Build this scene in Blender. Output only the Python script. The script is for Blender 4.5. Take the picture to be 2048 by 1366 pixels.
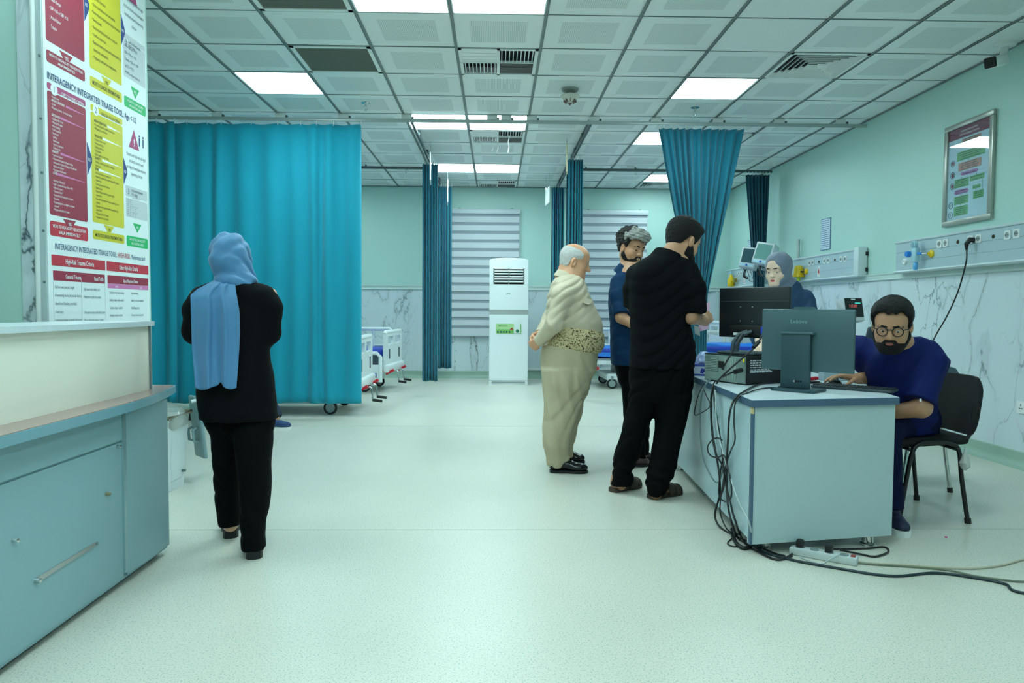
import bpy, bmesh, math, random
import numpy as np
from mathutils import Vector, Matrix

for o in list(bpy.data.objects):
    bpy.data.objects.remove(o, do_unlink=True)
SC = bpy.context.scene
COL = SC.collection
random.seed(7)
PI = math.pi

# ------------------------------------------------------------------ camera
CAMH = 1.177
FPX = 1466.5                       # focal length in pixels of a 2048 px wide frame
YAW, PITCH, ROLL = 0.0222, 0.0446, 0.0060
def _cam_axes():
    cy, sy, cp, sp, cr, sr = math.cos(YAW), math.sin(YAW), math.cos(PITCH), math.sin(PITCH), math.cos(ROLL), math.sin(ROLL)
    f = np.array([sy*cp, cy*cp, -sp]); r = np.array([cy, -sy, 0.0]); u = np.cross(r, f)
    return cr*r+sr*u, -sr*r+cr*u, f
CR, CU, CF = _cam_axes()
cam = bpy.data.cameras.new('camera'); cam_o = bpy.data.objects.new('camera', cam); COL.objects.link(cam_o)
cam.sensor_width = 36.0; cam.lens = FPX*36/2048; cam.clip_end = 100; cam.clip_start = 0.05
m = Matrix.Identity(4)
for i in range(3):
    m[i][0] = CR[i]; m[i][1] = CU[i]; m[i][2] = -CF[i]
m[2][3] = CAMH
cam_o.matrix_world = m
SC.camera = cam_o

def _ray(px, py): return CF + CR*(px-1024)/FPX + CU*(683-py)/FPX
def at(px, py, Y):                       # where the sight line of a pixel meets the plane at depth Y
    d = _ray(px, py); t = Y/d[1]; return np.array([d[0]*t, Y, CAMH+d[2]*t])
def atz(px, py, z=0.0):
    d = _ray(px, py); t = (z-CAMH)/d[2]; return np.array([d[0]*t, d[1]*t, z])
def atx(px, py, X):
    d = _ray(px, py); t = X/d[0]; return np.array([X, d[1]*t, CAMH+d[2]*t])

# ------------------------------------------------------------------ world, exposure
w = bpy.data.worlds.new('world'); SC.world = w; w.use_nodes = True
w.node_tree.nodes['Background'].inputs[0].default_value = (0.55, 0.75, 0.75, 1)
w.node_tree.nodes['Background'].inputs[1].default_value = 0.02
SC.view_settings.view_transform = 'Standard'; SC.view_settings.look = 'None'
SC.view_settings.exposure = 0.0; SC.view_settings.gamma = 1.0; SC.view_settings.use_curve_mapping = False
SC.cycles.use_denoising = True
SC.cycles.adaptive_threshold = 0.02; SC.cycles.max_bounces = 7; SC.cycles.diffuse_bounces = 4; SC.cycles.glossy_bounces = 4
SC.cycles.sample_clamp_indirect = 6.0
LIGHT_COL = (0.72, 0.99, 1.0)
LIGHT_E = 19.0

# ------------------------------------------------------------------ materials
MATS = {}
def srgb(r, g, b):
    def c(u):
        u /= 255.0
        return u/12.92 if u <= 0.04045 else ((u+0.055)/1.055)**2.4
    return (c(r), c(g), c(b))
def mat(name, col, rough=0.5, metal=0.0, bump=0.0, bscale=200.0, var=0.0, vscale=3.0, sheen=0.0, emit=None, estr=0.0,
        trans=0.0, spec=None, coat=0.0, alpha=None, ior=None, sss=0.0):
    if name in MATS: return MATS[name]
    m = bpy.data.materials.new(name); m.use_nodes = True; nt = m.node_tree; b = nt.nodes['Principled BSDF']
    b.inputs['Base Color'].default_value = (*col, 1); b.inputs['Roughness'].default_value = rough
    b.inputs['Metallic'].default_value = metal
    if spec is not None: b.inputs['Specular IOR Level'].default_value = spec
    if sheen: b.inputs['Sheen Weight'].default_value = sheen
    if coat: b.inputs['Coat Weight'].default_value = coat; b.inputs['Coat Roughness'].default_value = 0.08
    if trans: b.inputs['Transmission Weight'].default_value = trans
    if ior: b.inputs['IOR'].default_value = ior
    if alpha is not None: b.inputs['Alpha'].default_value = alpha
    if sss:
        b.inputs['Subsurface Weight'].default_value = sss; b.inputs['Subsurface Radius'].default_value = (0.012, 0.005, 0.003); b.inputs['Subsurface Scale'].default_value = 1.0
    if emit is not None:
        b.inputs['Emission Color'].default_value = (*emit, 1); b.inputs['Emission Strength'].default_value = estr
    tc = None
    if var or bump:
        tc = nt.nodes.new('ShaderNodeTexCoord')
    if var:
        n = nt.nodes.new('ShaderNodeTexNoise'); n.inputs['Scale'].default_value = vscale; n.inputs['Detail'].default_value = 5
        nt.links.new(tc.outputs['Object'], n.inputs['Vector'])
        mx = nt.nodes.new('ShaderNodeMix'); mx.data_type = 'RGBA'
        mx.inputs[6].default_value = (*[c*(1-var) for c in col], 1); mx.inputs[7].default_value = (*[min(1, c*(1+var)) for c in col], 1)
        nt.links.new(n.outputs['Fac'], mx.inputs[0]); nt.links.new(mx.outputs[2], b.inputs['Base Color'])
    if bump:
        n2 = nt.nodes.new('ShaderNodeTexNoise'); n2.inputs['Scale'].default_value = bscale; n2.inputs['Detail'].default_value = 3
        nt.links.new(tc.outputs['Object'], n2.inputs['Vector'])
        bp = nt.nodes.new('ShaderNodeBump'); bp.inputs['Strength'].default_value = bump; bp.inputs['Distance'].default_value = 0.01
        nt.links.new(n2.outputs['Fac'], bp.inputs['Height']); nt.links.new(bp.outputs['Normal'], b.inputs['Normal'])
    MATS[name] = m
    return m
def nodes_of(m):
    return m.node_tree.nodes, m.node_tree.links, m.node_tree.nodes['Principled BSDF']
def ramp(N, stops):
    r = N.new('ShaderNodeValToRGB'); e = r.color_ramp.elements
    e[0].position, e[0].color = stops[0][0], (*stops[0][1], 1)
    e[1].position, e[1].color = stops[-1][0], (*stops[-1][1], 1)
    for p, c in stops[1:-1]:
        q = e.new(p); q.color = (*c, 1)
    return r

def mat_marble():
    m = mat('marble', (0.6, 0.7, 0.75), rough=0.22, spec=0.4); N, L, b = nodes_of(m)
    tc = N.new('ShaderNodeTexCoord')
    mp = N.new('ShaderNodeMapping'); L.new(tc.outputs['Object'], mp.inputs['Vector']); mp.inputs['Rotation'].default_value = (0.35, 0.35, 0.0); mp.inputs['Scale'].default_value = (1.0, 1.0, 0.42)
    cur = None
    for k, (sc, wd, off, amt) in enumerate(((1.5, 0.0085, 0.0, 1.0), (2.6, 0.007, 7.3, 0.75), (1.5, 0.035, 0.0, 0.25))):
        n0 = N.new('ShaderNodeTexNoise'); n0.noise_dimensions = '4D'; n0.inputs['W'].default_value = off
        n0.inputs['Scale'].default_value = sc; n0.inputs['Detail'].default_value = 6; n0.inputs['Roughness'].default_value = 0.52; n0.inputs['Distortion'].default_value = 0.35
        L.new(mp.outputs[0], n0.inputs['Vector'])
        s = N.new('ShaderNodeMath'); s.operation = 'SUBTRACT'; s.inputs[1].default_value = 0.5; L.new(n0.outputs['Fac'], s.inputs[0])
        a = N.new('ShaderNodeMath'); a.operation = 'ABSOLUTE'; L.new(s.outputs[0], a.inputs[0])
        r = N.new('ShaderNodeMapRange'); r.inputs['From Min'].default_value = 0.0; r.inputs['From Max'].default_value = wd
        r.inputs['To Min'].default_value = amt; r.inputs['To Max'].default_value = 0.0; L.new(a.outputs[0], r.inputs['Value'])
        n1 = N.new('ShaderNodeTexNoise'); n1.noise_dimensions = '4D'; n1.inputs['W'].default_value = off+20; n1.inputs['Scale'].default_value = 1.7; n1.inputs['Detail'].default_value = 2
        L.new(mp.outputs[0], n1.inputs['Vector'])
        r1 = N.new('ShaderNodeMapRange'); r1.inputs['From Min'].default_value = 0.38; r1.inputs['From Max'].default_value = 0.62; L.new(n1.outputs['Fac'], r1.inputs['Value'])
        mu = N.new('ShaderNodeMath'); mu.operation = 'MULTIPLY'; L.new(r.outputs[0], mu.inputs[0]); L.new(r1.outputs[0], mu.inputs[1])
        if cur is None: cur = mu
        else:
            mx = N.new('ShaderNodeMath'); mx.operation = 'MAXIMUM'; L.new(cur.outputs[0], mx.inputs[0]); L.new(mu.outputs[0], mx.inputs[1]); cur = mx
    mix = N.new('ShaderNodeMix'); mix.data_type = 'RGBA'
    mix.inputs[6].default_value = (*srgb(206, 218, 224), 1); mix.inputs[7].default_value = (*srgb(70, 88, 96), 1)
    L.new(cur.outputs[0], mix.inputs[0]); L.new(mix.outputs[2], b.inputs['Base Color'])
    return m
def mat_floor():
    m = mat('vinyl_floor', (0.6, 0.75, 0.65), rough=0.33, spec=0.42); N, L, b = nodes_of(m)
    tc = N.new('ShaderNodeTexCoord')
    def noise(sc, det=2.0, rough=0.5):
        n = N.new('ShaderNodeTexNoise'); n.inputs['Scale'].default_value = sc; n.inputs['Detail'].default_value = det; n.inputs['Roughness'].default_value = rough
        L.new(tc.outputs['Object'], n.inputs['Vector']); return n
    n1 = noise(150, 2); n2 = noise(300, 1); n3 = noise(0.9, 3)
    base, dark, lite = srgb(214, 212, 200), srgb(164, 174, 164), srgb(222, 220, 210)
    r1 = ramp(N, [(0.33, dark), (0.44, base), (0.6, base), (0.74, lite)]); L.new(n1.outputs['Fac'], r1.inputs[0])
    r2 = ramp(N, [(0.3, (0.8, 0.83, 0.82)), (0.42, (1, 1, 1))]); L.new(n2.outputs['Fac'], r2.inputs[0])
    mu = N.new('ShaderNodeMix'); mu.data_type = 'RGBA'; mu.blend_type = 'MULTIPLY'; mu.inputs[0].default_value = 1
    L.new(r1.outputs[0], mu.inputs[6]); L.new(r2.outputs[0], mu.inputs[7])
    r3 = ramp(N, [(0.3, (0.9, 0.92, 0.91)), (0.65, (1, 1, 1))]); L.new(n3.outputs['Fac'], r3.inputs[0])
    mu2 = N.new('ShaderNodeMix'); mu2.data_type = 'RGBA'; mu2.blend_type = 'MULTIPLY'; mu2.inputs[0].default_value = 1
    L.new(mu.outputs[2], mu2.inputs[6]); L.new(r3.outputs[0], mu2.inputs[7]); L.new(mu2.outputs[2], b.inputs['Base Color'])
    bp = N.new('ShaderNodeBump'); bp.inputs['Strength'].default_value = 0.06; bp.inputs['Distance'].default_value = 0.004
    L.new(n1.outputs['Fac'], bp.inputs['Height']); L.new(bp.outputs['Normal'], b.inputs['Normal'])
    return m
def mat_perf():
    # drilled field of a metal ceiling tile: fine dark holes
    m = mat('perforated_tile', srgb(205, 214, 214), rough=0.45); N, L, b = nodes_of(m)
    tc = N.new('ShaderNodeTexCoord')
    sx = N.new('ShaderNodeSeparateXYZ'); L.new(tc.outputs['Object'], sx.inputs[0])
    P = 0.0135
    out = []
    for ax in (0, 1):
        d = N.new('ShaderNodeMath'); d.operation = 'DIVIDE'; d.inputs[1].default_value = P; L.new(sx.outputs[ax], d.inputs[0])
        fr = N.new('ShaderNodeMath'); fr.operation = 'FRACT'; L.new(d.outputs[0], fr.inputs[0])
        s = N.new('ShaderNodeMath'); s.operation = 'SUBTRACT'; s.inputs[1].default_value = 0.5; L.new(fr.outputs[0], s.inputs[0])
        q = N.new('ShaderNodeMath'); q.operation = 'POWER'; q.inputs[1].default_value = 2; L.new(s.outputs[0], q.inputs[0]); out.append(q)
    ad = N.new('ShaderNodeMath'); ad.operation = 'ADD'; L.new(out[0].outputs[0], ad.inputs[0]); L.new(out[1].outputs[0], ad.inputs[1])
    lt = N.new('ShaderNodeMath'); lt.operation = 'LESS_THAN'; lt.inputs[1].default_value = 0.07; L.new(ad.outputs[0], lt.inputs[0])
    mx = N.new('ShaderNodeMix'); mx.data_type = 'RGBA'; mx.inputs[6].default_value = (*srgb(228, 234, 234), 1); mx.inputs[7].default_value = (*srgb(158, 168, 168), 1)
    L.new(lt.outputs[0], mx.inputs[0]); L.new(mx.outputs[2], b.inputs['Base Color'])
    return m

# ------------------------------------------------------------------ mesh helpers
class MB:
    def __init__(s): s.v = []; s.f = []; s.m = []
    def add(s, vs, fs, mi=0):
        o = len(s.v); s.v += [tuple(map(float, p)) for p in vs]; s.f += [tuple(i+o for i in f) for f in fs]; s.m += [mi]*len(fs); return s
    def box(s, x0, x1, y0, y1, z0, z1, mi=0, M=None):
        vs = [(x, y, z) for z in (z0, z1) for y in (y0, y1) for x in (x0, x1)]
        if M is not None: vs = [tuple(M @ Vector(p)) for p in vs]
        return s.add(vs, [(0, 2, 3, 1), (4, 5, 7, 6), (0, 1, 5, 4), (2, 6, 7, 3), (0, 4, 6, 2), (1, 3, 7, 5)], mi)
    def rbox(s, x0, x1, y0, y1, z0, z1, r=0.01, seg=2, mi=0, M=None, edges=None):
        bm = bmesh.new(); bmesh.ops.create_cube(bm, size=1)
        for v in bm.verts: v.co = ((x0+x1)/2+v.co.x*(x1-x0), (y0+y1)/2+v.co.y*(y1-y0), (z0+z1)/2+v.co.z*(z1-z0))
        es = bm.edges[:]
        if edges:
            ax = 'xyz'.index(edges); es = [e for e in es if abs((e.verts[0].co-e.verts[1].co).normalized()[ax]) > .9]
        bmesh.ops.bevel(bm, geom=es, offset=r, segments=seg, profile=0.5, affect='EDGES')
        bm.verts.index_update(); vs = [v.co.copy() for v in bm.verts]; fs = [[v.index for v in f.verts] for f in bm.faces]; bm.free()
        if M is not None: vs = [M @ p for p in vs]
        return s.add(vs, fs, mi)
    def prism(s, poly, d0, d1, plane='xy', mi=0, M=None):
        n = len(poly)
        def mk(a, b, d): return {'xy': (a, b, d), 'xz': (a, d, b), 'yz': (d, a, b)}[plane]
        vs = [mk(a, b, d0) for a, b in poly]+[mk(a, b, d1) for a, b in poly]
        if M is not None: vs = [tuple(M @ Vector(p)) for p in vs]
        fs = [tuple(range(n))[::-1], tuple(range(n, 2*n))]+[(i, (i+1) % n, (i+1) % n+n, i+n) for i in range(n)]
        return s.add(vs, fs, mi)
    def cyl(s, p0, p1, r0, r1=None, n=14, mi=0, caps=True):
        r1 = r0 if r1 is None else r1
        return s.tube([p0, p1], [r0, r1], n, mi, caps)
    def tube(s, path, r, n=8, mi=0, caps=True, closed=False):
        P = [np.array(p, float) for p in path]; k = len(P)
        R = r if isinstance(r, (list, tuple)) else [r]*k
        T = []
        for i in range(k):
            a, b = P[max(i-1, 0)], P[min(i+1, k-1)]
            if closed: a, b = P[i-1], P[(i+1) % k]
            t = b-a; T.append(t/(np.linalg.norm(t)+1e-12))
        up = np.array([0, 0, 1.0]) if abs(T[0][2]) < .9 else np.array([1.0, 0, 0])
        u = np.cross(T[0], up); u /= np.linalg.norm(u)
        vs = []
        for i in range(k):
            u = u-T[i]*(u@T[i]); u /= np.linalg.norm(u)+1e-12; w = np.cross(T[i], u)
            for j in range(n):
                a = 2*PI*j/n; vs.append(P[i]+R[i]*(math.cos(a)*u+math.sin(a)*w))
        fs = []
        for i in range(k if closed else k-1):
            for j in range(n):
                i2 = (i+1) % k; fs.append((i*n+j, i*n+(j+1) % n, i2*n+(j+1) % n, i2*n+j))
        if caps and not closed: fs += [tuple(range(n))[::-1], tuple((k-1)*n+j for j in range(n))]
        return s.add(vs, fs, mi)
    def lathe(s, prof, c=(0, 0, 0), n=20, mi=0, M=None):
        vs = []
        for r, z in prof:
            for j in range(n):
                a = 2*PI*j/n; p = Vector((r*math.cos(a), r*math.sin(a), z))
                if M is not None: p = M @ p
                vs.append((p.x+c[0], p.y+c[1], p.z+c[2]))
        k = len(prof); fs = [(i*n+j, i*n+(j+1) % n, (i+1)*n+(j+1) % n, (i+1)*n+j) for i in range(k-1) for j in range(n)]
        fs += [tuple(range(n))[::-1], tuple((k-1)*n+j for j in range(n))]
        return s.add(vs, fs, mi)
    def ell(s, c, r, n=12, mi=0):
        if not isinstance(r, (list, tuple)): r = (r, r, r)
        prof = [(math.sin(PI*i/n) if 0 < i < n else 1e-3, -math.cos(PI*i/n)) for i in range(n+1)]
        M = Matrix.Diagonal((r[0], r[1], r[2], 1))
        return s.lathe(prof, c, max(8, n), mi, M)
    def xf(s, M):
        s.v = [tuple(M @ Vector(p)) for p in s.v]; return s
    def build(s, name, mats, parent=None, smooth=None):
        me = bpy.data.meshes.new(name); me.from_pydata(s.v, [], s.f)
        if not isinstance(mats, (list, tuple)): mats = [mats]
        for q in mats: me.materials.append(q)
        if len(mats) > 1: me.polygons.foreach_set('material_index', s.m)
        me.update()
        if smooth is not None:
            me.polygons.foreach_set('use_smooth', [True]*len(me.polygons)); me.set_sharp_from_angle(angle=math.radians(smooth))
        o = bpy.data.objects.new(name, me); COL.objects.link(o)
        if parent is not None: o.parent = parent
        return o
def tag(o, label, cat, group=None):
    o['label'] = label; o['category'] = cat
    if group: o['group'] = group
    return o
def thing(name, label, cat, loc=(0, 0, 0), rz=0.0, group=None):
    o = bpy.data.objects.new(name, None); COL.objects.link(o); o.location = loc; o.rotation_euler = (0, 0, rz); o.empty_display_size = 0.1
    return tag(o, label, cat, group)
def struct(o): o['kind'] = 'structure'; return o
def child(root, name, mb, mats, smooth=None):        # mesh given in world space goes under a thing at its base
    L = Matrix.Translation(Vector(root.location)) @ Matrix.Rotation(root.rotation_euler.z, 4, 'Z')
    mb.xf(L.inverted()); return mb.build(name, mats, root, smooth)
def copy_tree(o, parent=None):
    c = o.copy(); COL.objects.link(c); c.parent = parent
    for ch in o.children:
        copy_tree(ch, c)
    return c
def spline(pts, n=8):
    P = [np.array(p, float) for p in pts]; P = [2*P[0]-P[1]]+P+[2*P[-1]-P[-2]]; out = []
    for i in range(1, len(P)-2):
        for k in range(n):
            t = k/n; a, b, c, d = P[i-1:i+3]
            out.append(0.5*((2*b)+(c-a)*t+(2*a-5*b+4*c-d)*t*t+(3*b-a-3*c+d)*t**3))
    out.append(P[-2]); return out
def text_mb(mb, txt, size, M, mi=0, align='LEFT', xscale=1.0, fill=True, bold=0.0, maxw=None):
    # flat lettering, in the xy plane of M
    cu = bpy.data.curves.new('lettering', 'FONT'); cu.body = txt; cu.size = size; cu.resolution_u = 2; cu.align_x = align
    cu.offset = bold*size
    o = bpy.data.objects.new('lettering', cu); me = bpy.data.meshes.new_from_object(o)
    k = len(me.vertices); co = np.empty(k*3); me.vertices.foreach_get('co', co); co = co.reshape(-1, 3)
    if maxw and k: xscale = min(xscale, maxw/max(1e-6, np.ptp(co[:, 0])))
    MS = np.array(M @ Matrix.Diagonal((xscale, 1, 1, 1))); co = co @ MS[:3, :3].T + MS[:3, 3]
    mb.add(co.tolist(), [tuple(p.vertices) for p in me.polygons], mi)
    bpy.data.objects.remove(o, do_unlink=True); bpy.data.curves.remove(cu); bpy.data.meshes.remove(me)
    return mb
# ------------------------------------------------------------------ palette
WALLP = mat('mint_paint', srgb(182, 216, 208), rough=0.42, bump=0.03, bscale=60)
WHITE = mat('white_plastic', srgb(232, 236, 236), rough=0.3)
WHITEM = mat('white_metal', srgb(226, 230, 230), rough=0.35)
GREYM = mat('grey_metal', srgb(120, 132, 136), rough=0.4, metal=0.3)
ALU = mat('aluminium', srgb(188, 192, 192), rough=0.35, metal=0.8)
CHROME = mat('chrome', srgb(210, 214, 214), rough=0.12, metal=1.0)
BLACKP = mat('black_plastic', srgb(18, 20, 22), rough=0.45)
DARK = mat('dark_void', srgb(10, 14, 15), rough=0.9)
RUBBER = mat('black_rubber', srgb(14, 16, 18), rough=0.6)
MARBLE = mat_marble(); FLOOR = mat_floor(); PERF = mat_perf()
TILE = mat('ceiling_tile_paint', srgb(236, 240, 240), rough=0.38)
GRIDM = mat('ceiling_grid', srgb(118, 130, 130), rough=0.4)
RAILP = mat('dado_rail', srgb(196, 214, 210), rough=0.35)
COVE = mat('cove_vinyl', srgb(150, 178, 162), rough=0.4, var=0.1, vscale=80)
PANEL = mat('light_diffuser', (0.9, 0.9, 0.9), rough=0.5, emit=LIGHT_COL, estr=LIGHT_E)

CEIL = 3.219; T = 0.66; X0 = -0.32; Y0 = 5.186
XR = 3.98; YB = 12.42; XL = -4.6; YN = -3.2

# ------------------------------------------------------------------ floor, walls
fl = struct(MB().box(XL, XR, YN, YB, -0.1, 0.0).build('floor', FLOOR))
for k, (a, b, c, d) in enumerate(((XL, XR, 3.86, 3.863), (XL, XR, 7.3, 7.303))):
    MB().box(a, b, c, d, 0.0, 0.0012).build('weld_seam', mat('weld_seam', srgb(182, 190, 178), rough=0.5), fl)
DZ = 1.50     # underside of the dado rail
wr = struct(MB().box(XR, XR+0.15, YN, YB+0.15, DZ, CEIL+0.25).build('wall_right', WALLP))
MB().box(XR-0.006, XR+0.15, YN, YB+0.15, 0, DZ).build('marble_cladding', MARBLE, wr)
# back wall with two window openings
WIN = [(-0.66, 0.33, 0.80, 2.78), (1.50, 2.47, 0.80, 2.78)]
def wall_with_holes(x0, x1, z0, z1, y0, y1, holes):
    mb = MB(); xs = sorted({x0, x1, *[h[0] for h in holes], *[h[1] for h in holes]})
    for a, b in zip(xs, xs[1:]):
        hs = [h for h in holes if h[0] <= a+1e-6 and h[1] >= b-1e-6 and h[3] > z0 and h[2] < z1]
        if not hs: mb.box(a, b, y0, y1, z0, z1)
        else:
            h = hs[0]
            if h[2] > z0: mb.box(a, b, y0, y1, z0, h[2])
            if h[3] < z1: mb.box(a, b, y0, y1, h[3], z1)
    return mb
wb = struct(wall_with_holes(XL, XR, DZ, CEIL+0.25, YB, YB+0.15, WIN).build('wall_back', WALLP))
wall_with_holes(XL, XR, 0, DZ, YB-0.006, YB+0.15, WIN).build('marble_cladding', MARBLE, wb)
struct(MB().box(XL-0.15, XL, YN, YB+0.15, 0, CEIL+0.25).build('wall_left', WALLP))
struct(MB().box(XL-0.15, XR+0.15, YN-0.15, YN, 0, CEIL+0.25).build('wall_front', WALLP))
WFR = mat('window_frame', srgb(200, 206, 206), rough=0.4); NIGHT = mat('night_glass', srgb(12, 20, 24), rough=0.08)
for k, (a, b, c, d) in enumerate(WIN):
    w0 = struct(MB().box(a, b, YB+0.09, YB+0.10, c, d).build('window_%d' % (k+1), NIGHT))
    mb = MB()
    for q in ((a, a+.05, c, d), (b-.05, b, c, d), (a, b, c, c+.05), (a, b, d-.05, d), ((a+b)/2-.03, (a+b)/2+.03, c, d)):
        mb.box(q[0], q[1], YB+0.05, YB+0.12, q[2], q[3])
    mb.build('window_frame', WFR, w0)
# dado rails and cove base
def dado_profile(): return [(0, 0), (0.016, 0), (0.02, 0.008), (0.013, 0.02), (0.013, 0.05), (0.022, 0.058), (0.022, 0.07), (0, 0.074)]
struct(MB().prism([(XR-0.006-a, DZ-0.01+b) for a, b in dado_profile()], YN, YB, 'xz').build('trim_1', RAILP, None, 30))
struct(MB().prism([(YB-0.006-a, DZ-0.01+b) for a, b in dado_profile()], XL, XR, 'yz').build('trim_2', RAILP, None, 30))
struct(MB().box(XR-0.05, XR-0.006, YB-0.055, YB-0.006, 0.1, DZ-0.01).build('trim_3', RAILP))
struct(MB().box(XR-0.24, XR-0.20, YB-0.022, YB-0.006, 0.1, DZ).build('trim_4', RAILP))
cv = [(0, 0), (0.07, 0), (0.035, 0.012), (0.016, 0.035), (0.010, 0.06), (0.010, 0.115), (0, 0.12)]
def cove(name, f, d0, d1, pl):
    o = struct(MB().prism([f(a, b) for a, b in cv], d0, d1, pl).build(name, COVE, None, 40)); return o
cove('baseboard_right', lambda a, b: (XR-0.006-a, b), YN, YB, 'xz')
cove('baseboard_back', lambda a, b: (YB-0.006-a, b), XL, XR, 'yz')

# pier on the left: green face to the camera, poster on the side face
PX, PY0, PY1 = -2.12, 3.515, 4.56
pier = struct(MB().box(XL, PX, PY0, PY1, 0, CEIL+0.2).build('wall_pier', WALLP))
# a strip of marble and a metal corner guard on the front face of the pier
gx0, gx1, gx2 = at(44, 400, PY0)[0], at(74, 400, PY0)[0], PX
MB().box(gx0, gx1, PY0-0.012, PY0, 0.0, CEIL).build('marble_strip', MARBLE, pier)
MB().tube([(gx1+0.004, PY0-0.012, 0), (gx1+0.004, PY0-0.012, CEIL)], 0.012, 10).build('rounded_corner_bead', mat('white_gloss', srgb(224, 230, 230), rough=0.15), pier, 60)
guard = MB().box(gx1+0.012, PX+0.004, PY0-0.006, PY0, 0.0, CEIL).build('corner_guard', mat('guard_metal', srgb(190, 204, 206), rough=0.35, metal=0.2), pier)
for z in (2.62, 2.34, 2.05, 1.80, 1.53, 1.29):
    MB().lathe([(0.007, 0), (0.006, 0.003), (0.002, 0.005)], ((gx1+PX)/2+0.012, PY0-0.006, z), 10, 0, Matrix.Rotation(PI/2, 4, 'X')).build('screw', GREYM, guard, 40)

# ------------------------------------------------------------------ ceiling: tiles, runners, tees, lights, grilles
ceil = struct(MB().box(XL, XR, YN, YB, CEIL+0.22, CEIL+0.3).build('ceiling', mat('plenum', srgb(60, 66, 66), rough=0.8)))
CMIN, CMAX, RMIN, RMAX = -6, 6, -12, 10
def cx(c): return X0+c*T
def ry(r): return Y0+r*T
lights = {(-3, 2), (3, 2), (-1, -1), (0, -1), (-1, 4), (0, 4), (-1, 8), (0, 8), (3, 5), (4, 9), (-4, 5), (-5, 9),
          (-1, -6), (0, -6), (3, -3), (-3, -3), (-1, -10), (0, -10), (3, -8), (-4, -8)}
mesh_vent = {(-2, 1), (-2, -1)}; four_vent = {(0, 1), (0, 5), (0, 10)}; square_vent = {(4, 1), (4, 5), (4, 10)}
plain = {(3, 0), (3, -1)}
g = 0.007
def tile_mesh(perf):
    mb = MB(); a = T/2-g; t = 0.004
    mb.add([(-a, -a, .012), (a, -a, .012), (a, a, .012), (-a, a, .012), (-a+t, -a+t, 0), (a-t, -a+t, 0), (a-t, a-t, 0), (-a+t, a-t, 0)],
           [(0, 4, 5, 1), (1, 5, 6, 2), (2, 6, 7, 3), (3, 7, 4, 0)] + ([] if perf else [(4, 7, 6, 5)]))
    if perf:
        b = T*0.315; q = a-t
        mb.add([(-q, -q, 0), (q, -q, 0), (q, q, 0), (-q, q, 0), (-b, -b, 0.0), (b, -b, 0.0), (b, b, 0.0), (-b, b, 0.0), (-b, -b, 0.0015), (b, -b, 0.0015), (b, b, 0.0015), (-b, b, 0.0015)],
               [(0, 4, 5, 1), (1, 5, 6, 2), (2, 6, 7, 3), (3, 7, 4, 0), (4, 8, 9, 5), (5, 9, 10, 6), (6, 10, 11, 7), (7, 11, 8, 4)])
        mb.add([(-b, -b, .0015), (b, -b, .0015), (b, b, .0015), (-b, b, .0015)], [(0, 3, 2, 1)], 1)
    return mb
tp = tile_mesh(True).build('ceiling_tile', [TILE, PERF], ceil); tq = tile_mesh(False).build('ceiling_tile', [TILE], ceil)
usedp = usedq = False
rs = random.Random(3)
for c in range(CMIN, CMAX):
    for r in range(RMIN, RMAX+1):
        if (c, r) in lights or (c, r) in mesh_vent or (c, r) in four_vent or (c, r) in square_vent: continue
        if r < -4 and False: continue
        src = tq if (c, r) in plain else tp
        first = (src is tq and not usedq) or (src is tp and not usedp)
        o = src if first else src.copy()
        if not first: COL.objects.link(o); o.parent = ceil
        if src is tq: usedq = True
        else: usedp = True
        o.location = (cx(c)+T/2, ry(r)+T/2, CEIL+rs.uniform(-0.0015, 0.0015)); o.rotation_euler = (rs.uniform(-.003, .003), rs.uniform(-.003, .003), 0)
# narrow plain infill tiles along the right and back wall
for r in range(RMIN, RMAX+1):
    MB().box(cx(CMAX)+g, XR-0.004, ry(r)+g, min(ry(r+1)-g, YB-.004), CEIL, CEIL+0.012).build('infill_tile', TILE, ceil)
for k in range(CMIN, CMAX+1):
    w_ = 0.012
    mb = MB().box(cx(k)-w_, cx(k)+w_, YN, YB, CEIL-0.004, CEIL-0.0025)
    mb.box(cx(k)-w_, cx(k)-w_+.003, YN, YB, CEIL-0.009, CEIL-0.004); mb.box(cx(k)+w_-.003, cx(k)+w_, YN, YB, CEIL-0.009, CEIL-0.004)
    mb.box(cx(k)-.004, cx(k)+.004, YN, YB, CEIL-.0025, CEIL+.03)
    mb.build('main_runner', GRIDM, ceil)
for r in range(RMIN, RMAX+2):
    if ry(r) > YB: continue
    MB().box(XL, XR, ry(r)-.004, ry(r)+.004, CEIL-0.0022, CEIL+0.004).build('cross_tee', GRIDM, ceil)
MB().box(XR-.022, XR, YN, YB, CEIL-.012, CEIL-.008).build('wall_angle', GRIDM, ceil)
MB().box(XL, XR, YB-.022, YB, CEIL-.012, CEIL-.008).build('wall_angle', GRIDM, ceil)

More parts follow.
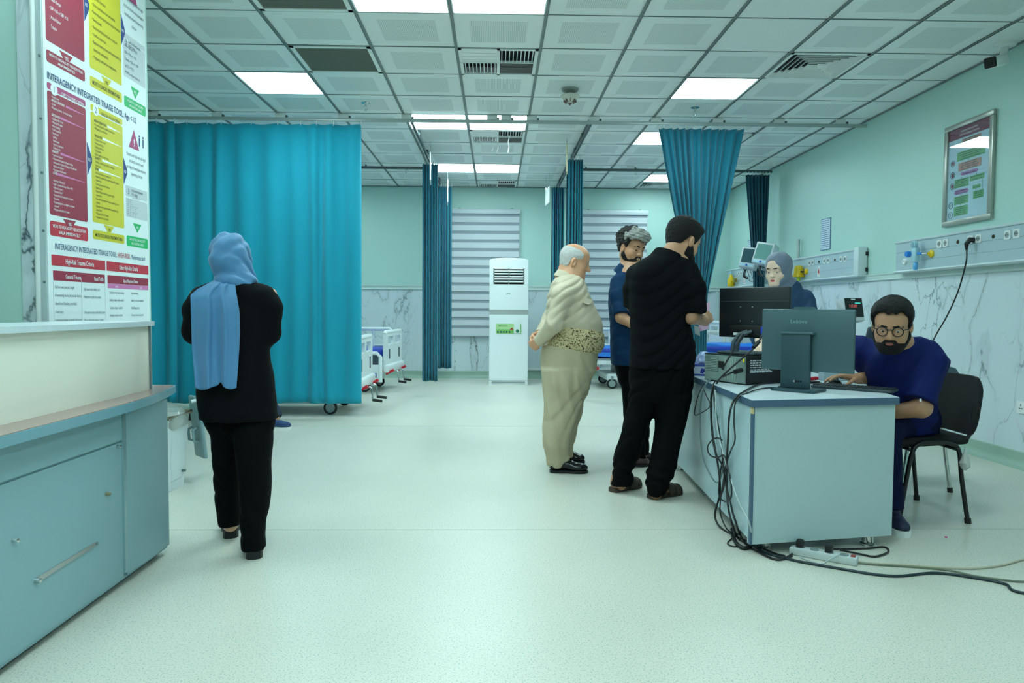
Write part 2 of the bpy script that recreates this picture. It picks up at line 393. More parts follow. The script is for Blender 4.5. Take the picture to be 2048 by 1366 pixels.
desc = {(-3, 2): 'bright square ceiling light panel above the wide teal curtain', (3, 2): 'bright square ceiling light panel right of the smoke detector, above the gathered curtain',
        (-1, -1): 'bright square light panel at the top edge, left one of the pair', (0, -1): 'bright square light panel at the top edge, right one of the pair',
        (-1, 4): 'bright square light panel crossed by the front curtain rail, left of the pair', (0, 4): 'bright square light panel crossed by the front curtain rail, right of the pair',
        (-1, 8): 'bright square light panel in the far pair beyond the second vent, left one', (0, 8): 'bright square light panel in the far pair beyond the second vent, right one',
        (3, 5): 'small bright light panel partly hidden behind the gathered teal curtain, nearer one', (4, 9): 'small bright light panel low behind the gathered teal curtain, farther one'}
desc.update({(-4, 5): 'square ceiling light panel behind the wide teal curtain, nearer one', (-5, 9): 'square ceiling light panel behind the wide teal curtain, farther one'})
WORDS = {(-1, -6): 'left of the pair just behind the camera', (0, -6): 'right of the pair just behind the camera', (3, -3): 'over the open floor right of the camera', (-3, -3): 'over the reception counter', (-1, -10): 'left of the rearmost pair', (0, -10): 'right of the rearmost pair', (3, -8): 'at the rear right of the room', (-4, -8): 'at the rear left of the room'}
for q_, w_ in WORDS.items(): desc[q_] = 'square ceiling light panel '+w_
for (c, r) in sorted(lights):
    t = thing('ceiling_light', desc.get((c, r), 'square light panel in the ceiling outside the view'), 'ceiling light', (cx(c)+T/2, ry(r)+T/2, CEIL), 0, 'square ceiling light panels')
    a = T/2-0.008; mb = MB()
    for q in ((-a, a, -a, -a+.012), (-a, a, a-.012, a), (-a, -a+.012, -a, a), (a-.012, a, -a, a)): mb.box(q[0], q[1], q[2], q[3], -.004, .02)
    mb.build('frame', WHITEM, t)
    MB().box(-a+.012, a-.012, -a+.012, a-.012, 0.0, 0.012).build('diffuser', PANEL, t)
# dark mesh return grilles
GRILLE = mat('grille_mesh', srgb(122, 128, 122), rough=0.7)
for k, (c, r) in enumerate(sorted(mesh_vent)):
    t = thing('return_grille', ['dark mesh return air grille cut by the top edge', 'dark mesh return air grille above the left light panel'][k], 'air vent', (cx(c)+T/2, ry(r)+T/2, CEIL))
    a = T/2-0.01; mb = MB()
    for q in ((-a, a, -a, -a+.035), (-a, a, a-.035, a), (-a, -a+.035, -a, a), (a-.035, a, -a, a)): mb.box(q[0], q[1], q[2], q[3], -.006, .01)
    mb.build('frame', TILE, t)
    MB().box(-a+.03, a-.03, -a+.03, a-.03, 0.02, 0.025).build('backing', mat('grille_filter', srgb(84, 90, 86), rough=.9, var=.25, vscale=4), t)
    mb = MB(); n = 52; b = a-.035
    for i in range(n):
        p = -b+(i+.5)*2*b/n; mb.box(p-.0022, p+.0022, -b, b, 0.002, 0.006); mb.box(-b, b, p-.0022, p+.0022, 0.0, 0.004)
    o = mb.build('mesh', GRILLE, t); o['kind'] = 'stuff'
# four-quadrant supply vents
for k, (c, r) in enumerate(sorted(four_vent)):
    t = thing('supply_vent', ['four-part white ceiling vent nearest the camera, between light pair and detector', 'four-part white ceiling vent with paper streamers, beyond the crossed light pair', 'four-part white ceiling vent farthest away, at the back wall'][k], 'air vent', (cx(c)+T/2, ry(r)+T/2, CEIL), 0, 'four-part ceiling vents')
    a = T/2-0.01; mb = MB()
    for q in ((-a, a, -a, -a+.028), (-a, a, a-.028, a), (-a, -a+.028, -a, a), (a-.028, a, -a, a), (-.012, .012, -a, a), (-a, a, -.008, .008)): mb.box(q[0], q[1], q[2], q[3], -.008, .01)
    mb.build('frame', TILE, t); b = a-.028
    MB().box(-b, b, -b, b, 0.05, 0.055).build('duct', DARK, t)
    for i in range(7):      # closed shutter, near-left
        p0 = -b+(i)*(b-.008)/7; MB().box(-b, -.012, p0+.001, p0+(b-.008)/7-.001, -.002+.002*(i % 2), .004).build('shutter_blade', TILE, t)
    for i in range(9):
        p = -b+(i+.5)*(b-.012)/9; MB().box(p-.003, p+.003, .008, b, -.004, .03, 0, None).build('vane', TILE, t)
        p = .012+(i+.5)*(b-.012)/9; MB().box(p-.003, p+.003, -b, -.008, -.004, .03).build('vane', TILE, t)
    for i in range(9):
        p = .008+(i+.5)*(b-.008)/9; MB().box(.012, b, p-.006, p+.006, 0.0, .004, 0).build('blade', mat('brown_blade', srgb(112, 110, 108), rough=.5), t)
    if r == 5:
        for (xx, yy, l) in ((-.06, .2, .13), (-.0, .2, .13), (.13, -.1, .2)):
            pts = [(xx+.006*math.sin(j*1.3), yy+.01*math.sin(j*.9+xx*30), -.005-l*j/9) for j in range(10)]; mb = MB()
            for j in range(9):
                (x1, y1, z1), (x2, y2, z2) = pts[j], pts[j+1]; wd = .005
                mb.add([(x1-wd, y1, z1), (x1+wd, y1+.004, z1), (x2+wd, y2+.004, z2), (x2-wd, y2, z2), (x1-wd, y1+.001, z1), (x1+wd, y1+.005, z1), (x2+wd, y2+.005, z2), (x2-wd, y2+.001, z2)], [(0, 1, 2, 3), (7, 6, 5, 4)])
            mb.build('paper_streamer', WHITE, t)
# concentric square diffusers
for k, (c, r) in enumerate(sorted(square_vent)):
    t = thing('square_diffuser', ['white square stepped ceiling diffuser right of the right light panel', 'white square ceiling diffuser just right of the gathered curtain top', 'white square ceiling diffuser at the back wall behind the gathered curtain'][k], 'air vent', (cx(c)+T/2, ry(r)+T/2, CEIL), 0, 'square ceiling diffusers')
    a = T/2-0.008
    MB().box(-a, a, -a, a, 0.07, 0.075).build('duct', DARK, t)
    mb = MB(); w_ = .03
    for q in ((-a, a, -a, -a+w_), (-a, a, a-w_, a), (-a, -a+w_, -a, a), (a-w_, a, -a, a)): mb.box(q[0], q[1], q[2], q[3], -.006, .008)
    mb.build('frame', TILE, t)
    for i in range(6):
        s = a-w_-.008-i*.043; d = .022; u = .036; s2 = s-.012
        if s2 - .0 < .02: break
        def ringv(q, z): return [(-q, -q, z), (q, -q, z), (q, q, z), (-q, q, z)]
        vs = ringv(s+.004, -.004)+ringv(s-.020, .026)+ringv(s-.001, -.004)+ringv(s-.025, .026)
        fs = [(i0, (i0+1) % 4, 4+(i0+1) % 4, 4+i0) for i0 in range(4)]+[(8+(i0+1) % 4, 8+i0, 12+i0, 12+(i0+1) % 4) for i0 in range(4)]+[((i0+1) % 4, i0, 8+i0, 8+(i0+1) % 4) for i0 in range(4)]
        MB().add(vs, fs).build('ring_vane', TILE, t)
# sprinklers, detector, camera
def sprinkler(loc, label):
    t = thing('sprinkler', label, 'sprinkler', loc, 0, 'fire sprinklers')
    MB().lathe([(.045, 0), (.045, -.004), (.03, -.012), (.012, -.014)][::-1], (0, 0, 0), 20).build('rosette', CHROME, t, 30)
    mb = MB().cyl((0, 0, -.01), (0, 0, -.035), .009); mb.tube(spline([(-.003, 0, -.03), (-.016, 0, -.045), (-.014, 0, -.065), (0, 0, -.078)]), .003, 6)
    mb.tube(spline([(.003, 0, -.03), (.016, 0, -.045), (.014, 0, -.065), (0, 0, -.078)]), .003, 6); mb.cyl((0, 0, -.03), (0, 0, -.07), .0025)
    mb.build('frame', CHROME, t, 40); MB().lathe([(.002, -.084), (.018, -.082), (.018, -.08), (.002, -.078)], (0, 0, 0), 14).build('deflector', CHROME, t, 40)
sprinkler((-1.308, 7.43, CEIL), 'small sprinkler head in front of the left end of the front curtain rail')
sprinkler((2.0, 7.46, CEIL), 'small sprinkler head below the right light panel')
sprinkler((2.03, 10.73, CEIL), 'small far sprinkler head left of the gathered curtain')
sprinkler((-1.305, 10.75, CEIL), 'small far sprinkler head left of the bunched curtain')
t = thing('smoke_detector', 'white cone shaped smoke detector on a stained ceiling tile', 'smoke detector', (0.678, 6.89, CEIL))
MB().lathe([(.03, -.03), (.075, -.02), (.08, 0)], (0, 0, 0), 24).build('base', mat('detector_grey', srgb(150, 156, 154), rough=.5), t, 40)
MB().lathe([(.02, -.13), (.035, -.115), (.075, -.085), (.088, -.07), (.088, -.062), (.05, -.055), (.02, -.03)], (0, 0, 0), 24).build('body', mat('detector_white', srgb(206, 206, 196), rough=.4), t, 40)
for j in range(8):
    a = j*PI/4; MB().box(.028, .06, -.003, .003, -.125, -.098, 0, Matrix.Rotation(a, 4, 'Z') @ Matrix.Translation((0, 0, 0))).build('rib', mat('rib_brown', srgb(120, 100, 96), rough=.6), t)
MB().lathe([(.004, -.152), (.02, -.13), (.02, -.126)], (0, 0, 0), 12).build('tip', mat('rib_brown', (0, 0, 0)), t, 30)
t = thing('security_camera', 'white bullet security camera with black front under the ceiling', 'security camera', (3.87, 5.60, CEIL))
MB().lathe([(.05, -.03), (.075, -.02), (.08, 0)], (0, 0, 0), 24).build('mount', WHITE, t, 40)
MB().tube([(0, 0, -.02), (-.01, 0, -.09), (-.04, -.02, -.13)], [.028, .026, .03], 14).build('arm', WHITE, t, 50)
d = Vector((-.82, -.52, -.28)).normalized(); Rm = d.to_track_quat('Z', 'Y').to_matrix().to_4x4()
Mc = Matrix.Translation((-.02, -.0, -.125)) @ Rm
MB().rbox(-.045, .045, -.042, .042, -.03, .19, .018, 3, 0, Mc).build('housing', WHITE, t, 40)
MB().rbox(-.041, .041, -.038, .038, .185, .2, .012, 3, 0, Mc).build('front_glass', BLACKP, t, 40)
MB().lathe([(.02, .2), (.02, .204), (.002, .206)], (0, 0, 0), 16, 0, Mc).build('lens', mat('lens_glass', (.004, .004, .006), rough=.05), t, 40)
# ------------------------------------------------------------------ curtains and rails
def mat_curtain(name, col):
    m = mat(name, col, rough=0.75, sheen=0.25, bump=0.25, bscale=900, var=0.06, vscale=2.0); N, L, b = nodes_of(m)
    tr = N.new('ShaderNodeBsdfTranslucent'); tr.inputs[0].default_value = (*[min(1, c*1.2) for c in col], 1)
    mx = N.new('ShaderNodeMixShader'); mx.inputs[0].default_value = 0.15
    out = N['Material Output']; L.new(b.outputs[0], mx.inputs[1]); L.new(tr.outputs[0], mx.inputs[2]); L.new(mx.outputs[0], out.inputs[0]); return m
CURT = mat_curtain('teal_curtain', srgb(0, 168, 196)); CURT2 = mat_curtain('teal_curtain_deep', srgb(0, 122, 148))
def curtain(name, label, p0, p1, zt, zb, folds, amp, seed=0, width=None, m=None, hooks=True, nz=36, per=12, group='teal ward curtains', hem=True, lean=None):
    """hanging cloth from p0 to p1 (plan points); width(t) gives the drawn-in width factor and shift by height"""
    R = random.Random(seed); nx = folds*per; p0 = np.array(p0, float); p1 = np.array(p1, float)
    d = p1-p0; Ln = np.linalg.norm(d); u = d/Ln; nrm = np.array([-u[1], u[0]])
    ph = [0.0]; am = []; 
    for i in range(folds): ph.append(ph[-1]+R.uniform(.6, 1.45)); am.append(R.uniform(.45, 1.15))
    ph = [q/ph[-1] for q in ph]; am.append(am[-1])
    drift = [R.uniform(-1, 1) for _ in range(folds+1)]
    t = thing(name, label, 'curtain', (float((p0[0]+p1[0])/2), float((p0[1]+p1[1])/2), zb), 0, group)
    vs = []
    for j in range(nz+1):
        h = j/nz                                   # 0 top .. 1 bottom
        z = zt+(zb-zt)*h
        wf, sh = width(h) if width else (1.0, 0.0)
        for i in range(nx+1):
            s = i/nx; k = min(int(s*folds), folds-1); f = s*folds-k
            pos = ph[k]+(ph[k+1]-ph[k])*f + .010*drift[k]*math.sin(PI*h)*math.sin(PI*f)
            a = amp*(am[k]*(1-f)+am[k+1]*f)
            fold = math.sin(2*PI*f); fold = math.copysign(abs(fold)**.8, fold)
            a *= (.55+.45*min(1, h*4)) * (1+.15*math.sin(3*h+drift[k]*5))
            c = .5+(pos-.5)*wf
            off = a*fold+.006*math.sin(9*s*folds*.37+7*h)+(lean(h) if lean else 0)
            zz = z
            if j == 0: zz -= .012*abs(math.sin(PI*s*folds*1.0))
            if j == nz: zz += .006*math.sin(s*folds*1.7+seed)
            q = p0+u*(c*Ln+sh)+nrm*off
            vs.append((q[0], q[1], zz))
    fs = [(j*(nx+1)+i, j*(nx+1)+i+1, (j+1)*(nx+1)+i+1, (j+1)*(nx+1)+i) for j in range(nz) for i in range(nx)]
    o = child(t, 'cloth', MB().add(vs, fs), m or CURT, 180)
    md = o.modifiers.new('thickness', 'SOLIDIFY'); md.thickness = 0.003
    if hem:
        hv = [(x+nrm[0]*-.003, y+nrm[1]*-.003, z) for (x, y, z) in vs[(nz-1)*(nx+1)-0:(nz)*(nx+1)]]
    if hooks:
        for i in range(folds+1):
            s = min(nx, i*per); x, y, z = vs[s]
            child(t, 'hook', MB().tube([(x, y, z-.02), (x, y-.006, z+.01), (x, y, z+.035)], .004, 6), WHITE, 60)
    return t
RZ = 3.135
RAIL = mat('curtain_rail_metal', srgb(176, 186, 186), rough=0.35, metal=0.3)
RAILD = mat('curtain_rail_dark', srgb(84, 96, 98), rough=0.4, metal=0.3)
YF = 7.84
def rail(name, label, p0, p1, plates, m=RAIL, ends=()):
    t = thing(name, label, 'curtain rail', (float(p0[0]), float(p0[1]), RZ), 0, 'ceiling curtain rails')
    dx, dy = abs(p1[0]-p0[0]), abs(p1[1]-p0[1]); w_ = .014
    mb = MB()
    if dx > dy:
        mb.rbox(p0[0], p1[0], p0[1]-w_, p0[1]+w_, RZ, RZ+.032, .004, 2)
        mb.box(p0[0], p1[0], p0[1]-.003, p0[1]+.003, RZ-.004, RZ+.002)
    else:
        mb.rbox(p0[0]-w_, p0[0]+w_, p0[1], p1[1], RZ, RZ+.032, .004, 2)
    child(t, 'track', mb, m, 40)
    for q in plates:
        if dx > dy:
            child(t, 'bracket', MB().rbox(q-.055, q+.055, p0[1]-.006, p0[1]+.006, RZ+.03, CEIL-.004, .003, 1), TILE)
            child(t, 'bracket_clip', MB().box(q+.055, q+.075, p0[1]-.012, p0[1]+.012, RZ+.03, CEIL-.03), RAILD)
        else:
            child(t, 'bracket', MB().rbox(p0[0]-.02, p0[0]+.02, q-.05, q+.05, RZ+.03, CEIL-.004, .003, 1), RAILD)
    return t
rail('curtain_rail', 'long front curtain rail running across the ceiling to the right wall', (XL+.02, YF), (3.95, YF), [cx(k)+.03 for k in range(-5, 7) if k not in (0,)]+[cx(0)+.27, cx(0)+.42])
rail('curtain_rail', 'lengthwise ceiling curtain rail left of the light pairs', (-.90, YF+.02), (-.90, 12.35), [8.6, 9.6, 10.6, 11.6], RAILD)
rail('curtain_rail', 'lengthwise ceiling curtain rail right of the light pairs', (1.0, YF+.02), (1.0, 12.35), [8.6, 9.4, 10.6, 11.6], RAILD)
rail('curtain_rail', 'short far curtain rail on the left, behind the wide curtain', (XL+.02, 10.45), (-1.0, 10.45), [-3.3, -2.6, -1.9], RAILD)
rail('curtain_rail', 'far curtain rail on the right, behind the gathered curtain', (1.02, 10.45), (3.92, 10.45), [1.2, 1.9, 2.55, 3.25], RAILD)
# wide drawn curtain (two widths)
curtain('ward_curtain', 'wide flat teal curtain drawn behind the woman in the blue headscarf', (-3.42, YF), (-1.425, YF), RZ-.03, .16, 9, .03, 4, None, CURT, per=18, lean=lambda h: -.03*h)
curtain('ward_curtain', 'narrow folded teal curtain beside the triage board, next to the wide one', (-4.2, YF-.03), (-3.36, YF-.02), RZ-.03, .17, 5, .05, 9, None, CURT, per=18, lean=lambda h: -.03*h)
# bunched curtains on the lengthwise rails
def bunch(label, x0, x1, y, zb, seed, m):
    return curtain('bunched_curtain', label, (x0, y), (x1, y), RZ-.02, zb, 6, .055, seed, None, m, nz=24, per=10)
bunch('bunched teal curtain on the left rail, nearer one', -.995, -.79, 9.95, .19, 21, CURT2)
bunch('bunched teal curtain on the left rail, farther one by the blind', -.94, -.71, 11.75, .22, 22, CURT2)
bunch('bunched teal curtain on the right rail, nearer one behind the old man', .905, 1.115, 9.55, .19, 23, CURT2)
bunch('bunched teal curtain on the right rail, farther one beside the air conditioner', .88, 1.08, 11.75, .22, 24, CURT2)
for (x, y) in ((-1.12, 9.95), (-1.08, 11.75), (1.08, 9.55), (1.04, 11.75)):
    pass
# gathered curtain: tied in about half way down
def gw(h):
    z = RZ+(.2-RZ)*h
    if z > 1.35:
        k = (RZ-z)/(RZ-1.35); wf = 1.0*(1-k)**1.0+.20*k**.9; return wf, .00+.0*k
    k = (1.35-z)/1.2; return .20+.03*k, .0-.02*k
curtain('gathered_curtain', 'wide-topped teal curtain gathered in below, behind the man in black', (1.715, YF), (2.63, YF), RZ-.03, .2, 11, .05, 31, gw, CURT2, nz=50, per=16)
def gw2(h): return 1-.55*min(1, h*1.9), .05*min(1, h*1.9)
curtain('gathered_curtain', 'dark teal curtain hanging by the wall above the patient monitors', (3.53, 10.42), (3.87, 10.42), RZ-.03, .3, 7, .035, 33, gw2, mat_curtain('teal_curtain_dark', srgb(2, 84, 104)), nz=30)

# ------------------------------------------------------------------ hanging signs under the ceiling
def hang_sign(px, y0, y1, Y, label, m, w_=.2, wires=True, rz=0.08):
    a = at(px, y0, Y); b = at(px, y1, Y)
    t = thing('hanging_sign', label, 'hanging sign', (float(a[0]), Y, float(b[2])), rz, 'signs hung edge-on under the ceiling')
    h = float(a[2]-b[2])
    MB().rbox(-.006, .006, -w_, w_, 0, h, .002, 1).build('board', m, t)
    for s in (-1, 1):
        MB().tube([(0, s*w_*.8, h), (0, s*w_*.8, h+.03)], .006, 6).build('ring', CHROME, t)
        MB().tube([(0, s*w_*.8, h+.02), (0, s*w_*.8, CEIL-float(b[2])-.002)], .0015, 5).build('wire', GREYM, t)
hang_sign(861, 311, 365, 9.2, 'thin white sign hung edge-on, left nearer one', WHITE)
hang_sign(895, 366, 408, 11.2, 'thin white sign hung edge-on, left farther one by the blind', WHITE)
hang_sign(1095, 376, 408, 11.2, 'thin white sign hung edge-on, right farther one', WHITE)
hang_sign(1134, 290, 346, 8.9, 'wooden-backed sign hung edge-on by the right bunched curtain', mat('pale_wood', srgb(206, 196, 160), rough=.6), .1, True, -.12)

# ------------------------------------------------------------------ window blinds (double-layer striped)
BL1 = mat('blind_band', srgb(204, 210, 216), rough=.7, bump=.1, bscale=300); BL2 = mat('blind_sheer', srgb(150, 160, 170), rough=.8)
def blind(label, x0, x1, z0, z1):
    t = thing('roller_blind', label, 'window blind', ((x0+x1)/2, YB-.02, z0), 0, 'striped window blinds')
    w_ = (x1-x0)/2; H_ = z1-z0
    MB().rbox(-w_-.02, w_+.02, -.075, -.002, H_-.02, H_+.065, .015, 2).build('head_box', mat('blind_rail', srgb(204, 214, 220), rough=.4), t, 40)
    MB().rbox(-w_, w_, -.05, -.03, 0, .035, .008, 2).build('bottom_rail', mat('blind_rail', (0, 0, 0)), t, 40)
    MB().box(-w_, w_, -.036, -.033, .03, H_-.01).build('sheer_layer', BL2, t)
    n = 14; p = (H_-.05)/n
    for i in range(n):
        z = .035+i*p; mb = MB()
        mb.add([(-w_, -.046, z), (w_, -.046, z), (w_, -.041, z+p*.66), (-w_, -.041, z+p*.66), (-w_, -.038, z), (w_, -.038, z), (w_, -.038, z+p*.66), (-w_, -.038, z+p*.66)],
               [(0, 1, 2, 3), (7, 6, 5, 4), (0, 4, 5, 1), (3, 2, 6, 7), (0, 3, 7, 4), (1, 5, 6, 2)])
        mb.build('band', BL1, t)
    for s in (-.78, .78):
        MB().box(s*w_-.02, s*w_+.02, -.05, -.002, H_+.06, H_+.075).build('bracket', GREYM, t)
    MB().tube([(w_+.012, -.04, H_), (w_+.012, -.04, .9)], .003, 6).build('chain', WHITE, t)
blind('grey striped roller blind behind the air conditioner', -.745, .385, .71, 2.78)
blind('grey striped roller blind behind the men on the right', 1.42, 2.535, .71, 2.78)

# ------------------------------------------------------------------ floor-standing air conditioner
ACW = mat('ac_white', srgb(236, 242, 244), rough=.25); ACG = mat('ac_silver', srgb(176, 182, 180), rough=.35, metal=.3)
ac = thing('air_conditioner', 'tall white floor-standing air conditioner in front of the blind', 'air conditioner', (.197, 11.45, 0))
def arc_front(w_, z0, z1, yb, y0, bow, mi=0, n=10):
    poly = [(-w_, yb)]+[(-w_+2*w_*i/n, y0-bow*(1-(2*i/n-1)**2)) for i in range(n+1)]+[(w_, yb)]
    return MB().prism(poly, z0, z1, 'xy', mi)
AH = 1.955; hw = .297
mb = arc_front(hw, .0, .07, .2, -.16, .02); mb.build('plinth', ACW, ac, 30)
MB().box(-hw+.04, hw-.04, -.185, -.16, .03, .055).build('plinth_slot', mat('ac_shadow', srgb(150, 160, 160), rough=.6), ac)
arc_front(hw, .075, 1.085, .2, -.165, .02).build('lower_panel', ACW, ac, 30)
arc_front(hw+.001, 1.085, 1.165, .2, -.163, .02).build('silver_band', ACG, ac, 30)
# upper case: frame around the outlet
ub = MB(); oz0, oz1, ow = 1.55, 1.80, .225
arcs = [(1.165, oz0, hw), (oz1, AH-.03, hw)]
for a, b, q in arcs:
    m_ = arc_front(hw, a, b, .2, -.165, .02); ub.add(m_.v, m_.f)
ub.box(-hw, -ow-.012, -.176, .2, oz0, oz1); ub.box(ow+.012, hw, -.176, .2, oz0, oz1)
top = [(-hw, AH-.03)]+[(-hw+2*hw*i/12, AH-.03+.035*(1-(2*i/12-1)**2)**.6) for i in range(13)]+[(hw, AH-.03)]
ub.prism(top[1:-1], -.165, .2, 'xz')
ub.build('upper_case', ACW, ac, 30)
MB().box(-ow-.012, ow+.012, -.09, -.08, oz0, oz1).build('outlet_recess', DARK, ac)
for i in range(6):
    z = oz0+.02+i*(oz1-oz0-.01)/6+.018
    for s in (-1, 1):
        Mb = Matrix.Translation((s*ow/2, -.165, z)) @ Matrix.Rotation(-.35, 4, 'X')
        MB().rbox(-ow/2+.004, ow/2-.004, -.022, .012, -.008, .008, .004, 2, 0, Mb).build('louver', ACW, ac, 40)
for x in (-ow, 0, ow): MB().box(x-.004, x+.004, -.15, -.14, oz0, oz1).build('louver_post', ACG, ac)
Tz = Matrix.Rotation(PI/2, 4, 'X')
lg = MB(); text_mb(lg, 'gree', .032, Matrix.Translation((-.035, -.1885, 1.40)) @ Tz, 0, 'LEFT', 1.0, bold=.02); lg.build('logo', mat('logo_green', srgb(40, 150, 120), rough=.4), ac)
MB().cyl((0, -.183, 1.125), (0, -.186, 1.125), .006).build('indicator_lamp', mat('orange_led', srgb(220, 140, 120), rough=.4), ac)
st = MB().rbox(-.19, .192, -.187, -.1845, .795, .945, .012, 2, 0, None, 'y').build('sticker', mat('sticker_green', srgb(122, 190, 96), rough=.3), ac)
MB().rbox(-.186, .1, -.1885, -.1865, .86, .94, .008, 2, 0, None, 'y').build('sticker_top', mat('sticker_pale', srgb(176, 216, 150), rough=.3), st)
MB().rbox(.08, .175, -.1895, -.187, .80, 1.0, .006, 2, 0, None, 'y').build('energy_label', mat('label_white', srgb(226, 236, 232), rough=.35), st)
MB().cyl((.135, -.1885, .835), (.135, -.191, .835), .026, n=20).build('round_seal', mat('seal_green', srgb(30, 120, 80), rough=.4), st)
for i in range(5): MB().cyl((-.165+i*.045, -.186, .82), (-.165+i*.045, -.189, .82), .014, n=14).build('feature_icon', mat('icon_navy', srgb(20, 60, 80), rough=.4), st)
lg = MB(); text_mb(lg, 'MALAYSIA', .03, Matrix.Translation((-.155, -.1892, .903)) @ Tz, 0, 'LEFT', 1.0, bold=.01); lg.build('sticker_text', mat('text_dark_green', srgb(16, 70, 60), rough=.5), st)
mb = MB().prism([(0, 0), (.06, 0), (.045, .035), (.02, .03)], -.189, -.187, 'xz'); mb.xf(Matrix.Translation((.015, 0, .85))); mb.build('melon_print', mat('print_red', srgb(190, 60, 66), rough=.4), st)

# ------------------------------------------------------------------ bed-head units on the right wall
HU = mat('head_unit', srgb(178, 198, 206), rough=.35, metal=.1); HUL = mat('head_unit_light', srgb(206, 220, 224), rough=.35)
SOCK = mat('socket_white', srgb(228, 232, 232), rough=.35)
def head_unit(label, ya, yb_, z0=1.545, z1=1.85, cap=False):
    t = thing('bed_head_unit', label, 'bed head unit', (XR-.006, (ya+yb_)/2, z0), 0, 'wall-mounted bed head units')
    X = XR-.006
    pf = [(X, z0+.015), (X-.085, z0+.015), (X-.085, z0+.10), (X-.082, z0+.103), (X-.085, z0+.106), (X-.085, z0+.185), (X-.08, z0+.19), (X-.085, z0+.195), (X-.085, z1-.02), (X, z1-.02)]
    child(t, 'body', MB().prism(pf, ya+.012, yb_-.012, 'xz'), HU)
    child(t, 'top_ledge', MB().prism([(X, z1-.022), (X-.095, z1-.022), (X-.10, z1-.012), (X-.09, z1), (X, z1+.006)], ya, yb_, 'xz'), HUL)
    child(t, 'bottom_ledge', MB().prism([(X, z0-.004), (X-.09, z0-.004), (X-.105, z0+.008), (X-.10, z0+.02), (X, z0+.02)], ya, yb_, 'xz'), HUL)
    return t, X-.085
def socket(t, X, y, z, s=.034):
    a = child(t, 'socket', MB().rbox(X-.008, X+.001, y-s, y+s, z-s*1.02, z+s*1.02, .006, 2, 0, None, 'x'), SOCK, 40)
    mb = MB(); Mx = Matrix.Translation((X-.008, y, z)) @ Matrix.Rotation(-PI/2, 4, 'Y')
    mb.lathe([(s*.62, 0), (s*.62, .0025), (s*.54, .0025), (s*.54, .0005)], (0, 0, 0), 20, 0, Mx); b = child(t, 'socket_well', mb, mat('socket_grey', srgb(150, 160, 160), rough=.5), 40); 
    b.parent = a; 
    mb = MB()
    for q in (-.011, .011): mb.cyl((X-.0105, y+q, z), (X-.0085, y+q, z), .004, n=8)
    c = child(t, 'socket_holes', mb, DARK); c.parent = a
def jack(t, X, y, z):
    mb = MB(); mb.lathe([(.016, 0), (.016, .004), (.009, .005), (.009, .001)], (0, 0, 0), 16, 0, Matrix.Translation((X, y, z)) @ Matrix.Rotation(-PI/2, 4, 'Y')); child(t, 'earth_jack', mb, mat('jack_brass', srgb(70, 60, 40), rough=.4, metal=.5), 40)
near, XF = head_unit('grey bed head unit under the framed flow chart', 4.6, 7.09)
for px, py in ((1880, 488), (1892, 486), (1942, 479), (1958, 477), (2016, 470), (2034, 467)):
    p = atx(px, py, XF); socket(near, XF, p[1], p[2])
for px, py in ((1916, 484), (1987, 473)):
    p = atx(px, py, XF); jack(near, XF, p[1], p[2])
u4, X4 = head_unit('grey bed head unit marked with a red number four', 7.86, 9.78)
for px, py in ((1620, 526), (1626.5, 525), (1650, 522), (1657.5, 521), (1683, 518.5), (1691.5, 517.6)):
    p = atx(px, py, X4); socket(u4, X4, p[1], p[2], .032)
for px, py in ((1638, 524), (1670, 520)):
    p = atx(px, py, X4); jack(u4, X4, p[1], p[2])
ca = child(u4, 'end_cap', MB().rbox(XR-.11, XR-.006, 7.79, 7.90, 1.545, 1.862, .01, 2), HUL, 40)
for z in (1.62, 1.79): child(u4, 'cap_hinge', MB().box(XR-.03, XR-.006, 7.782, 7.79, z-.02, z+.02), BLACKP)
u3, X3 = head_unit('grey bed head unit marked with a red number three, farthest', 10.7, 12.3)
for px, py in ((1478.6, 547), (1483, 546.5), (1497, 544.5), (1502, 544)):
    p = atx(px, py, X3); socket(u3, X3, p[1], p[2], .034)
p = atx(1490, 546, X3); jack(u3, X3, p[1], p[2])
REDT = mat('red_print', srgb(196, 34, 48), rough=.5)
MW = Matrix(((0, 0, -1, 0), (-1, 0, 0, 0), (0, 1, 0, 0), (0, 0, 0, 1)))      # text on the right wall, read from the room
def number_plate(t, X, px, py, ch, h):
    p = atx(px, py, X); w_ = h*.27
    a = child(t, 'number_plate', MB().rbox(X-.004, X, p[1]-w_, p[1]+w_, p[2]-h/2, p[2]+h/2, .004, 1, 0, None, 'x'), WHITE)
    mb = MB(); text_mb(mb, ch, h*.95, Matrix.Translation((X-.0046, p[1], p[2]-h*.33)) @ MW, 0, 'CENTER', .8, bold=.02); b = child(t, 'number', mb, REDT); b.parent = a
number_plate(u4, X4, 1638, 543, '4', .125); number_plate(u3, X3, 1489, 560, '3', .125)
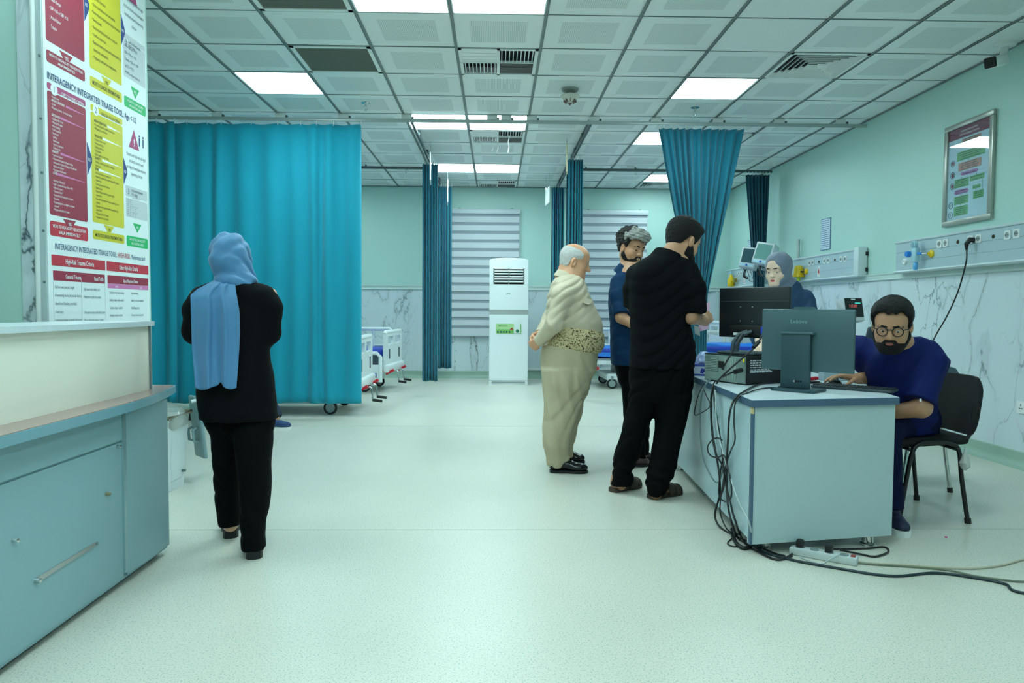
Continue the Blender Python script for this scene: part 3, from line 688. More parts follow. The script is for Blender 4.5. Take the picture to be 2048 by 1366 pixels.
# medical gas fittings
YEL = mat('gas_yellow', srgb(236, 196, 20), rough=.35); BLU = mat('gas_blue', srgb(30, 130, 220), rough=.35); PALEB = mat('pale_blue_plastic', srgb(170, 212, 226), rough=.3)
def gas_outlet(t, X, px, py, m, r=.03, nm='gas_outlet'):
    p = atx(px, py, X); Mx = Matrix.Translation((X, p[1], p[2])) @ Matrix.Rotation(-PI/2, 4, 'Y')
    mb = MB(); mb.lathe([(r, 0), (r, .012), (r*.8, .02), (r*.45, .022), (r*.4, .012)], (0, 0, 0), 20, 0, Mx); return child(t, nm, mb, m, 40), p
gas_outlet(near, XF, 1811, 523, WHITE)
vr = thing('vacuum_regulator', 'pale suction regulator with blue knob plugged into the near head unit', 'regulator', (XF-.06, float(atx(1830, 515, XF-.06)[1]), 1.60))
q = vr.location; yv = q[1]
child(vr, 'dial', MB().lathe([(.036, 0), (.038, .01), (.036, .03), (.004, .032)], (0, 0, 0), 22, 0, Matrix.Translation((q[0], yv-.01, 1.78)) @ Matrix.Rotation(-PI/2, 4, 'Y')), PALEB, 40)
child(vr, 'dial_face', MB().lathe([(.026, 0), (.026, .002), (.002, .003)], (0, 0, 0), 22, 0, Matrix.Translation((q[0]-.032, yv-.01, 1.78)) @ Matrix.Rotation(-PI/2, 4, 'Y')), mat('dial_grey', srgb(120, 160, 176), rough=.4), 40)
child(vr, 'body', MB().rbox(q[0]-.03, q[0]+.02, yv-.045, yv+.02, 1.62, 1.76, .016, 3), PALEB, 40)
child(vr, 'knob', MB().lathe([(.028, 0), (.03, .02), (.024, .035), (.004, .036)], (0, 0, 0), 20, 0, Matrix.Translation((q[0]-.03, yv+.035, 1.70)) @ Matrix.Rotation(-PI/2, 4, 'Y')), BLU, 40)
child(vr, 'stem', MB().cyl((q[0], yv-.04, 1.70), (q[0], yv-.11, 1.695), .012), BLU, 40)
child(vr, 'adapter', MB().lathe([(.034, 0), (.034, .012), (.02, .02), (.012, .04)], (0, 0, 0), 20, 0, Matrix.Translation((XF, yv-.16, 1.69)) @ Matrix.Rotation(-PI/2, 4, 'Y')), YEL, 40)
child(vr, 'adapter_pipe', MB().cyl((XF-.04, yv-.16, 1.69), (q[0], yv-.1, 1.695), .01), ALU, 40)
child(vr, 'bottle', MB().lathe([(.016, 0), (.02, .01), (.02, .06), (.014, .07)], (q[0]-.005, yv-.02, 1.553), 16), mat('blue_bottle', srgb(90, 170, 230), rough=.2), 40)
fr = thing('flow_regulator', 'yellow bell-shaped gas regulator on the head unit behind the nurse', 'regulator', (X4-.06, float(atx(1597, 547, X4-.06)[1]), 1.62))
q = fr.location
child(fr, 'bell', MB().lathe([(.075, -.07), (.075, -.055), (.06, -.03), (.055, .04), (.04, .07), (.004, .075)], (q[0], q[1], 1.67), 20), YEL, 40)
child(fr, 'knob', MB().lathe([(.035, 0), (.035, .02), (.02, .03), (.004, .031)], (0, 0, 0), 18, 0, Matrix.Translation((X4, q[1]-.11, 1.665)) @ Matrix.Rotation(-PI/2, 4, 'Y')), YEL, 40)
child(fr, 'pipe', MB().cyl((X4-.02, q[1]-.11, 1.665), (q[0], q[1]-.04, 1.665), .01), BLACKP, 40)
child(fr, 'outlet', MB().cyl((q[0], q[1], 1.61), (q[0], q[1], 1.55), .022), mat('gas_lime', srgb(190, 210, 40), rough=.4), 40)
fb = thing('flow_regulator', 'small yellow gas bottle regulator on the farthest head unit', 'regulator', (X3-.05, float(atx(1462, 565, X3-.05)[1]), 1.55))
q = fb.location
child(fb, 'bottle', MB().lathe([(.05, -.1), (.055, -.08), (.055, .02), (.03, .06), (.02, .1), (.004, .105)], (q[0], q[1], 1.66), 18), YEL, 40)
child(fb, 'cap', MB().lathe([(.022, .1), (.022, .15), (.004, .152)], (q[0], q[1], 1.66), 14), PALEB, 40)
child(fb, 'valve', MB().cyl((q[0], q[1]-.06, 1.66), (q[0], q[1]-.2, 1.66), .014), mat('gas_yellow', (0, 0, 0)), 40)
child(fb, 'valve_wheel', MB().cyl((q[0]-.02, q[1]-.2, 1.66), (q[0]+.02, q[1]-.2, 1.66), .035), mat('valve_brass', srgb(150, 140, 60), rough=.4, metal=.4), 40)
# plug with cable hanging to the floor by the chair
BLKC = mat('black_cable', srgb(14, 16, 20), rough=.4)
pl = atx(1942, 480, XF-.03)
t = thing('power_cable', 'black power cable with plug hanging from the near head unit', 'cable', (XF-.03, float(pl[1]), 0.3))
child(t, 'plug', MB().tube([(XF-.008, pl[1], pl[2]), (XF-.04, pl[1], pl[2]), (XF-.06, pl[1]+.01, pl[2]-.03), (XF-.055, pl[1]+.015, pl[2]-.08)], [.022, .022, .018, .009], 12), BLKC, 50)
pts = [(XF-.055, pl[1]+.012, pl[2]-.07)]+[tuple(atx(a, b, c)) for a, b, c in ((1932, 525, XF-.07), (1917, 580, XF-.07), (1895, 630, XF-.06), (1872, 670, XF-.05), (1862, 695, XF-.04), (1850, 760, XF-.03), (1840, 840, XF-.03))]
child(t, 'cord', MB().tube(spline(pts, 8), .006, 8), BLKC, 60)
# wall socket low on the marble
p = atx(2044, 815, XR-.008); t = thing('wall_socket', 'white square wall socket low on the marble at the right edge', 'socket', (XR-.006, float(p[1]), float(p[2])))
MB().rbox(-.012, 0, -.045, .045, -.045, .045, .006, 2, 0, None, 'x').build('plate', SOCK, t, 40)
for (y, z, a, b) in ((0, .018, .004, .008), (-.012, -.008, .008, .003), (.012, -.008, .008, .003)): MB().box(-.0125, -.0118, y-a, y+a, z-b, z+b).build('pin_hole', DARK, t)
# papers on the wall
def notice(label, quad, X, lines, name='wall_notice'):
    a, b = atx(*quad[0], X), atx(*quad[1], X); y0, y1 = sorted((a[1], b[1])); z0, z1 = sorted((a[2], b[2]))
    t = thing(name, label, 'notice', (X, float((y0+y1)/2), float(z0)))
    child(t, 'frame', MB().box(X-.006, X, y0-.01, y1+.01, z0-.01, z1+.01), mat('notice_edge', srgb(90, 130, 160), rough=.5)); 
    child(t, 'sheet', MB().box(X-.008, X-.005, y0, y1, z0, z1), mat('notice_paper', srgb(206, 220, 236), rough=.6))
    mb = MB(); R = random.Random(lines)
    for i in range(lines):
        y_ = y1-.02; zz = z1-(i+1)*(z1-z0)/(lines+1)
        while y_ > y0+R.uniform(.015, .06):
            l_ = R.uniform(.012, .04); mb.box(X-.0092, X-.0078, max(y0+.01, y_-l_), y_, zz, zz+.008); y_ -= l_+.008
    child(t, 'printed_lines', mb, mat('notice_ink', srgb(80, 120, 160), rough=.6))['kind'] = 'stuff'; return t
notice('tall narrow printed notice above head unit four', ((1644, 441), (1660, 497)), XR-.002, 14)
notice('small printed notice near the patient monitors', ((1497, 483), (1507, 497)), XR-.002, 4)

t = thing('cable_trunking', 'white plastic cable trunking low on the back wall beside the air conditioner', 'trunking', (1.6, YB-.02, .135))
MB().rbox(-1.1, 1.1, -.012, .012, 0, .04, .004, 2).build('channel', WHITE, t, 40); MB().box(-1.1, 1.1, -.014, -.012, .012, .028).build('cover_strip', WHITEM, t)
# ------------------------------------------------------------------ reception counter
CTOP = mat('counter_top_grey', srgb(206, 218, 224), rough=.3, var=.08, vscale=30); CREAM = mat('cream_laminate', srgb(236, 234, 220), rough=.4)
PINKB = mat('worktop_brown', srgb(160, 134, 126), rough=.25); EDGE = mat('worktop_edge', srgb(120, 162, 176), rough=.3)
CAB = mat('counter_blue_grey', srgb(138, 172, 180), rough=.4, var=.04, vscale=2)
def curvx(y, x0, y_end=3.55, r=.85, k=.10):           # the counter front bends away towards its far end
    t = max(0, (y-(y_end-r))/r); return x0-k*t*t
ct = thing('reception_counter', 'long two-level reception counter with cream upper panel and blue-grey front', 'counter', (-1.85, 2.2, 0))
ys = [0.4+(3.53-0.4)*i/24 for i in range(25)]
def strip(xf, xb, z0, z1, ye, k=.10, y0=0.4):
    yy = [y0+(ye-y0)*i/24 for i in range(25)]
    poly = [(curvx(y, xf, ye, .85, k), y) for y in yy]+[(xb, yy[-1]), (xb, yy[0])]
    return MB().prism(poly, z0, z1, 'xy')
child(ct, 'carcass', strip(-1.562, -2.11, .03, .745, 3.485, .0), CAB, 25)
child(ct, 'toe_kick', strip(-1.60, -2.11, .0, .03, 3.46, .0), mat('toe_dark', srgb(40, 52, 54), rough=.7), 25)
child(ct, 'worktop', strip(-1.492, -2.11, .746, .782, 3.72, .12), [EDGE], 25)
child(ct, 'worktop_laminate', strip(-1.496, -2.11, .782, .7845, 3.712, .12), PINKB, 25)
child(ct, 'upper_panel', strip(-1.625, -1.655, .7845, 1.086, 3.51, .02), CREAM, 25)
child(ct, 'panel_end_strip', MB().box(-1.68, -1.64, 3.51, 3.525, .7845, 1.086), GREYM)
child(ct, 'transaction_top', strip(-1.60, -1.98, 1.086, 1.108, 3.54, .03), CTOP, 25)
child(ct, 'back_support', MB().box(-1.98, -1.94, .5, 3.4, .7845, 1.086), CAB)
# front panels with raised edges and fittings
def fpanel(name, y0, y1, z0, z1, off, m=CAB):
    yy = [y0+(y1-y0)*i/8 for i in range(9)]
    poly = [(curvx(y, -1.562+off, 3.485, .6, .0), y) for y in yy]+[(curvx(y, -1.564, 3.485, .6, .0), y) for y in reversed(yy)]
    return child(ct, name, MB().prism(poly, z0, z1, 'xy'), m, 25)
fpanel('drawer_front', .42, 3.065, .622, .742, .010)
fpanel('door_panel', .42, 3.065, .045, .612, .006)
fpanel('tall_panel', 3.085, 3.483, .045, .742, .012)
fpanel('vertical_trim', 3.064, 3.086, .06, .742, .016, mat('trim_steel', srgb(150, 180, 186), rough=.25, metal=.4))
Mx = Matrix.Rotation(PI/2, 4, 'Y')
def front_knob(px, py, r, m=CHROME, nm='knob'):
    p = atx(px, py, -1.554); mb = MB(); mb.lathe([(r, 0), (r, .012), (r*.8, .018), (r*.1, .02)], (0, 0, 0), 16, 0, Matrix.Translation((-1.556, p[1], p[2])) @ Mx); child(ct, nm, mb, m, 40)
front_knob(27, 1081, .009); front_knob(213, 988, .007, mat('old_brass', srgb(150, 140, 110), rough=.4, metal=.5), 'screw_cap'); front_knob(72, 1161, .0095); front_knob(234, 893, .007)
a, b = atx(72, 1161, -1.554), atx(192, 1087, -1.554)
child(ct, 'metal_strip', MB().prism([(a[1], a[2]-.009), (b[1], b[2]-.007), (b[1], b[2]+.007), (a[1], a[2]+.009)], -1.557, -1.551, 'yz'), ALU)
child(ct, 'strip_screw', MB().cyl((-1.553, b[1], b[2]), (-1.547, b[1], b[2]), .006, n=10), GREYM)

# ------------------------------------------------------------------ triage board on the pier
MP = Matrix(((0, 0, 1, 0), (1, 0, 0, 0), (0, 1, 0, 0), (0, 0, 0, 1)))      # text on a face looking along +x
XP = PX+.008
tb = thing('triage_board', 'tall white triage tool board with red, yellow and green columns', 'poster board', (PX, (PY0+PY1)/2, 1.0))
def pyz(px, py): p = atx(px, py, XP); return p[1], p[2]
ya, yb2 = pyz(91, 300)[0], pyz(294.5, 300)[0]
child(tb, 'panel', MB().box(PX+.0005, XP, ya, yb2, .80, CEIL-.05), mat('board_white', srgb(226, 238, 240), rough=.35))
INKS = {'red': mat('print_crimson', srgb(150, 34, 62), rough=.45), 'red2': mat('print_scarlet', srgb(190, 40, 60), rough=.45), 'yel': mat('print_yellow', srgb(206, 198, 40), rough=.45), 'grn': mat('print_green', srgb(10, 178, 100), rough=.45),
        'navy': mat('print_navy', srgb(28, 62, 120), rough=.5), 'wht': mat('print_white', srgb(236, 240, 244), rough=.5), 'gry': mat('print_grey', srgb(196, 204, 208), rough=.5), 'ink': mat('print_ink', srgb(60, 76, 96), rough=.5),
        'blk': mat('print_dark', srgb(40, 50, 30), rough=.5), 'pink': mat('print_pink', srgb(206, 120, 176), rough=.5), 'plum': mat('print_plum', srgb(170, 66, 116), rough=.5)}
LV = [0]
def pbox(y0, y1, z0, z1, ink, r=.012, lift=.0006, name='printed_block'):
    mb = MB(); rr = min(r, (z1-z0)*.3, (y1-y0)*.3)
    return child(tb, name, mb.rbox(XP-.001, XP+lift, y0, y1, z0, z1, rr, 3, 0, None, 'x'), INKS[ink])
TX = {k: MB() for k in INKS}
def ptext(s, y, z, size, ink, align='LEFT', xs=.8, bold=.0, maxw=None):
    text_mb(TX[ink], s, size, Matrix.Translation((XP+.0016, y, z)) @ MP, 0, align, xs, bold=bold, maxw=maxw)
def btext(lines, y0, y1, z0, z1, ink, align='CENTER', bold=.0, k=.62, fillw=.86, cap_=.05):
    p = (z1-z0)/(len(lines)+.6); sz = min(p*k*1.35, cap_)
    for i, t_ in enumerate(lines):
        ptext(t_, (y0+y1)/2 if align == 'CENTER' else y0+(y1-y0)*.05, z1-(i+1.12)*p+.0, sz, ink, align, .9, bold, (y1-y0)*fillw)
Yc = lambda px: pyz(px, 300)[0]
R0, R1, L0, L1, G0, G1 = Yc(96.5), Yc(172.5), Yc(182.5), Yc(245.5), Yc(250), Yc(292.5)
zat = lambda px, py: pyz(px, py)[1]
red_lines = ['.Unresponsive', 'AIRWAY & BREATHING', '.Stridor', '.Respiratory distress  *or central cyanosis', '', 'CIRCULATION', '.Capillary refill >3 sec', '.Weak and fast pulse', '.Heavy bleeding', '.Cold extremities', '.Any two of:', '  -Lethargy', '  -Sunken eyes', '  -Very slow skin pinch', '  -Drinks poorly', 'DISABILITY', '.Active convulsions', '.Altered mental status (confused, restless,', '  continuously irritable or lethargic) with stiff neck,', '  hypothermia or fever', '.Hypoglycaemia (if known)', 'OTHER', '', '.Any infant <8 days old', '.Age <2 months and temp <36 or >39 C', '.High-risk trauma *', '.Threatened limb *', '.Acute testicular/scrotal pain or priapism', '.Snake bite', '.Poisoning/ingestion or dangerous chemical', '  exposure*', '.Pregnant with adult red criteria']
yel_lines = ['AIRWAY & BREATHING', '.Any swelling/mass of mouth, throat or neck', '.Wheezing (no red criteria)', '', 'CIRCULATION', '.Unable to feed or drink', '.Vomits everything', '.Ongoing diarrhoea', '.Dehydration', '.Severe pallor (no red criteria)', 'DISABILITY', '.Restless, continuously irritable or lethargy', '.Severe pain', 'OTHER', '.Any infant 8 days to 6 months old', '.Malnutrition with visible severe wasting OR oedema', '  of both feet', '.Trauma/burn (no red criteria)', '.Sexual assault', '.Patient diagnosis requiring urgent surgical', '  intervention', '.New rash worsening over hours or peeling (no red', '  criteria)', '.Exposure requiring time-sensitive prophylaxis (e.g.', '  animal bite)', '.Pregnancy (no red criteria)', '.Headache (no red criteria)']
red_top = ['.Poisoning/ingestion or dangerous chemical exposure*', '.Snake bite', '.Acute chest or abdominal pain (>50 years old)', '.ECG with acute ischaemia (if done)', '.Violent or aggressive', 'PREGNANT WITH ANY OF:', '.Heavy bleeding', '.Severe abdominal pain', '.Seizures or altered mental status', '.Severe headache', '.Visual changes', '.SBP >160 or DBP >110', '.Active labour', '.Trauma']
yel_top = ['.Severe pallor (no red criteria)', 'DISABILITY', '.Altered mental status or agitation (no red criteria)', '.Acute general weakness', '.Acute focal neurologic complaint', '.Acute visual disturbance', '.Severe pain (no red criteria)', 'OTHER', '.New rash worsening over hours or peeling (no red', '  criteria)', '.Visible acute limb deformity', '.Open fracture', '.Suspected dislocation', '.Other trauma/burns (no red criteria)', '.Known diagnosis requiring urgent surgical intervention', '.Sexual assault', '.Acute testicular/scrotal pain or priapism', '.Unable to pass urine', '.Exposure requiring time-sensitive prophylaxis (e.g.', '  animal bite, needlestick)', '.Pregnancy, referred for complications']
def column(lines, y0, y1, ztop, zbot, ink, hd, xs=.62):
    p = (ztop-zbot)/len(lines); sz = min(p*.92, .024)
    for i, s in enumerate(lines):
        if not s: continue
        z = ztop-(i+.8)*p
        if s.isupper():
            ptext(s, y0+.03, z, sz*1.05, hd, 'LEFT', xs, .012)
            child(tb, 'heading_bar', MB().add([(XP+.0008, y0+.03+len(s)*sz*.42, z), (XP+.0008, y1-.02, z+.004), (XP+.0008, y1-.02, z+.006), (XP+.0008, y0+.03+len(s)*sz*.42, z+sz*.75)], [(0, 1, 2, 3)]), INKS['pink'] if ink == 'wht' else INKS['wht'])
        else: ptext(s.replace('.', '\u2022 ', 1) if s[0] == '.' else s, y0+.03, z, sz, ink, 'LEFT', xs, 0, (y1-y0)*.88)
def tri_down(yc, z, w_, h, ink, txt, tink):
    child(tb, 'arrow', MB().prism([(yc-w_, z), (yc+w_, z), (yc, z-h)], XP-.001, XP+.0012, 'yz'), INKS[ink]); ptext(txt, yc, z-h*.55, h*.42, tink, 'CENTER', .8, .01)
def tri_right(y, zc, w_, h, ink, txt):
    child(tb, 'arrow', MB().prism([(y, zc-h), (y+w_, zc-h*.15), (y+w_, zc+h*.15), (y, zc+h)], XP-.001, XP+.0012, 'yz'), INKS[ink]); ptext(txt, y+w_*.42, zc-.01, .025, 'wht', 'CENTER', .6, .01)
def section(zt, zb, boxes, title, rl, yl, top=False):
    pass
# middle card: age under 12
rt, rb = zat(97, 181), zat(97, 428); pbox(R0, R1, rb, rt, 'red'); column(red_lines, R0, R1, rt-.012, rb+.02, 'wht', 'wht')
pbox(R0, R1, rt+.007, zat(97, 164.5), 'plum', .01); ptext('CHECK FOR RED CRITERIA', R0+.11, zat(97, 164.5)-.034, .024, 'wht', 'LEFT', .72, .01, (R1-R0)*.62)
child(tb, 'badge', MB().cyl((XP-.001, R0+.055, zat(97, 164.5)-.022), (XP+.0012, R0+.055, zat(97, 164.5)-.022), .028, n=20), INKS['wht']); ptext('1', R0+.055, zat(97, 164.5)-.036, .042, 'navy', 'CENTER', .9)
lt_, lb = zat(183, 223), zat(183, 443); pbox(L0, L1, lb, lt_, 'yel'); column(yel_lines, L0, L1, lt_-.03, lb+.02, 'blk', 'blk')
pbox(L0, L1, lt_+.007, zat(183, 208), 'yel', .01); ptext('CHECK FOR YELLOW CRITERIA', L0+.10, zat(183, 208)-.034, .024, 'blk', 'LEFT', .62, 0, (L1-L0)*.6)
child(tb, 'badge', MB().cyl((XP-.001, L0+.05, zat(183, 208)-.022), (XP+.0012, L0+.05, zat(183, 208)-.022), .028, n=20), INKS['wht']); ptext('2', L0+.05, zat(183, 208)-.036, .042, 'navy', 'CENTER', .9)
ptext('INTERAGENCY INTEGRATED TRIAGE TOOL: Age < 12', R0, zat(97, 157.5), .046, 'navy', 'LEFT', .80, .014, Yc(272)-R0)
for dy in (0, .045):
    yy = G1-.085+dy; child(tb, 'person_icon', MB().box(XP, XP+.0012, yy-.006, yy+.006, rt+.02-.09, rt+.02-.04), INKS['navy']); child(tb, 'icon_head', MB().cyl((XP, yy, rt-.01), (XP+.0012, yy, rt-.01), .007, n=10), INKS['navy'])
zw = zat(265, 262); child(tb, 'warning_triangle', MB().prism([(G0+.045, zw-.10), (G0+.165, zw-.10), (G0+.105, zw+.01)], XP-.001, XP+.0012, 'yz'), INKS['plum']); ptext('!', G0+.105, zw-.085, .06, 'wht', 'CENTER', 1, .02)
for i, s in enumerate(['Patients with high-risk vital signs', 'or clinical concern need', 'up-triage or immediate review by', 'supervising clinician']): ptext(s, (G0+G1)/2, zw-.15-i*.036, .028, 'ink', 'CENTER', .62, 0, (G1-G0)*.92)
child(tb, 'arrow', MB().prism([(G0+.07, zw-.39), (G0+.17, zw-.39), (G0+.12, zw-.34)], XP-.001, XP+.0012, 'yz'), INKS['gry']); ptext('YES', G0+.12, zw-.383, .02, 'ink', 'CENTER', .8)
g0t = zat(251, 359); pbox(G0, G1, g0t-.09, g0t-.03, 'gry', .006); ptext('3', G0+.03, g0t-.078, .045, 'navy', 'CENTER'); ptext('CHECK FOR HIGH-RISK', G0+.06, g0t-.058, .019, 'ink', 'LEFT', .7, .01); ptext('VITAL SIGNS', G0+.06, g0t-.08, .019, 'ink', 'LEFT', .7, .01)
gb = zat(251, 432); pbox(G0, G1, gb, g0t-.10, 'gry', .006)
btext(['Temp <36 or >39', 'SpO2 <92%', 'AVPU other than A', 'RR   <1 year   1-4 years   5-12 years', 'High     50         40         30', 'Low      25         20         10', 'HR   <1 year   1-4 years   5-12 years', 'High    180        160        140', 'Low      90         80         70'], G0, G1, gb, g0t-.10, 'ink', 'LEFT')
for (yc, z, w_, ink, txt, tk) in (((R0+R1)/2, rb-.008, .055, 'red', 'YES', 'wht'), ((L0+L1)/2, lb-.004, .05, 'yel', 'YES', 'blk'), ((G0+G1)/2, gb-.03, .05, 'grn', 'NO', 'wht')): tri_down(yc, z, w_, .052, ink, txt, tk)
zz = zat(97, 440); pbox(R0, R1, zat(97, 470), zz, 'red2', .012); btext(['MOVE TO HIGH ACUITY RESUSCITATION', 'AREA IMMEDIATELY'], R0, R1, zat(97, 470), zz, 'wht', bold=.012)
zz = zat(183, 458); pbox(L0, L1, zat(183, 477), zz, 'yel', .012); btext(['MOVE TO CLINICAL TREATMENT AREA'], L0, L1, zat(183, 477), zz, 'blk', bold=.01, cap_=.032)
zz = zat(252, 470); pbox(G0, G1, zat(252, 491), zz, 'grn', .012); btext(['MOVE TO LOW ACUITY', 'OR WAITING AREA'], G0, G1, zat(252, 491), zz, 'wht', bold=.01)
tri_right(R1+.006, zat(176, 318), .045, .085, 'navy', 'NO'); tri_right(L1+.004, zat(248, 342), .04, .075, 'navy', 'NO')
# upper card
rt2, rb2 = CEIL-.07, zat(97, 82); pbox(R0, R1, rb2, rt2, 'red'); column(red_top, R0, R1, rb2+.66, rb2+.06, 'wht', 'wht')
lb2 = zat(183, 136); pbox(L0, L1, lb2, rt2, 'yel'); column(yel_top, L0, L1, lb2+.86, lb2+.05, 'blk', 'blk')
zz = zat(97, 100); pbox(R0, R1, zat(97, 124), zz, 'red', .012); btext(['MOVE TO HIGH ACUITY RESUSCITATION', 'AREA IMMEDIATELY'], R0, R1, zat(97, 124), zz, 'wht', bold=.012)
zz = zat(183, 152); pbox(L0, L1, zat(183, 173), zz, 'yel', .012); btext(['MOVE TO CLINICAL TREATMENT AREA'], L0, L1, zat(183, 173), zz, 'blk', bold=.01, cap_=.032)
zz = zat(252, 192); pbox(G0, G1, zat(252, 213), zz, 'grn', .012); btext(['MOVE TO LOW ACUITY', 'OR WAITING AREA'], G0, G1, zat(252, 213), zz, 'wht', bold=.01)
pbox(G0, G1, zat(255, 155), zat(255, 82), 'gry', .006); g0t = zat(255, 64); pbox(G0, G1, zat(255, 82)+.008, g0t-.015, 'gry', .006); ptext('3', G0+.03, g0t-.078, .045, 'navy', 'CENTER'); ptext('CHECK FOR HIGH-RISK', G0+.06, g0t-.058, .019, 'ink', 'LEFT', .7, .01); ptext('VITAL SIGNS', G0+.06, g0t-.08, .019, 'ink', 'LEFT', .7, .01)
btext(['HR <60 or >130', 'RR <10 or >30', 'Temp <36 or >39', 'SpO2 <92%', 'AVPU other than A'], G0, G1, zat(255, 155), zat(255, 82), 'ink', 'LEFT', cap_=.024)
for (yc, z, w_, ink, txt, tk) in (((R0+R1)/2, rb2-.012+.0, .055, 'red', 'YES', 'wht'), ((L0+L1)/2, lb2-.008, .05, 'yel', 'YES', 'blk'), ((G0+G1)/2, zat(255, 168), .05, 'grn', 'NO', 'wht')): tri_down(yc, z, w_, .06, ink, txt, tk)
tri_right(R1+.006, zat(176, 12), .045, .09, 'navy', 'NO'); tri_right(L1+.004, zat(248, 63), .04, .085, 'navy', 'NO')
for i, s in enumerate(['Patients with high-risk vital signs', 'or clinical concern need up-triage or', 'immediate review by supervising', 'clinician']): ptext(s, (G0+G1)/2, zat(272, 16)-i*.045, .028, 'ink', 'CENTER', .6, 0, (G1-G0)*.92)
zw = zat(272, 12); child(tb, 'warning_triangle', MB().prism([(G0+.05, zw), (G0+.17, zw), (G0+.11, zw+.12)], XP-.001, XP+.0012, 'yz'), INKS['plum']); ptext('!', G0+.11, zw+.015, .06, 'wht', 'CENTER', 1, .02)
# lower card: reference card
zt3 = zat(105, 497)
ptext('INTERAGENCY INTEGRATED TRIAGE TOOL:', Yc(105), zt3, .040, 'navy', 'LEFT', .9, .002, Yc(229)-Yc(105)); ptext('HIGH-RISK', Yc(231), zt3, .040, 'red2', 'LEFT', .9, .002, Yc(256)-Yc(231)); ptext('*Reference card', Yc(258), zt3, .038, 'navy', 'LEFT', .9, 0, Yc(286)-Yc(258))
Ya, Ybm, Ycm, Yd = Yc(98), Yc(206), Yc(209), Yc(292.5)
h1 = zat(98, 508); pbox(Ya, Ybm, h1-.052, h1, 'red2', .004); ptext('High-Risk Trauma Criteria', (Ya+Ybm)/2, h1-.038, .034, 'wht', 'CENTER', .7, .012)
pbox(Ycm, Yd, h1-.052, h1, 'red2', .004); ptext('Other High-Risk Criteria', (Ycm+Yd)/2, h1-.038, .034, 'wht', 'CENTER', .62, .012)
h2 = h1-.075; Ym = Yc(157); pbox(Ya+.01, Ybm-.006, h2-.048, h2, 'red', .003); ptext('General Trauma', Ya+.11, h2-.036, .03, 'wht', 'LEFT', .68, .01); ptext('Road Traffic', Ym+.12, h2-.036, .03, 'wht', 'LEFT', .62, .01)
pbox(Ycm+.006, Yd-.004, h2-.045, h2, 'red', .003); ptext('Signs of Respiratory Distress', (Ycm+Yd)/2+.02, h2-.034, .026, 'wht', 'CENTER', .56, .01)
pbox(Ycm+.006, Yd-.004, h2-.071, h2-.046, 'pink', .002); ptext('Adult', Ycm+.1, h2-.066, .019, 'wht', 'CENTER', .7); ptext('Child', Yd-.1, h2-.066, .019, 'wht', 'CENTER', .7)
for i, (a_, b_) in enumerate(((' Fall from twice person\'s height', 'High speed motor vehicle crash'), ('All penetrating trauma (only exclude distal to', 'Pedestrian or cyclist hit by vehicle'), ('elbow/knee if bleeding controlled)', ''), ('Crush injury', 'Other person in same vehicle died at scene'), ('Polytrauma (injuries in multiple body areas)', 'Motor vehicle crash without a seatbelt'), ('Patient with bleeding disorder or on', 'Trapped or thrown from vehicle (including'), ('anticoagulation', 'motorcycle)'), ('Pregnant', ''))):
    z = h2-.085-i*.034-(.006*i); ptext(a_.strip(), Ya+.02, z, .021, 'ink', 'LEFT', .62, 0, (Ym-Ya)*.9); ptext(b_, Ym+.02, z-.004, .021, 'ink', 'LEFT', .56, 0, (Ybm-Ym)*.86)
for i, (a_, b_) in enumerate((('Very fast or very slow breathing', 'Very fast breathing'), ('Inability to talk or walk unaided', 'Inability to talk, eat or breastfeed'), ('Confused, sleepy or agitated', 'Nasal flaring, grunting'), ('Accessory muscle use (neck,', 'Accessory muscle use (e.g. head'), ('intercostal, abdominal)', 'nodding, chest indrawing)'))):
    z = h2-.10-i*.042; ptext(a_, Ycm+.02, z, .02, 'ink', 'LEFT', .6, 0, (Yd-Ycm)*.43); ptext(b_, (Ycm+Yd)/2+.02, z, .02, 'ink', 'LEFT', .56, 0, (Yd-Ycm)*.43)
h3 = h2-.355; pbox(Ycm+.006, Yd-.004, h3-.05, h3, 'red', .003); ptext('Ingestion/Exposure', (Ycm+Yd)/2+.03, h3-.036, .026, 'wht', 'CENTER', .62, .01)
for y in (Ya+.01, Ym, Ybm-.006): child(tb, 'table_line', MB().box(XP, XP+.0008, y-.001, y+.001, .95, h2-.03), INKS['gry'])
child(tb, 'table_line', MB().box(XP, XP+.0008, Ycm+.006, Yd-.004, h3+.028, h3+.030), INKS['plum'])
for k, mb in TX.items():
    if mb.v:
        o = child(tb, 'lettering', mb, INKS[k]); o['kind'] = 'stuff'

# ------------------------------------------------------------------ framed flow chart on the right wall
XW = XR-.002
a, b = atx(1889, 252, XW-.02), atx(1989, 222, XW-.02); y1f, y0f = 6.46, 5.82; z0f, z1f = 1.92, 2.79
fp = thing('framed_chart', 'aluminium framed stroke management flow chart on the right wall', 'framed chart', (XW, (y0f+y1f)/2, z0f))
fw = .045
for q in ((y0f, y1f, z1f-fw, z1f), (y0f, y1f, z0f, z0f+fw), (y0f, y0f+fw, z0f+fw, z1f-fw), (y1f-fw, y1f, z0f+fw, z1f-fw)):
    child(fp, 'frame_rail', MB().rbox(XW-.03, XW, q[0], q[1], q[2], q[3], .004, 2), mat('brushed_alu', srgb(176, 176, 168), rough=.3, metal=.75), 40)
child(fp, 'print', MB().box(XW-.012, XW-.004, y0f+fw, y1f-fw, z0f+fw, z1f-fw), mat('chart_paper', srgb(176, 208, 224), rough=.5))
A0, A1, B0, B1 = y1f-fw, y0f+fw, z0f+fw, z1f-fw      # A runs left to right as read (towards the camera)
ULEN, VLEN = A0-A1, B1-B0
XQ = XW-.0125
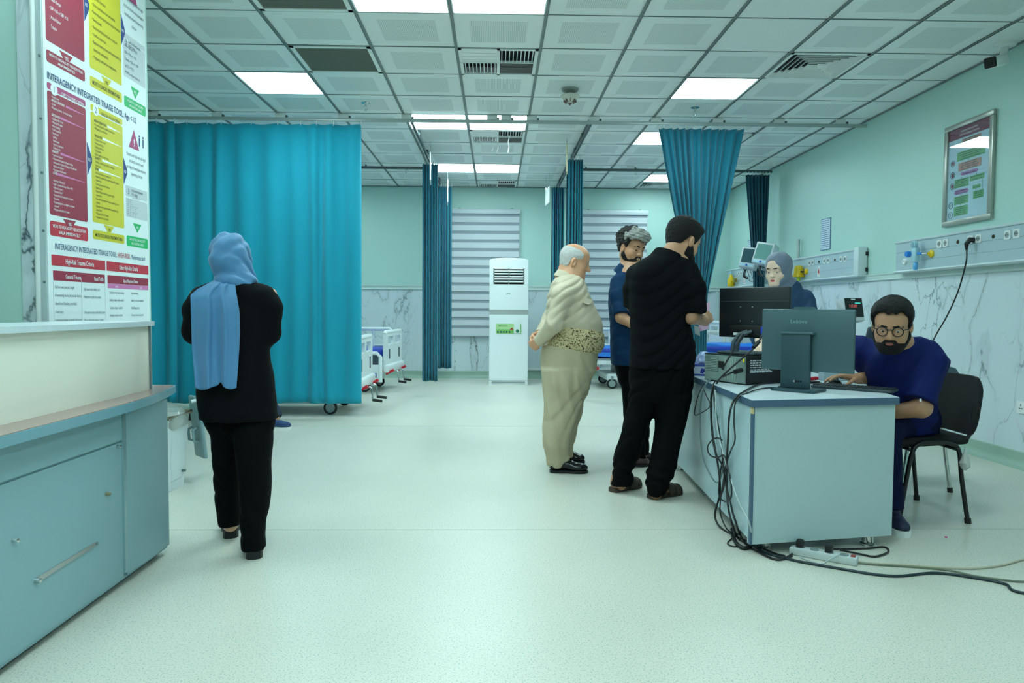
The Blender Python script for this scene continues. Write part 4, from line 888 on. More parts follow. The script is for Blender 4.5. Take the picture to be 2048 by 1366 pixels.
CH = {'hd': mat('chart_maroon', srgb(110, 40, 72), rough=.5), 'gr': mat('chart_green', srgb(96, 168, 116), rough=.5), 'br': mat('chart_brown', srgb(176, 138, 130), rough=.5), 'pu': mat('chart_purple', srgb(166, 120, 178), rough=.5), 'ik': mat('chart_ink', srgb(40, 60, 60), rough=.5), 'wh': INKS['wht'], 'mr': mat('chart_maroon', (0, 0, 0))}
CTX = {k: MB() for k in CH}
def cbox(u0, u1, v0, v1, ink, hexa=False):
    ys0, ys1 = A0-u1*ULEN, A0-u0*ULEN; zs0, zs1 = B0+v0*VLEN, B0+v1*VLEN
    if hexa:
        m_ = (zs0+zs1)/2; e = .02; mb = MB().prism([(ys0, m_), (ys0+e, zs0), (ys1-e, zs0), (ys1, m_), (ys1-e, zs1), (ys0+e, zs1)], XQ-.001, XQ+.001, 'yz')
    else: mb = MB().rbox(XQ-.001, XQ+.001, ys0, ys1, zs0, zs1, .005, 2, 0, None, 'x')
    child(fp, 'chart_block', mb, CH[ink])
def ctext(s, u, v, sz, ink, al='LEFT', xs=.8): text_mb(CTX[ink], s, sz, Matrix.Translation((XQ-.0016, A0-u*ULEN, B0+v*VLEN)) @ MW, 0, al, xs)
cbox(0, 1, .885, 1.0, 'hd'); ctext('Integrated Stroke Algorithm', .5, .95, .024, 'wh', 'CENTER'); ctext('Guide for Management of Stroke', .5, .912, .024, 'wh', 'CENTER')
blocks = [(.33, .78, .83, .868, 'br', 2), (.33, .78, .78, .80, 'gr', 1), (.22, .88, .64, .735, 'gr', 4), (.26, .80, .525, .615, 'br', 4), (.32, .74, .47, .51, 'pu', 1), (.18, .52, .35, .44, 'gr', 5), (.55, .88, .385, .44, 'gr', 2), (.17, .53, .275, .325, 'pu', 2), (.62, .80, .295, .335, 'gr', 1), (.18, .52, .165, .255, 'gr', 5), (.64, .87, .19, .27, 'gr', 4), (.18, .52, .04, .145, 'gr', 5)]
for (u0, u1, v0, v1, k, n) in blocks:
    cbox(u0, u1, v0, v1, k, k == 'pu')
    for i in range(n):
        v_ = v1-(i+.75)*(v1-v0)/n*.95; R_ = random.Random(int(u0*100+v0*977+i)); w_ = (u1-u0)*R_.uniform(.30, .44); c_ = (u0+u1)/2; x_ = c_-w_
        while x_ < c_+w_:
            l_ = min(R_.uniform(.02, .06), c_+w_-x_); CTX['ik'].box(XQ-.0016, XQ-.0009, A0-(x_+l_)*ULEN, A0-x_*ULEN, B0+v_*VLEN, B0+v_*VLEN+.0055); x_ += l_+.012
for (u, v, r) in ((.12, .63, 1), (.12, .50, 1), (.12, .38, 1), (.10, .17, 0), (.10, .06, 0)):
    yc, zc = A0-u*ULEN, B0+v*VLEN; Mq = Matrix.Translation((XQ, yc, zc)) @ Matrix.Rotation(-PI/2, 4, 'Y')
    mb = MB().tube([(XQ-.001, yc+.027*math.cos(2*PI*i/24), zc+.027*math.sin(2*PI*i/24)) for i in range(24)], .0022, 6, 0, True, True); child(fp, 'clock_ring', mb, CH['ik'])
    if r: mb = MB(); mb.lathe([(.017, 0), (.017, .0014), (.001, .0015)], (0, 0, 0), 16, 0, Mq); child(fp, 'clock_face', mb, CH['mr'])
    else: child(fp, 'clock_hand', MB().box(XQ-.0012, XQ, yc-.002, yc+.002, zc-.012, zc+.014), CH['ik'])
for (u, v0, v1) in ((.5, .615, .64), (.5, .51, .525), (.35, .44, .46), (.70, .44, .46), (.35, .255, .275), (.35, .145, .165), (.84, .27, .385), (.70, .27, .295)):
    yc = A0-u*ULEN; child(fp, 'chart_line', MB().box(XQ-.0008, XQ, yc-.0015, yc+.0015, B0+v0*VLEN, B0+v1*VLEN), CH['ik'])
for k, mb in CTX.items():
    if mb.v: child(fp, 'lettering', mb, CH[k])['kind'] = 'stuff'
GL = mat('frame_glass', (1, 1, 1), rough=.02); N, L, b = nodes_of(GL); tr_ = N.new('ShaderNodeBsdfTransparent'); gl_ = N.new('ShaderNodeBsdfGlossy'); gl_.inputs['Roughness'].default_value = .01; fr_ = N.new('ShaderNodeLayerWeight'); pw_ = N.new('ShaderNodeMath'); pw_.operation = 'POWER'; pw_.inputs[1].default_value = 4; L.new(fr_.outputs['Facing'], pw_.inputs[0]); ma_ = N.new('ShaderNodeMath'); ma_.operation = 'MULTIPLY_ADD'; ma_.inputs[1].default_value = .6; ma_.inputs[2].default_value = .04; L.new(pw_.outputs[0], ma_.inputs[0])
mx_ = N.new('ShaderNodeMixShader'); L.new(ma_.outputs[0], mx_.inputs[0]); L.new(tr_.outputs[0], mx_.inputs[1]); L.new(gl_.outputs[0], mx_.inputs[2]); L.new(mx_.outputs[0], N['Material Output'].inputs[0])
child(fp, 'glass', MB().box(XW-.019, XW-.016, y0f+fw-.002, y1f-fw+.002, z0f+fw-.002, z1f-fw+.002), GL)

# ------------------------------------------------------------------ pedal bin
BINW = mat('bin_white', srgb(208, 220, 224), rough=.35); BING = mat('bin_lid_grey', srgb(128, 156, 162), rough=.35)
bn = thing('pedal_bin', 'white pedal bin with open grey lid and clear liner beside the counter end', 'bin', (-2.19, 4.57, 0))
def taper(x0, x1, y0, y1, z0, z1, d):
    return MB().add([(x0+d, y0+d, z0), (x1-d, y0+d, z0), (x1-d, y1-d, z0), (x0+d, y1-d, z0), (x0, y0, z1), (x1, y0, z1), (x1, y1, z1), (x0, y1, z1)], [(3, 2, 1, 0), (4, 5, 6, 7), (0, 1, 5, 4), (1, 2, 6, 5), (2, 3, 7, 6), (3, 0, 4, 7)])
child(bn, 'body', taper(-2.37, -2.0, 4.42, 4.74, .0, .48, .03), BINW)
child(bn, 'side_panel', MB().add([(-2.006, 4.47, .44), (-2.026, 4.49, .06), (-2.026, 4.67, .06), (-2.006, 4.69, .44), (-2.000, 4.48, .43), (-2.020, 4.50, .07), (-2.020, 4.66, .07), (-2.000, 4.68, .43)], [(4, 5, 6, 7), (0, 1, 5, 4), (1, 2, 6, 5), (2, 3, 7, 6), (3, 0, 4, 7)]), BINW)
BAG = mat('clear_liner', srgb(190, 196, 186), rough=.15, trans=.55, alpha=.75)
R = random.Random(5); vs = []; n = 26; rows = 7
for j in range(rows):
    for i in range(n):
        a_ = 2*PI*i/n; r_ = [1.06, 1.10, 1.07, .95, .7, .4, .12][j]; z = [.40, .45, .49, .52, .545, .56, .60][j]
        ex = math.copysign(abs(math.cos(a_))**.45, math.cos(a_)); ey = math.copysign(abs(math.sin(a_))**.45, math.sin(a_))
        k = 1+R.uniform(-.05, .05); vs.append((-2.185+.185*r_*ex*k, 4.58+.16*r_*ey*k, z+R.uniform(-.008, .008)))
child(bn, 'liner', MB().add(vs, [(j*n+i, j*n+(i+1) % n, (j+1)*n+(i+1) % n, (j+1)*n+i) for j in range(rows-1) for i in range(n)]), BAG, 30)
child(bn, 'rim', MB().tube([(-2.38, 4.41, .485), (-1.99, 4.41, .485), (-1.99, 4.75, .485), (-2.38, 4.75, .485)], .012, 8, 0, True, True), mat('rim_brown', srgb(110, 104, 84), rough=.5), 60)
ML = Matrix.Translation((-1.985, 4.80, .56)) @ Matrix.Rotation(.75, 4, 'Z') @ Matrix.Rotation(-.10, 4, 'Y')
lid = child(bn, 'lid', MB().rbox(-.014, .014, -.085, .085, -.40, .02, .012, 3, 0, ML), BING, 40)
l2 = child(bn, 'lid_handle', MB().tube([tuple(ML @ Vector(p)) for p in ((-.03, -.05, -.19), (-.055, -.05, -.2), (-.055, -.05, -.27), (-.03, -.05, -.28), (-.03, .03, -.28), (-.055, .03, -.27), (-.055, .03, -.2), (-.03, .03, -.19))], .009, 8, 0, True, True), BING, 60); l2.parent = lid
child(bn, 'hinge_arm', MB().tube([(-1.98, 4.73, .55), (-1.9, 4.78, .57), (-1.78, 4.84, .575)], .012, 8), BINW, 60)
child(bn, 'hinge_arm', MB().tube([(-1.93, 4.78, .50), (-1.87, 4.80, .54), (-1.78, 4.84, .57)], .012, 8), BINW, 60)
child(bn, 'pedal_catch', MB().box(-2.03, -1.995, 4.655, 4.67, .10, .115), GREYM)

for o_ in bn.children: pass
bn.location = (bn.location.x-.03, bn.location.y+.14, 0)
# ------------------------------------------------------------------ wheeled drip stand, its foot showing below the curtain
sb = thing('drip_stand', 'wheeled drip stand foot showing below the curtain behind the bin', 'drip stand', (-2.95, 7.93, 0))
for k in range(5):
    a_ = k*2*PI/5+.31; c_, s_ = math.cos(a_), math.sin(a_)
    MB().tube([(0, 0, .16), (c_*.15, s_*.15, .13), (c_*.36, s_*.36, .085)], [.024, .02, .016], 8).build('foot_arm', mat('stand_pale', srgb(150, 170, 176), rough=.35, metal=.4), sb, 50)
    MB().cyl((c_*.36-s_*.012, s_*.36+c_*.012, .036), (c_*.36+s_*.012, s_*.36-c_*.012, .036), .036, n=16).build('castor', RUBBER, sb, 40)
MB().cyl((0, 0, .12), (0, 0, 1.9), .014).build('pole', CHROME, sb, 40)
MB().lathe([(.05, .12), (.05, .16), (.03, .2), (.016, .22)], (0, 0, 0), 20).build('hub', BLACKP, sb, 40)
# ------------------------------------------------------------------ hospital beds
BEDW = mat('bed_white', srgb(222, 230, 232), rough=.3); BEDB = mat('mattress_blue', srgb(24, 58, 176), rough=.45, bump=.15, bscale=25); SHEET = mat('sheet_blue', srgb(20, 120, 214), rough=.55, bump=.2, bscale=18)
BRED = mat('bed_red', srgb(206, 30, 50), rough=.4); BGRY = mat('bed_grey', srgb(150, 160, 164), rough=.4, metal=.3)
BDARK = mat('bed_dark', srgb(60, 74, 84), rough=.4)
def bed(label, x_foot, y0, sgn, rz=0.0, mattress=BEDB, raised=0.0, rails=('far',), sheet=None, wd=.92, ln=2.05, zm=.46, plate=False):
    """origin under the middle of the foot end; length runs along sgn*x"""
    t = thing('hospital_bed', label, 'hospital bed', (x_foot, y0+wd/2, 0), rz, 'hospital beds')
    S = Matrix.Diagonal((sgn, 1, 1, 1)); h = wd/2
    def B(name, mb, m, sm=None):
        mb.xf(S)
        if sgn < 0: mb.f = [f[::-1] for f in mb.f]
        return mb.build(name, m, t, sm)
    def board(x, z0, z1):
        mb = MB(); n = 8
        # moulded end board with two upper windows and two lower slots
        xs0, xs1 = x-.022, x+.022
        outer = [(-h, z0), (h, z0), (h, z1-.05), (h-.05, z1), (-h+.05, z1), (-h, z1-.05)]
        cols = [(-h, -h+.1), (-h+.1, -.05), (-.05, .05), (.05, h-.1), (h-.1, h)]
        wz0, wz1 = z0+(z1-z0)*.68, z1-.06
        for k, (a, b) in enumerate(cols):
            if k in (1, 3):
                mb.box(xs0, xs1, a, b, z0, wz0); mb.box(xs0, xs1, a, b, wz1, z1)
            else: mb.box(xs0, xs1, a, b, z0, z1)
        o = B('end_board', mb, BEDW)
        for s in (-1, 1):
            q = B('slot_grip', MB().rbox(x-.028, x-.018, s*.28-.03, s*.28+.03, z0+.16, z0+.30, .006, 2), BDARK, 40); q.parent = o
        q = B('top_roll', MB().tube([(x, -h, z1-.03), (x, -h+.05, z1), (x, h-.05, z1), (x, h, z1-.03)], .03, 10), BEDW, 60); q.parent = o
        q = B('lower_bumper', MB().rbox(x-.06, x+.02, -h-.01, h+.01, z0-.02, z0+.09, .025, 3), BEDW, 40); q.parent = o
        return o
    board(.0, .30, .84); board(ln, .34, .98)
    B('side_beam', MB().rbox(.02, ln, -h+.02, -h+.07, .36, .42, .01, 2), BEDW, 40); B('side_beam', MB().rbox(.02, ln, h-.07, h-.02, .36, .42, .01, 2), BEDW, 40)
    B('base_cover', MB().rbox(.22, ln-.2, -h+.06, h-.06, .115, .22, .03, 3), BEDW, 40)
    B('leg_post', MB().rbox(.36, .44, -.06, .06, .22, .4, .01, 2), BGRY, 40); B('leg_post', MB().rbox(ln-.44, ln-.36, -.06, .06, .22, .4, .01, 2), BGRY, 40)
    if plate: B('maker_plate', MB().box(.85, 1.10, -h+.052, -h+.061, .125, .155), BLACKP)
    for x in (.30, ln-.3):
        for s in (-1, 1):
            w_ = B('castor', MB().cyl((x, s*(h-.08)-.018, .075), (x, s*(h-.08)+.018, .075), .075, n=24), RUBBER, 40)
            q = B('wheel_disc', MB().cyl((x, s*(h-.08)-.021, .075), (x, s*(h-.08)+.021, .075), .052, n=24), mat('wheel_grey', srgb(150, 168, 168), rough=.4), 40); q.parent = w_
            q = B('fork', MB().rbox(x-.02, x+.02, s*(h-.08)-.026, s*(h-.08)+.026, .13, .19, .008, 2), BGRY, 40); q.parent = w_
    # platform and mattress, back section may be raised
    xb = ln*.58
    B('platform', MB().box(.03, ln-.03, -h+.04, h-.04, zm-.04, zm-.012), BGRY)
    if zm > .5: B('lift_frame', MB().rbox(.3, ln-.3, -h+.12, h-.12, .40, zm-.03, .02, 2), BEDW, 40)
    mh = .14; Mb = Matrix.Translation((xb, 0, zm)) @ Matrix.Rotation(-raised, 4, 'Y')
    B('mattress', MB().rbox(.04, xb+.01, -h+.05, h-.05, zm, zm+mh, .035, 3), mattress, 40)
    B('mattress', MB().rbox(-.01, ln-xb-.06, -h+.05, h-.05, 0, mh, .035, 3, 0, Mb), mattress, 40)
    if sheet:
        R = random.Random(4); nx, ny = 26, 12; vs = []
        for j in range(ny+1):
            for i in range(nx+1):
                u, v = i/nx, j/ny; x = .06+u*(ln-.12); y = (v-.5)*(wd-.04)
                zz = zm+mh+.008 + (max(0, x-xb)*math.tan(raised)) + .02*math.sin(5*u+3*v)*math.sin(9*v)+.012*math.sin(17*u+5*v)
                e = min(v, 1-v)
                if e < .02: zz -= .12+.03*math.sin(12*u)
                vs.append((x, y, zz))
        B('cover_sheet', MB().add(vs, [(j*(nx+1)+i, j*(nx+1)+i+1, (j+1)*(nx+1)+i+1, (j+1)*(nx+1)+i) for j in range(ny) for i in range(nx)]), sheet, 60)
    for s in (-.16, .16):
        B('crank_rod', MB().tube([(.0, s, .28), (-.10, s, .28), (-.115, s, .27), (-.13, s, .13)], .011, 8), CHROME, 60)
        B('crank_grip', MB().cyl((-.125, s, .135), (-.235, s, .12), .017), BLACKP, 40)
    B('brake_pedal', MB().prism([(-.01, .24), (-.12, .30), (-.10, .33), (-.04, .29), (-.02, .36), (.0, .36)], -.42, -.36, 'xz'), BRED); B('brake_pedal', MB().prism([(-.01, .24), (-.12, .30), (-.10, .33), (-.04, .29), (-.02, .36), (.0, .36)], .30, .36, 'xz'), BRED)
    B('red_cap', MB().rbox(.03, .09, -h-.01, -h+.06, .28, .33, .01, 2), BRED, 40)
    def side_rail(y, z0, z1, x0, x1, solid):
        mb = MB(); ps = [(x0, z0), (x0, z1-.05), (x0+.05, z1), (x1-.05, z1), (x1, z1-.05), (x1, z0)]
        mb.tube([(a, y, b) for a, b in ps], .028, 10); o = B('side_rail', mb, BEDW, 60)
        if solid:
            q = B('rail_panel', MB().rbox(x0, x1, y-.015, y+.015, z0, z0+(z1-z0)*.62, .02, 3), BEDW, 40); q.parent = o
            q = B('rail_opening', MB().box(x0+.03, x1-.03, y-.008, y+.008, z0+(z1-z0)*.6, z1-.03), BDARK); q.parent = o
            q = B('rail_label', MB().box(x0+.05, x1-.09, y-.018, y+.018, z0+.06, z0+.13), mat('label_blue', srgb(30, 100, 170), rough=.4)); q.parent = o
            q = B('rail_label_strip', MB().box(x0+.05, x1-.09, y-.0185, y+.0185, z0+.06, z0+.085), BDARK); q.parent = o
        else:
            q = B('rail_bar', MB().tube([(x0, y, z0+.06), (x1, y, z0+.06)], .018, 8), BEDW, 60); q.parent = o
            for i in range(1, 3):
                xx = x0+(x1-x0)*i/3; q = B('rail_bar', MB().tube([(xx, y, z0), (xx, y, z1)], .022, 8), BEDW, 60); q.parent = o
    if 'far' in rails: side_rail(h+.02, .55, .86, .12, ln*.5, False)
    if 'near_low' in rails: side_rail(-h-.03, .15, .55, .05, ln*.55, True)
    if 'near' in rails: side_rail(-h-.02, .5, .85, ln*.5, ln-.1, False)
    return t
bed('white hospital bed hidden behind the wide teal curtain, castors showing below', -1.52, 8.02, -1, 0.0, plate=True)
bed('white hospital bed with blue mattress at the left end of the back wall', -1.49, 10.18, -1, -.11, rails=('far', 'near_low'))
bed('white hospital bed seen between the old man and the blue shirt', 1.42, 10.75, 1, .03, rails=('near', 'far'), sheet=SHEET)
bed('hospital bed with bright blue sheet behind the desk, back raised', 2.20, 8.12, 1, 0.0, mattress=BEDB, raised=.36, rails=(), sheet=SHEET, zm=.63, ln=1.68)
# patient monitors on a wall pole
MON = mat('monitor_grey', srgb(196, 206, 210), rough=.35); SCR = mat('screen_off', srgb(62, 90, 98), rough=.12)
def pmon(label, c, ang, tilt, w_, h_, scr):
    t = thing('patient_monitor', label, 'patient monitor', tuple(c), 0, 'patient monitors by the wall')
    Mm = Matrix.Rotation(ang, 4, 'Z') @ Matrix.Rotation(tilt, 4, 'Y') @ Matrix.Rotation(-.2, 4, 'X')
    MB().rbox(-w_/2, w_/2, -.02, .16, -h_/2, h_/2, .015, 2, 0, Mm).build('housing', MON, t, 40)
    MB().box(-w_/2+.025, w_/2-.025, -.024, -.019, -h_/2+.06, h_/2-.025, 0, Mm).build('screen', scr, t)
    MB().box(-w_/2+.02, w_/2-.02, -.023, -.019, -h_/2+.012, -h_/2+.045, 0, Mm).build('button_bar', PALEB, t)
    MB().lathe([(.014, 0), (.014, .012), (.002, .013)], (0, 0, 0), 14, 0, Mm @ Matrix.Translation((0, -.022, -h_/2+.03)) @ Matrix.Rotation(PI/2, 4, 'X')).build('knob', mat('knob_blue', srgb(40, 90, 180), rough=.4), t, 40)
    MB().tube([(0, .1, -h_/2), (.01, .2, -h_/2-.1), (.08, .26, -h_/2-.12)], .016, 8).build('bracket', BLACKP, t, 50)
    for k in range(3): MB().tube(spline([(-.05+.04*k, .05, -h_/2+.01), (-.02+.05*k, .03, -h_/2-.1-.03*k), (.06, .1, -h_/2-.17)]), .004, 6).build('lead', GREYM, t, 60)
pmon('tilted patient monitor with dark screen, left of the pair by the wall', at(1497, 515, 9.5), -.55, .16, .21, .27, SCR)
pmon('tilted patient monitor with pale screen, just behind the nurse', at(1527, 507, 9.15), -.75, .2, .24, .28, mat('screen_pale', srgb(112, 156, 150), rough=.12))
pw = thing('monitor_pole', 'wall pole carrying the two patient monitors', 'mounting pole', (3.93, 9.5, 1.2))
child(pw, 'pole', MB().cyl((3.93, 9.5, 1.2), (3.93, 9.5, 2.1), .02), ALU, 40)
for p_ in (at(1497, 524, 9.5), at(1527, 518, 9.15)): child(pw, 'arm', MB().tube([(3.93, 9.5, 1.62), (3.7, 9.45, 1.62), (float(p_[0])+.06, float(p_[1])+.12, float(p_[2])-.02)], .016, 8), ALU, 50)
# ------------------------------------------------------------------ desk
DTOP = mat('desk_top', srgb(206, 218, 224), rough=.28); DEDGE = mat('desk_edge', srgb(70, 96, 122), rough=.35); DPAN = mat('desk_panel', srgb(178, 198, 202), rough=.38, var=.03, vscale=4)
DZT = .752
dk = thing('office_desk', 'long grey laminate desk with dark blue-grey edge and chrome feet', 'desk', (1.65, 4.4, 0))
DA, DB, DD, DE, DC = (1.212, 3.42), (1.995, 3.56), (2.19, 4.72), (2.19, 5.42), (1.30, 5.42)
def inset(poly, d):
    c = np.mean(poly, axis=0); return [tuple(np.array(p)+(c-np.array(p))/np.linalg.norm(c-np.array(p))*d) for p in poly]
TOP = [DA, DB, DD, DE, DC]
child(dk, 'desktop', MB().prism(TOP, DZT-.036, DZT-.001), DEDGE)
child(dk, 'desktop_laminate', MB().prism(inset(TOP, .004), DZT-.002, DZT), DTOP)
def slab(a, b, z0, z1, th, m, name, off=0.0):
    a, b = np.array(a), np.array(b); u = (b-a)/np.linalg.norm(b-a); n = np.array([-u[1], u[0]]); a = a+n*off; b = b+n*off
    return child(dk, name, MB().prism([tuple(a), tuple(b), tuple(b+n*th), tuple(a+n*th)], z0, z1), m)
PA, PB, PC = np.array(DA)+(.012, .02), np.array(DB)+(-.01, .02), np.array(DC)+(.018, -.02)
slab(PA, PB, .055, DZT-.036, .03, DPAN, 'end_panel')
slab(PC, PA+(0.0, .032), .075, DZT-.036, .025, mat('desk_side', srgb(182, 206, 214), rough=.3), 'side_panel')
child(dk, 'corner_strip', MB().box(PA[0]-.004, PA[0]+.008, PA[1]-.004, PA[1]+.034, .055, DZT-.036), DEDGE)
child(dk, 'chipped_corner', MB().box(PA[0]-.006, PA[0]+.004, PA[1]-.006, PA[1]+.02, .685, .716), mat('chip_wood', srgb(206, 186, 140), rough=.7))
slab(np.array(DE)+(-.02, -.03), np.array(DC)+(.03, -.03), .055, DZT-.036, .03, DPAN, 'far_panel')
for x, y in ((1.875, 3.60), (1.33, 3.56), (1.36, 4.6), (2.1, 5.3), (1.36, 5.3)):
    child(dk, 'foot', MB().lathe([(.036, 0), (.036, .012), (.028, .016), (.028, .07), (.03, .075)], (x, y, 0), 20), CHROME, 40)
for x, y, z in ((1.62, 3.5, .13), (1.8, 3.52, .10), (1.86, 3.53, .2)):
    pass
# ------------------------------------------------------------------ all-in-one computer seen from behind
LEN = mat('computer_slate', srgb(70, 98, 104), rough=.42, metal=.25, bump=.02, bscale=600); LEN2 = mat('computer_slate_dark', srgb(52, 78, 86), rough=.4, metal=.25)
cL, cR = np.array([1.475, 3.985]), np.array([1.80, 3.66])       # far-left and near-right edge of the screen, in plan
sc_c = (cL+cR)/2; u = (cR-cL)/np.linalg.norm(cR-cL); ang = math.atan2(u[1], u[0])
aio = thing('computer', 'slate grey all-in-one computer seen from behind at the desk front', 'computer', (float(sc_c[0]), float(sc_c[1]), DZT), ang)
hwid = .243; zb, zt = .105, .432
MB().rbox(-hwid, hwid, -.012, .012, zb, zt, .006, 2).build('screen_housing', LEN, aio, 40)
MB().prism([(-.075, zt-.002), (.045, zt-.002), (.033, zt+.012), (-.063, zt+.012)], -.012, .008, 'xz').build('camera_bump', LEN, aio)
MB().box(-hwid+.008, hwid-.008, .0121, .0135, zb+.01, zt-.01).build('display', mat('screen_lit', srgb(150, 180, 200), rough=.2, emit=srgb(150, 180, 200), estr=.35), aio)
lg = MB(); text_mb(lg, 'Lenovo', .030, Matrix.Translation((-.04, -.0126, zt-.075)) @ Matrix.Rotation(PI/2, 4, 'X'), 0, 'CENTER', 1.0, bold=.015); lg.build('logo', mat('logo_grey', srgb(128, 160, 164), rough=.3, metal=.3), aio)
MB().rbox(-.12, .035, -.045, -.018, .016, .31, .006, 2).build('stand_column', LEN2, aio, 40)
MB().rbox(-.12, .052, -.052, .0, .30, .312, .004, 2).build('stand_hinge', LEN, aio, 40)
for i, x in enumerate((-.045, -.032, -.02, -.008)): MB().box(x-.004, x+.004, -.0462, -.0448, .048, .058).build('port', DARK if i else ALU, aio)
MB().rbox(-.145, .085, -.11, .07, 0, .014, .012, 3).build('stand_base', LEN2, aio, 40)
# ------------------------------------------------------------------ desktop case lying flat, and a black monitor on it
pc = thing('desktop_case', 'black desktop computer case lying flat with its metal rear towards the camera', 'computer case', (1.62, 4.42, DZT))
pL, pC, pR = np.array([1.265, 4.40]), np.array([1.415, 4.10]), np.array([1.76, 4.22])
up = (pL-pC)/np.linalg.norm(pL-pC); vp = np.array([-up[1], up[0]]);  vp = vp if vp[0] > 0 else -vp
LP = .34; DP = .36; HP = .165
def pcb(a0, a1, b0, b1, z0, z1):                 # a along the rear face from the near corner, b into the case
    q = lambda a, b: tuple(pC+up*a+vp*b)
    return MB().prism([q(a0, b0), q(a1, b0), q(a1, b1), q(a0, b1)], DZT+z0, DZT+z1)
child(pc, 'case', pcb(0, LP, .006, DP, .004, HP), mat('case_black', srgb(20, 24, 30), rough=.4))
child(pc, 'rear_plate', pcb(.006, LP-.006, .0, .008, .008, HP-.006), mat('zinc_plate', srgb(150, 170, 166), rough=.4, metal=.5))
for i in range(5): child(pc, 'slot_cover', pcb(.075+i*.019, .09+i*.019, -.004, .002, .02, .145), mat('zinc_light', srgb(176, 192, 186), rough=.35, metal=.5))
child(pc, 'power_supply', pcb(.008, .062, -.003, .002, .015, .15), mat('zinc_dull', srgb(140, 156, 150), rough=.5, metal=.4))
child(pc, 'fan_grille', pcb(.22, .315, -.003, .001, .06, .15), mat('grille_dark', srgb(96, 116, 112), rough=.5))
for i in range(9): child(pc, 'grille_bar', pcb(.222, .313, -.005, -.002, .066+i*.0095, .070+i*.0095), mat('zinc_light', (0, 0, 0)))
child(pc, 'port_block', pcb(.175, .215, -.005, .001, .085, .125), BLACKP)
child(pc, 'yellow_tag', pcb(.010, .022, -.006, -.003, .13, .148), mat('tag_yellow', srgb(226, 214, 40), rough=.5))
child(pc, 'rating_print', MB().prism([tuple(pC+vp*.03-up*.0012), tuple(pC+vp*.19-up*.0012), tuple(pC+vp*.19+up*.001), tuple(pC+vp*.03+up*.001)], DZT+.075, DZT+.08), INKS['gry'])
Mpc = Matrix(((vp[0], 0, -up[0], pC[0]-up[0]*.001), (vp[1], 0, -up[1], pC[1]-up[1]*.001), (0, 1, 0, DZT), (0, 0, 0, 1)))
lg = MB()
R = random.Random(8)
for i in range(6):
    x_ = .03
    while x_ < .18:
        l_ = R.uniform(.008, .03); q4 = [Mpc @ Vector(p) for p in ((x_, .135-i*.013, 0), (x_+l_, .135-i*.013, 0), (x_+l_, .141-i*.013, 0), (x_, .141-i*.013, 0))]; lg.add(q4, [(0, 1, 2, 3)]); x_ += l_+.005
child(pc, 'rating_lines', lg, INKS['gry'])['kind'] = 'stuff'
mo = thing('monitor', 'black computer monitor standing on the desktop case, seen from behind', 'monitor', (1.545, 4.33, DZT+HP))
mL, mR = np.array([1.405, 4.52]), np.array([1.66, 4.14]); mu_ = (mR-mL)/np.linalg.norm(mR-mL); mo.rotation_euler.z = math.atan2(mu_[1], mu_[0])
mo.location = (float((mL+mR)[0]/2), float((mL+mR)[1]/2), DZT+HP)
MBK = mat('monitor_black', srgb(20, 28, 34), rough=.4); w2 = .245; b0 = .095
MB().rbox(-w2, w2, -.012, .014, b0, b0+.30, .005, 2).build('screen_housing', MBK, mo, 40)
MB().box(-w2+.004, w2-.004, -.0145, -.0115, b0+.215, b0+.22).build('housing_seam', mat('seam_grey', srgb(56, 66, 72), rough=.5), mo)
MB().rbox(-.15, .14, -.03, -.01, b0+.01, b0+.075, .006, 2).build('connector_bay', mat('bay_black', srgb(10, 12, 14), rough=.5), mo, 40)
MB().box(-.12, -.07, -.0315, -.0295, b0+.015, b0+.03).build('serial_label', INKS['wht'], mo)
for x, z in ((-.085, .10), (.0, .10), (-.085, .185), (.0, .185)): MB().cyl((x, -.0125, b0+z), (x, -.0145, b0+z), .0035, n=8).build('vesa_screw', ALU, mo)
MB().rbox(.085, .125, -.05, -.012, b0+.02, b0+.07, .006, 2).build('video_plug', mat('plug_blue', srgb(30, 60, 200), rough=.4), mo, 40)
MB().box(-w2+.006, w2-.006, .0142, .0152, b0+.008, b0+.292).build('display', mat('screen_lit', (0, 0, 0)), mo)
for s in (-1, 1):
    MB().tube([(-.055+s*.016, -.10, .012), (-.05+s*.016, -.095, .07), (-.035+s*.016, -.07, b0+.02), (.0+s*.016, -.035, b0+.04)], [.012, .012, .012, .011], 8).build('stand_leg', mat('stand_grey', srgb(56, 72, 78), rough=.4), mo, 50)
MB().rbox(-.15, .12, -.15, .05, 0, .016, .01, 2).build('stand_base', mat('stand_grey', (0, 0, 0)), mo, 40)
# keyboard and mouse
kb = thing('keyboard', 'dark grey computer keyboard on the desk in front of the seated man', 'keyboard', (1.935, 3.905, DZT), math.radians(-42))
MB().rbox(-.205, .205, -.07, .07, 0, .016, .006, 2).build('tray', mat('keyboard_dark', srgb(48, 62, 68), rough=.45), kb, 40)
KEY = mat('key_dark', srgb(34, 44, 50), rough=.5)
k0 = MB().rbox(-.008, .008, -.0078, .0078, 0, .006, .002, 1).build('key', KEY, kb); first = True
for r_ in range(6):
    for c_ in range(20):
        o = k0 if first else k0.copy()
        if not first: COL.objects.link(o); o.parent = kb
        first = False; o.location = (-.19+c_*.02, -.052+r_*.0205, .0155)
ms = thing('mouse', 'dark computer mouse under the hand of the seated man', 'mouse', (1.925, 4.105, DZT), math.radians(-50))
MB().ell((0, 0, .012), (.032, .055, .024), 12).build('shell', mat('mouse_dark', srgb(40, 50, 56), rough=.4), ms, 60)
MB().cyl((-.004, .03, .034), (.004, .03, .034), .008, n=12).build('wheel', BLACKP, ms, 40)
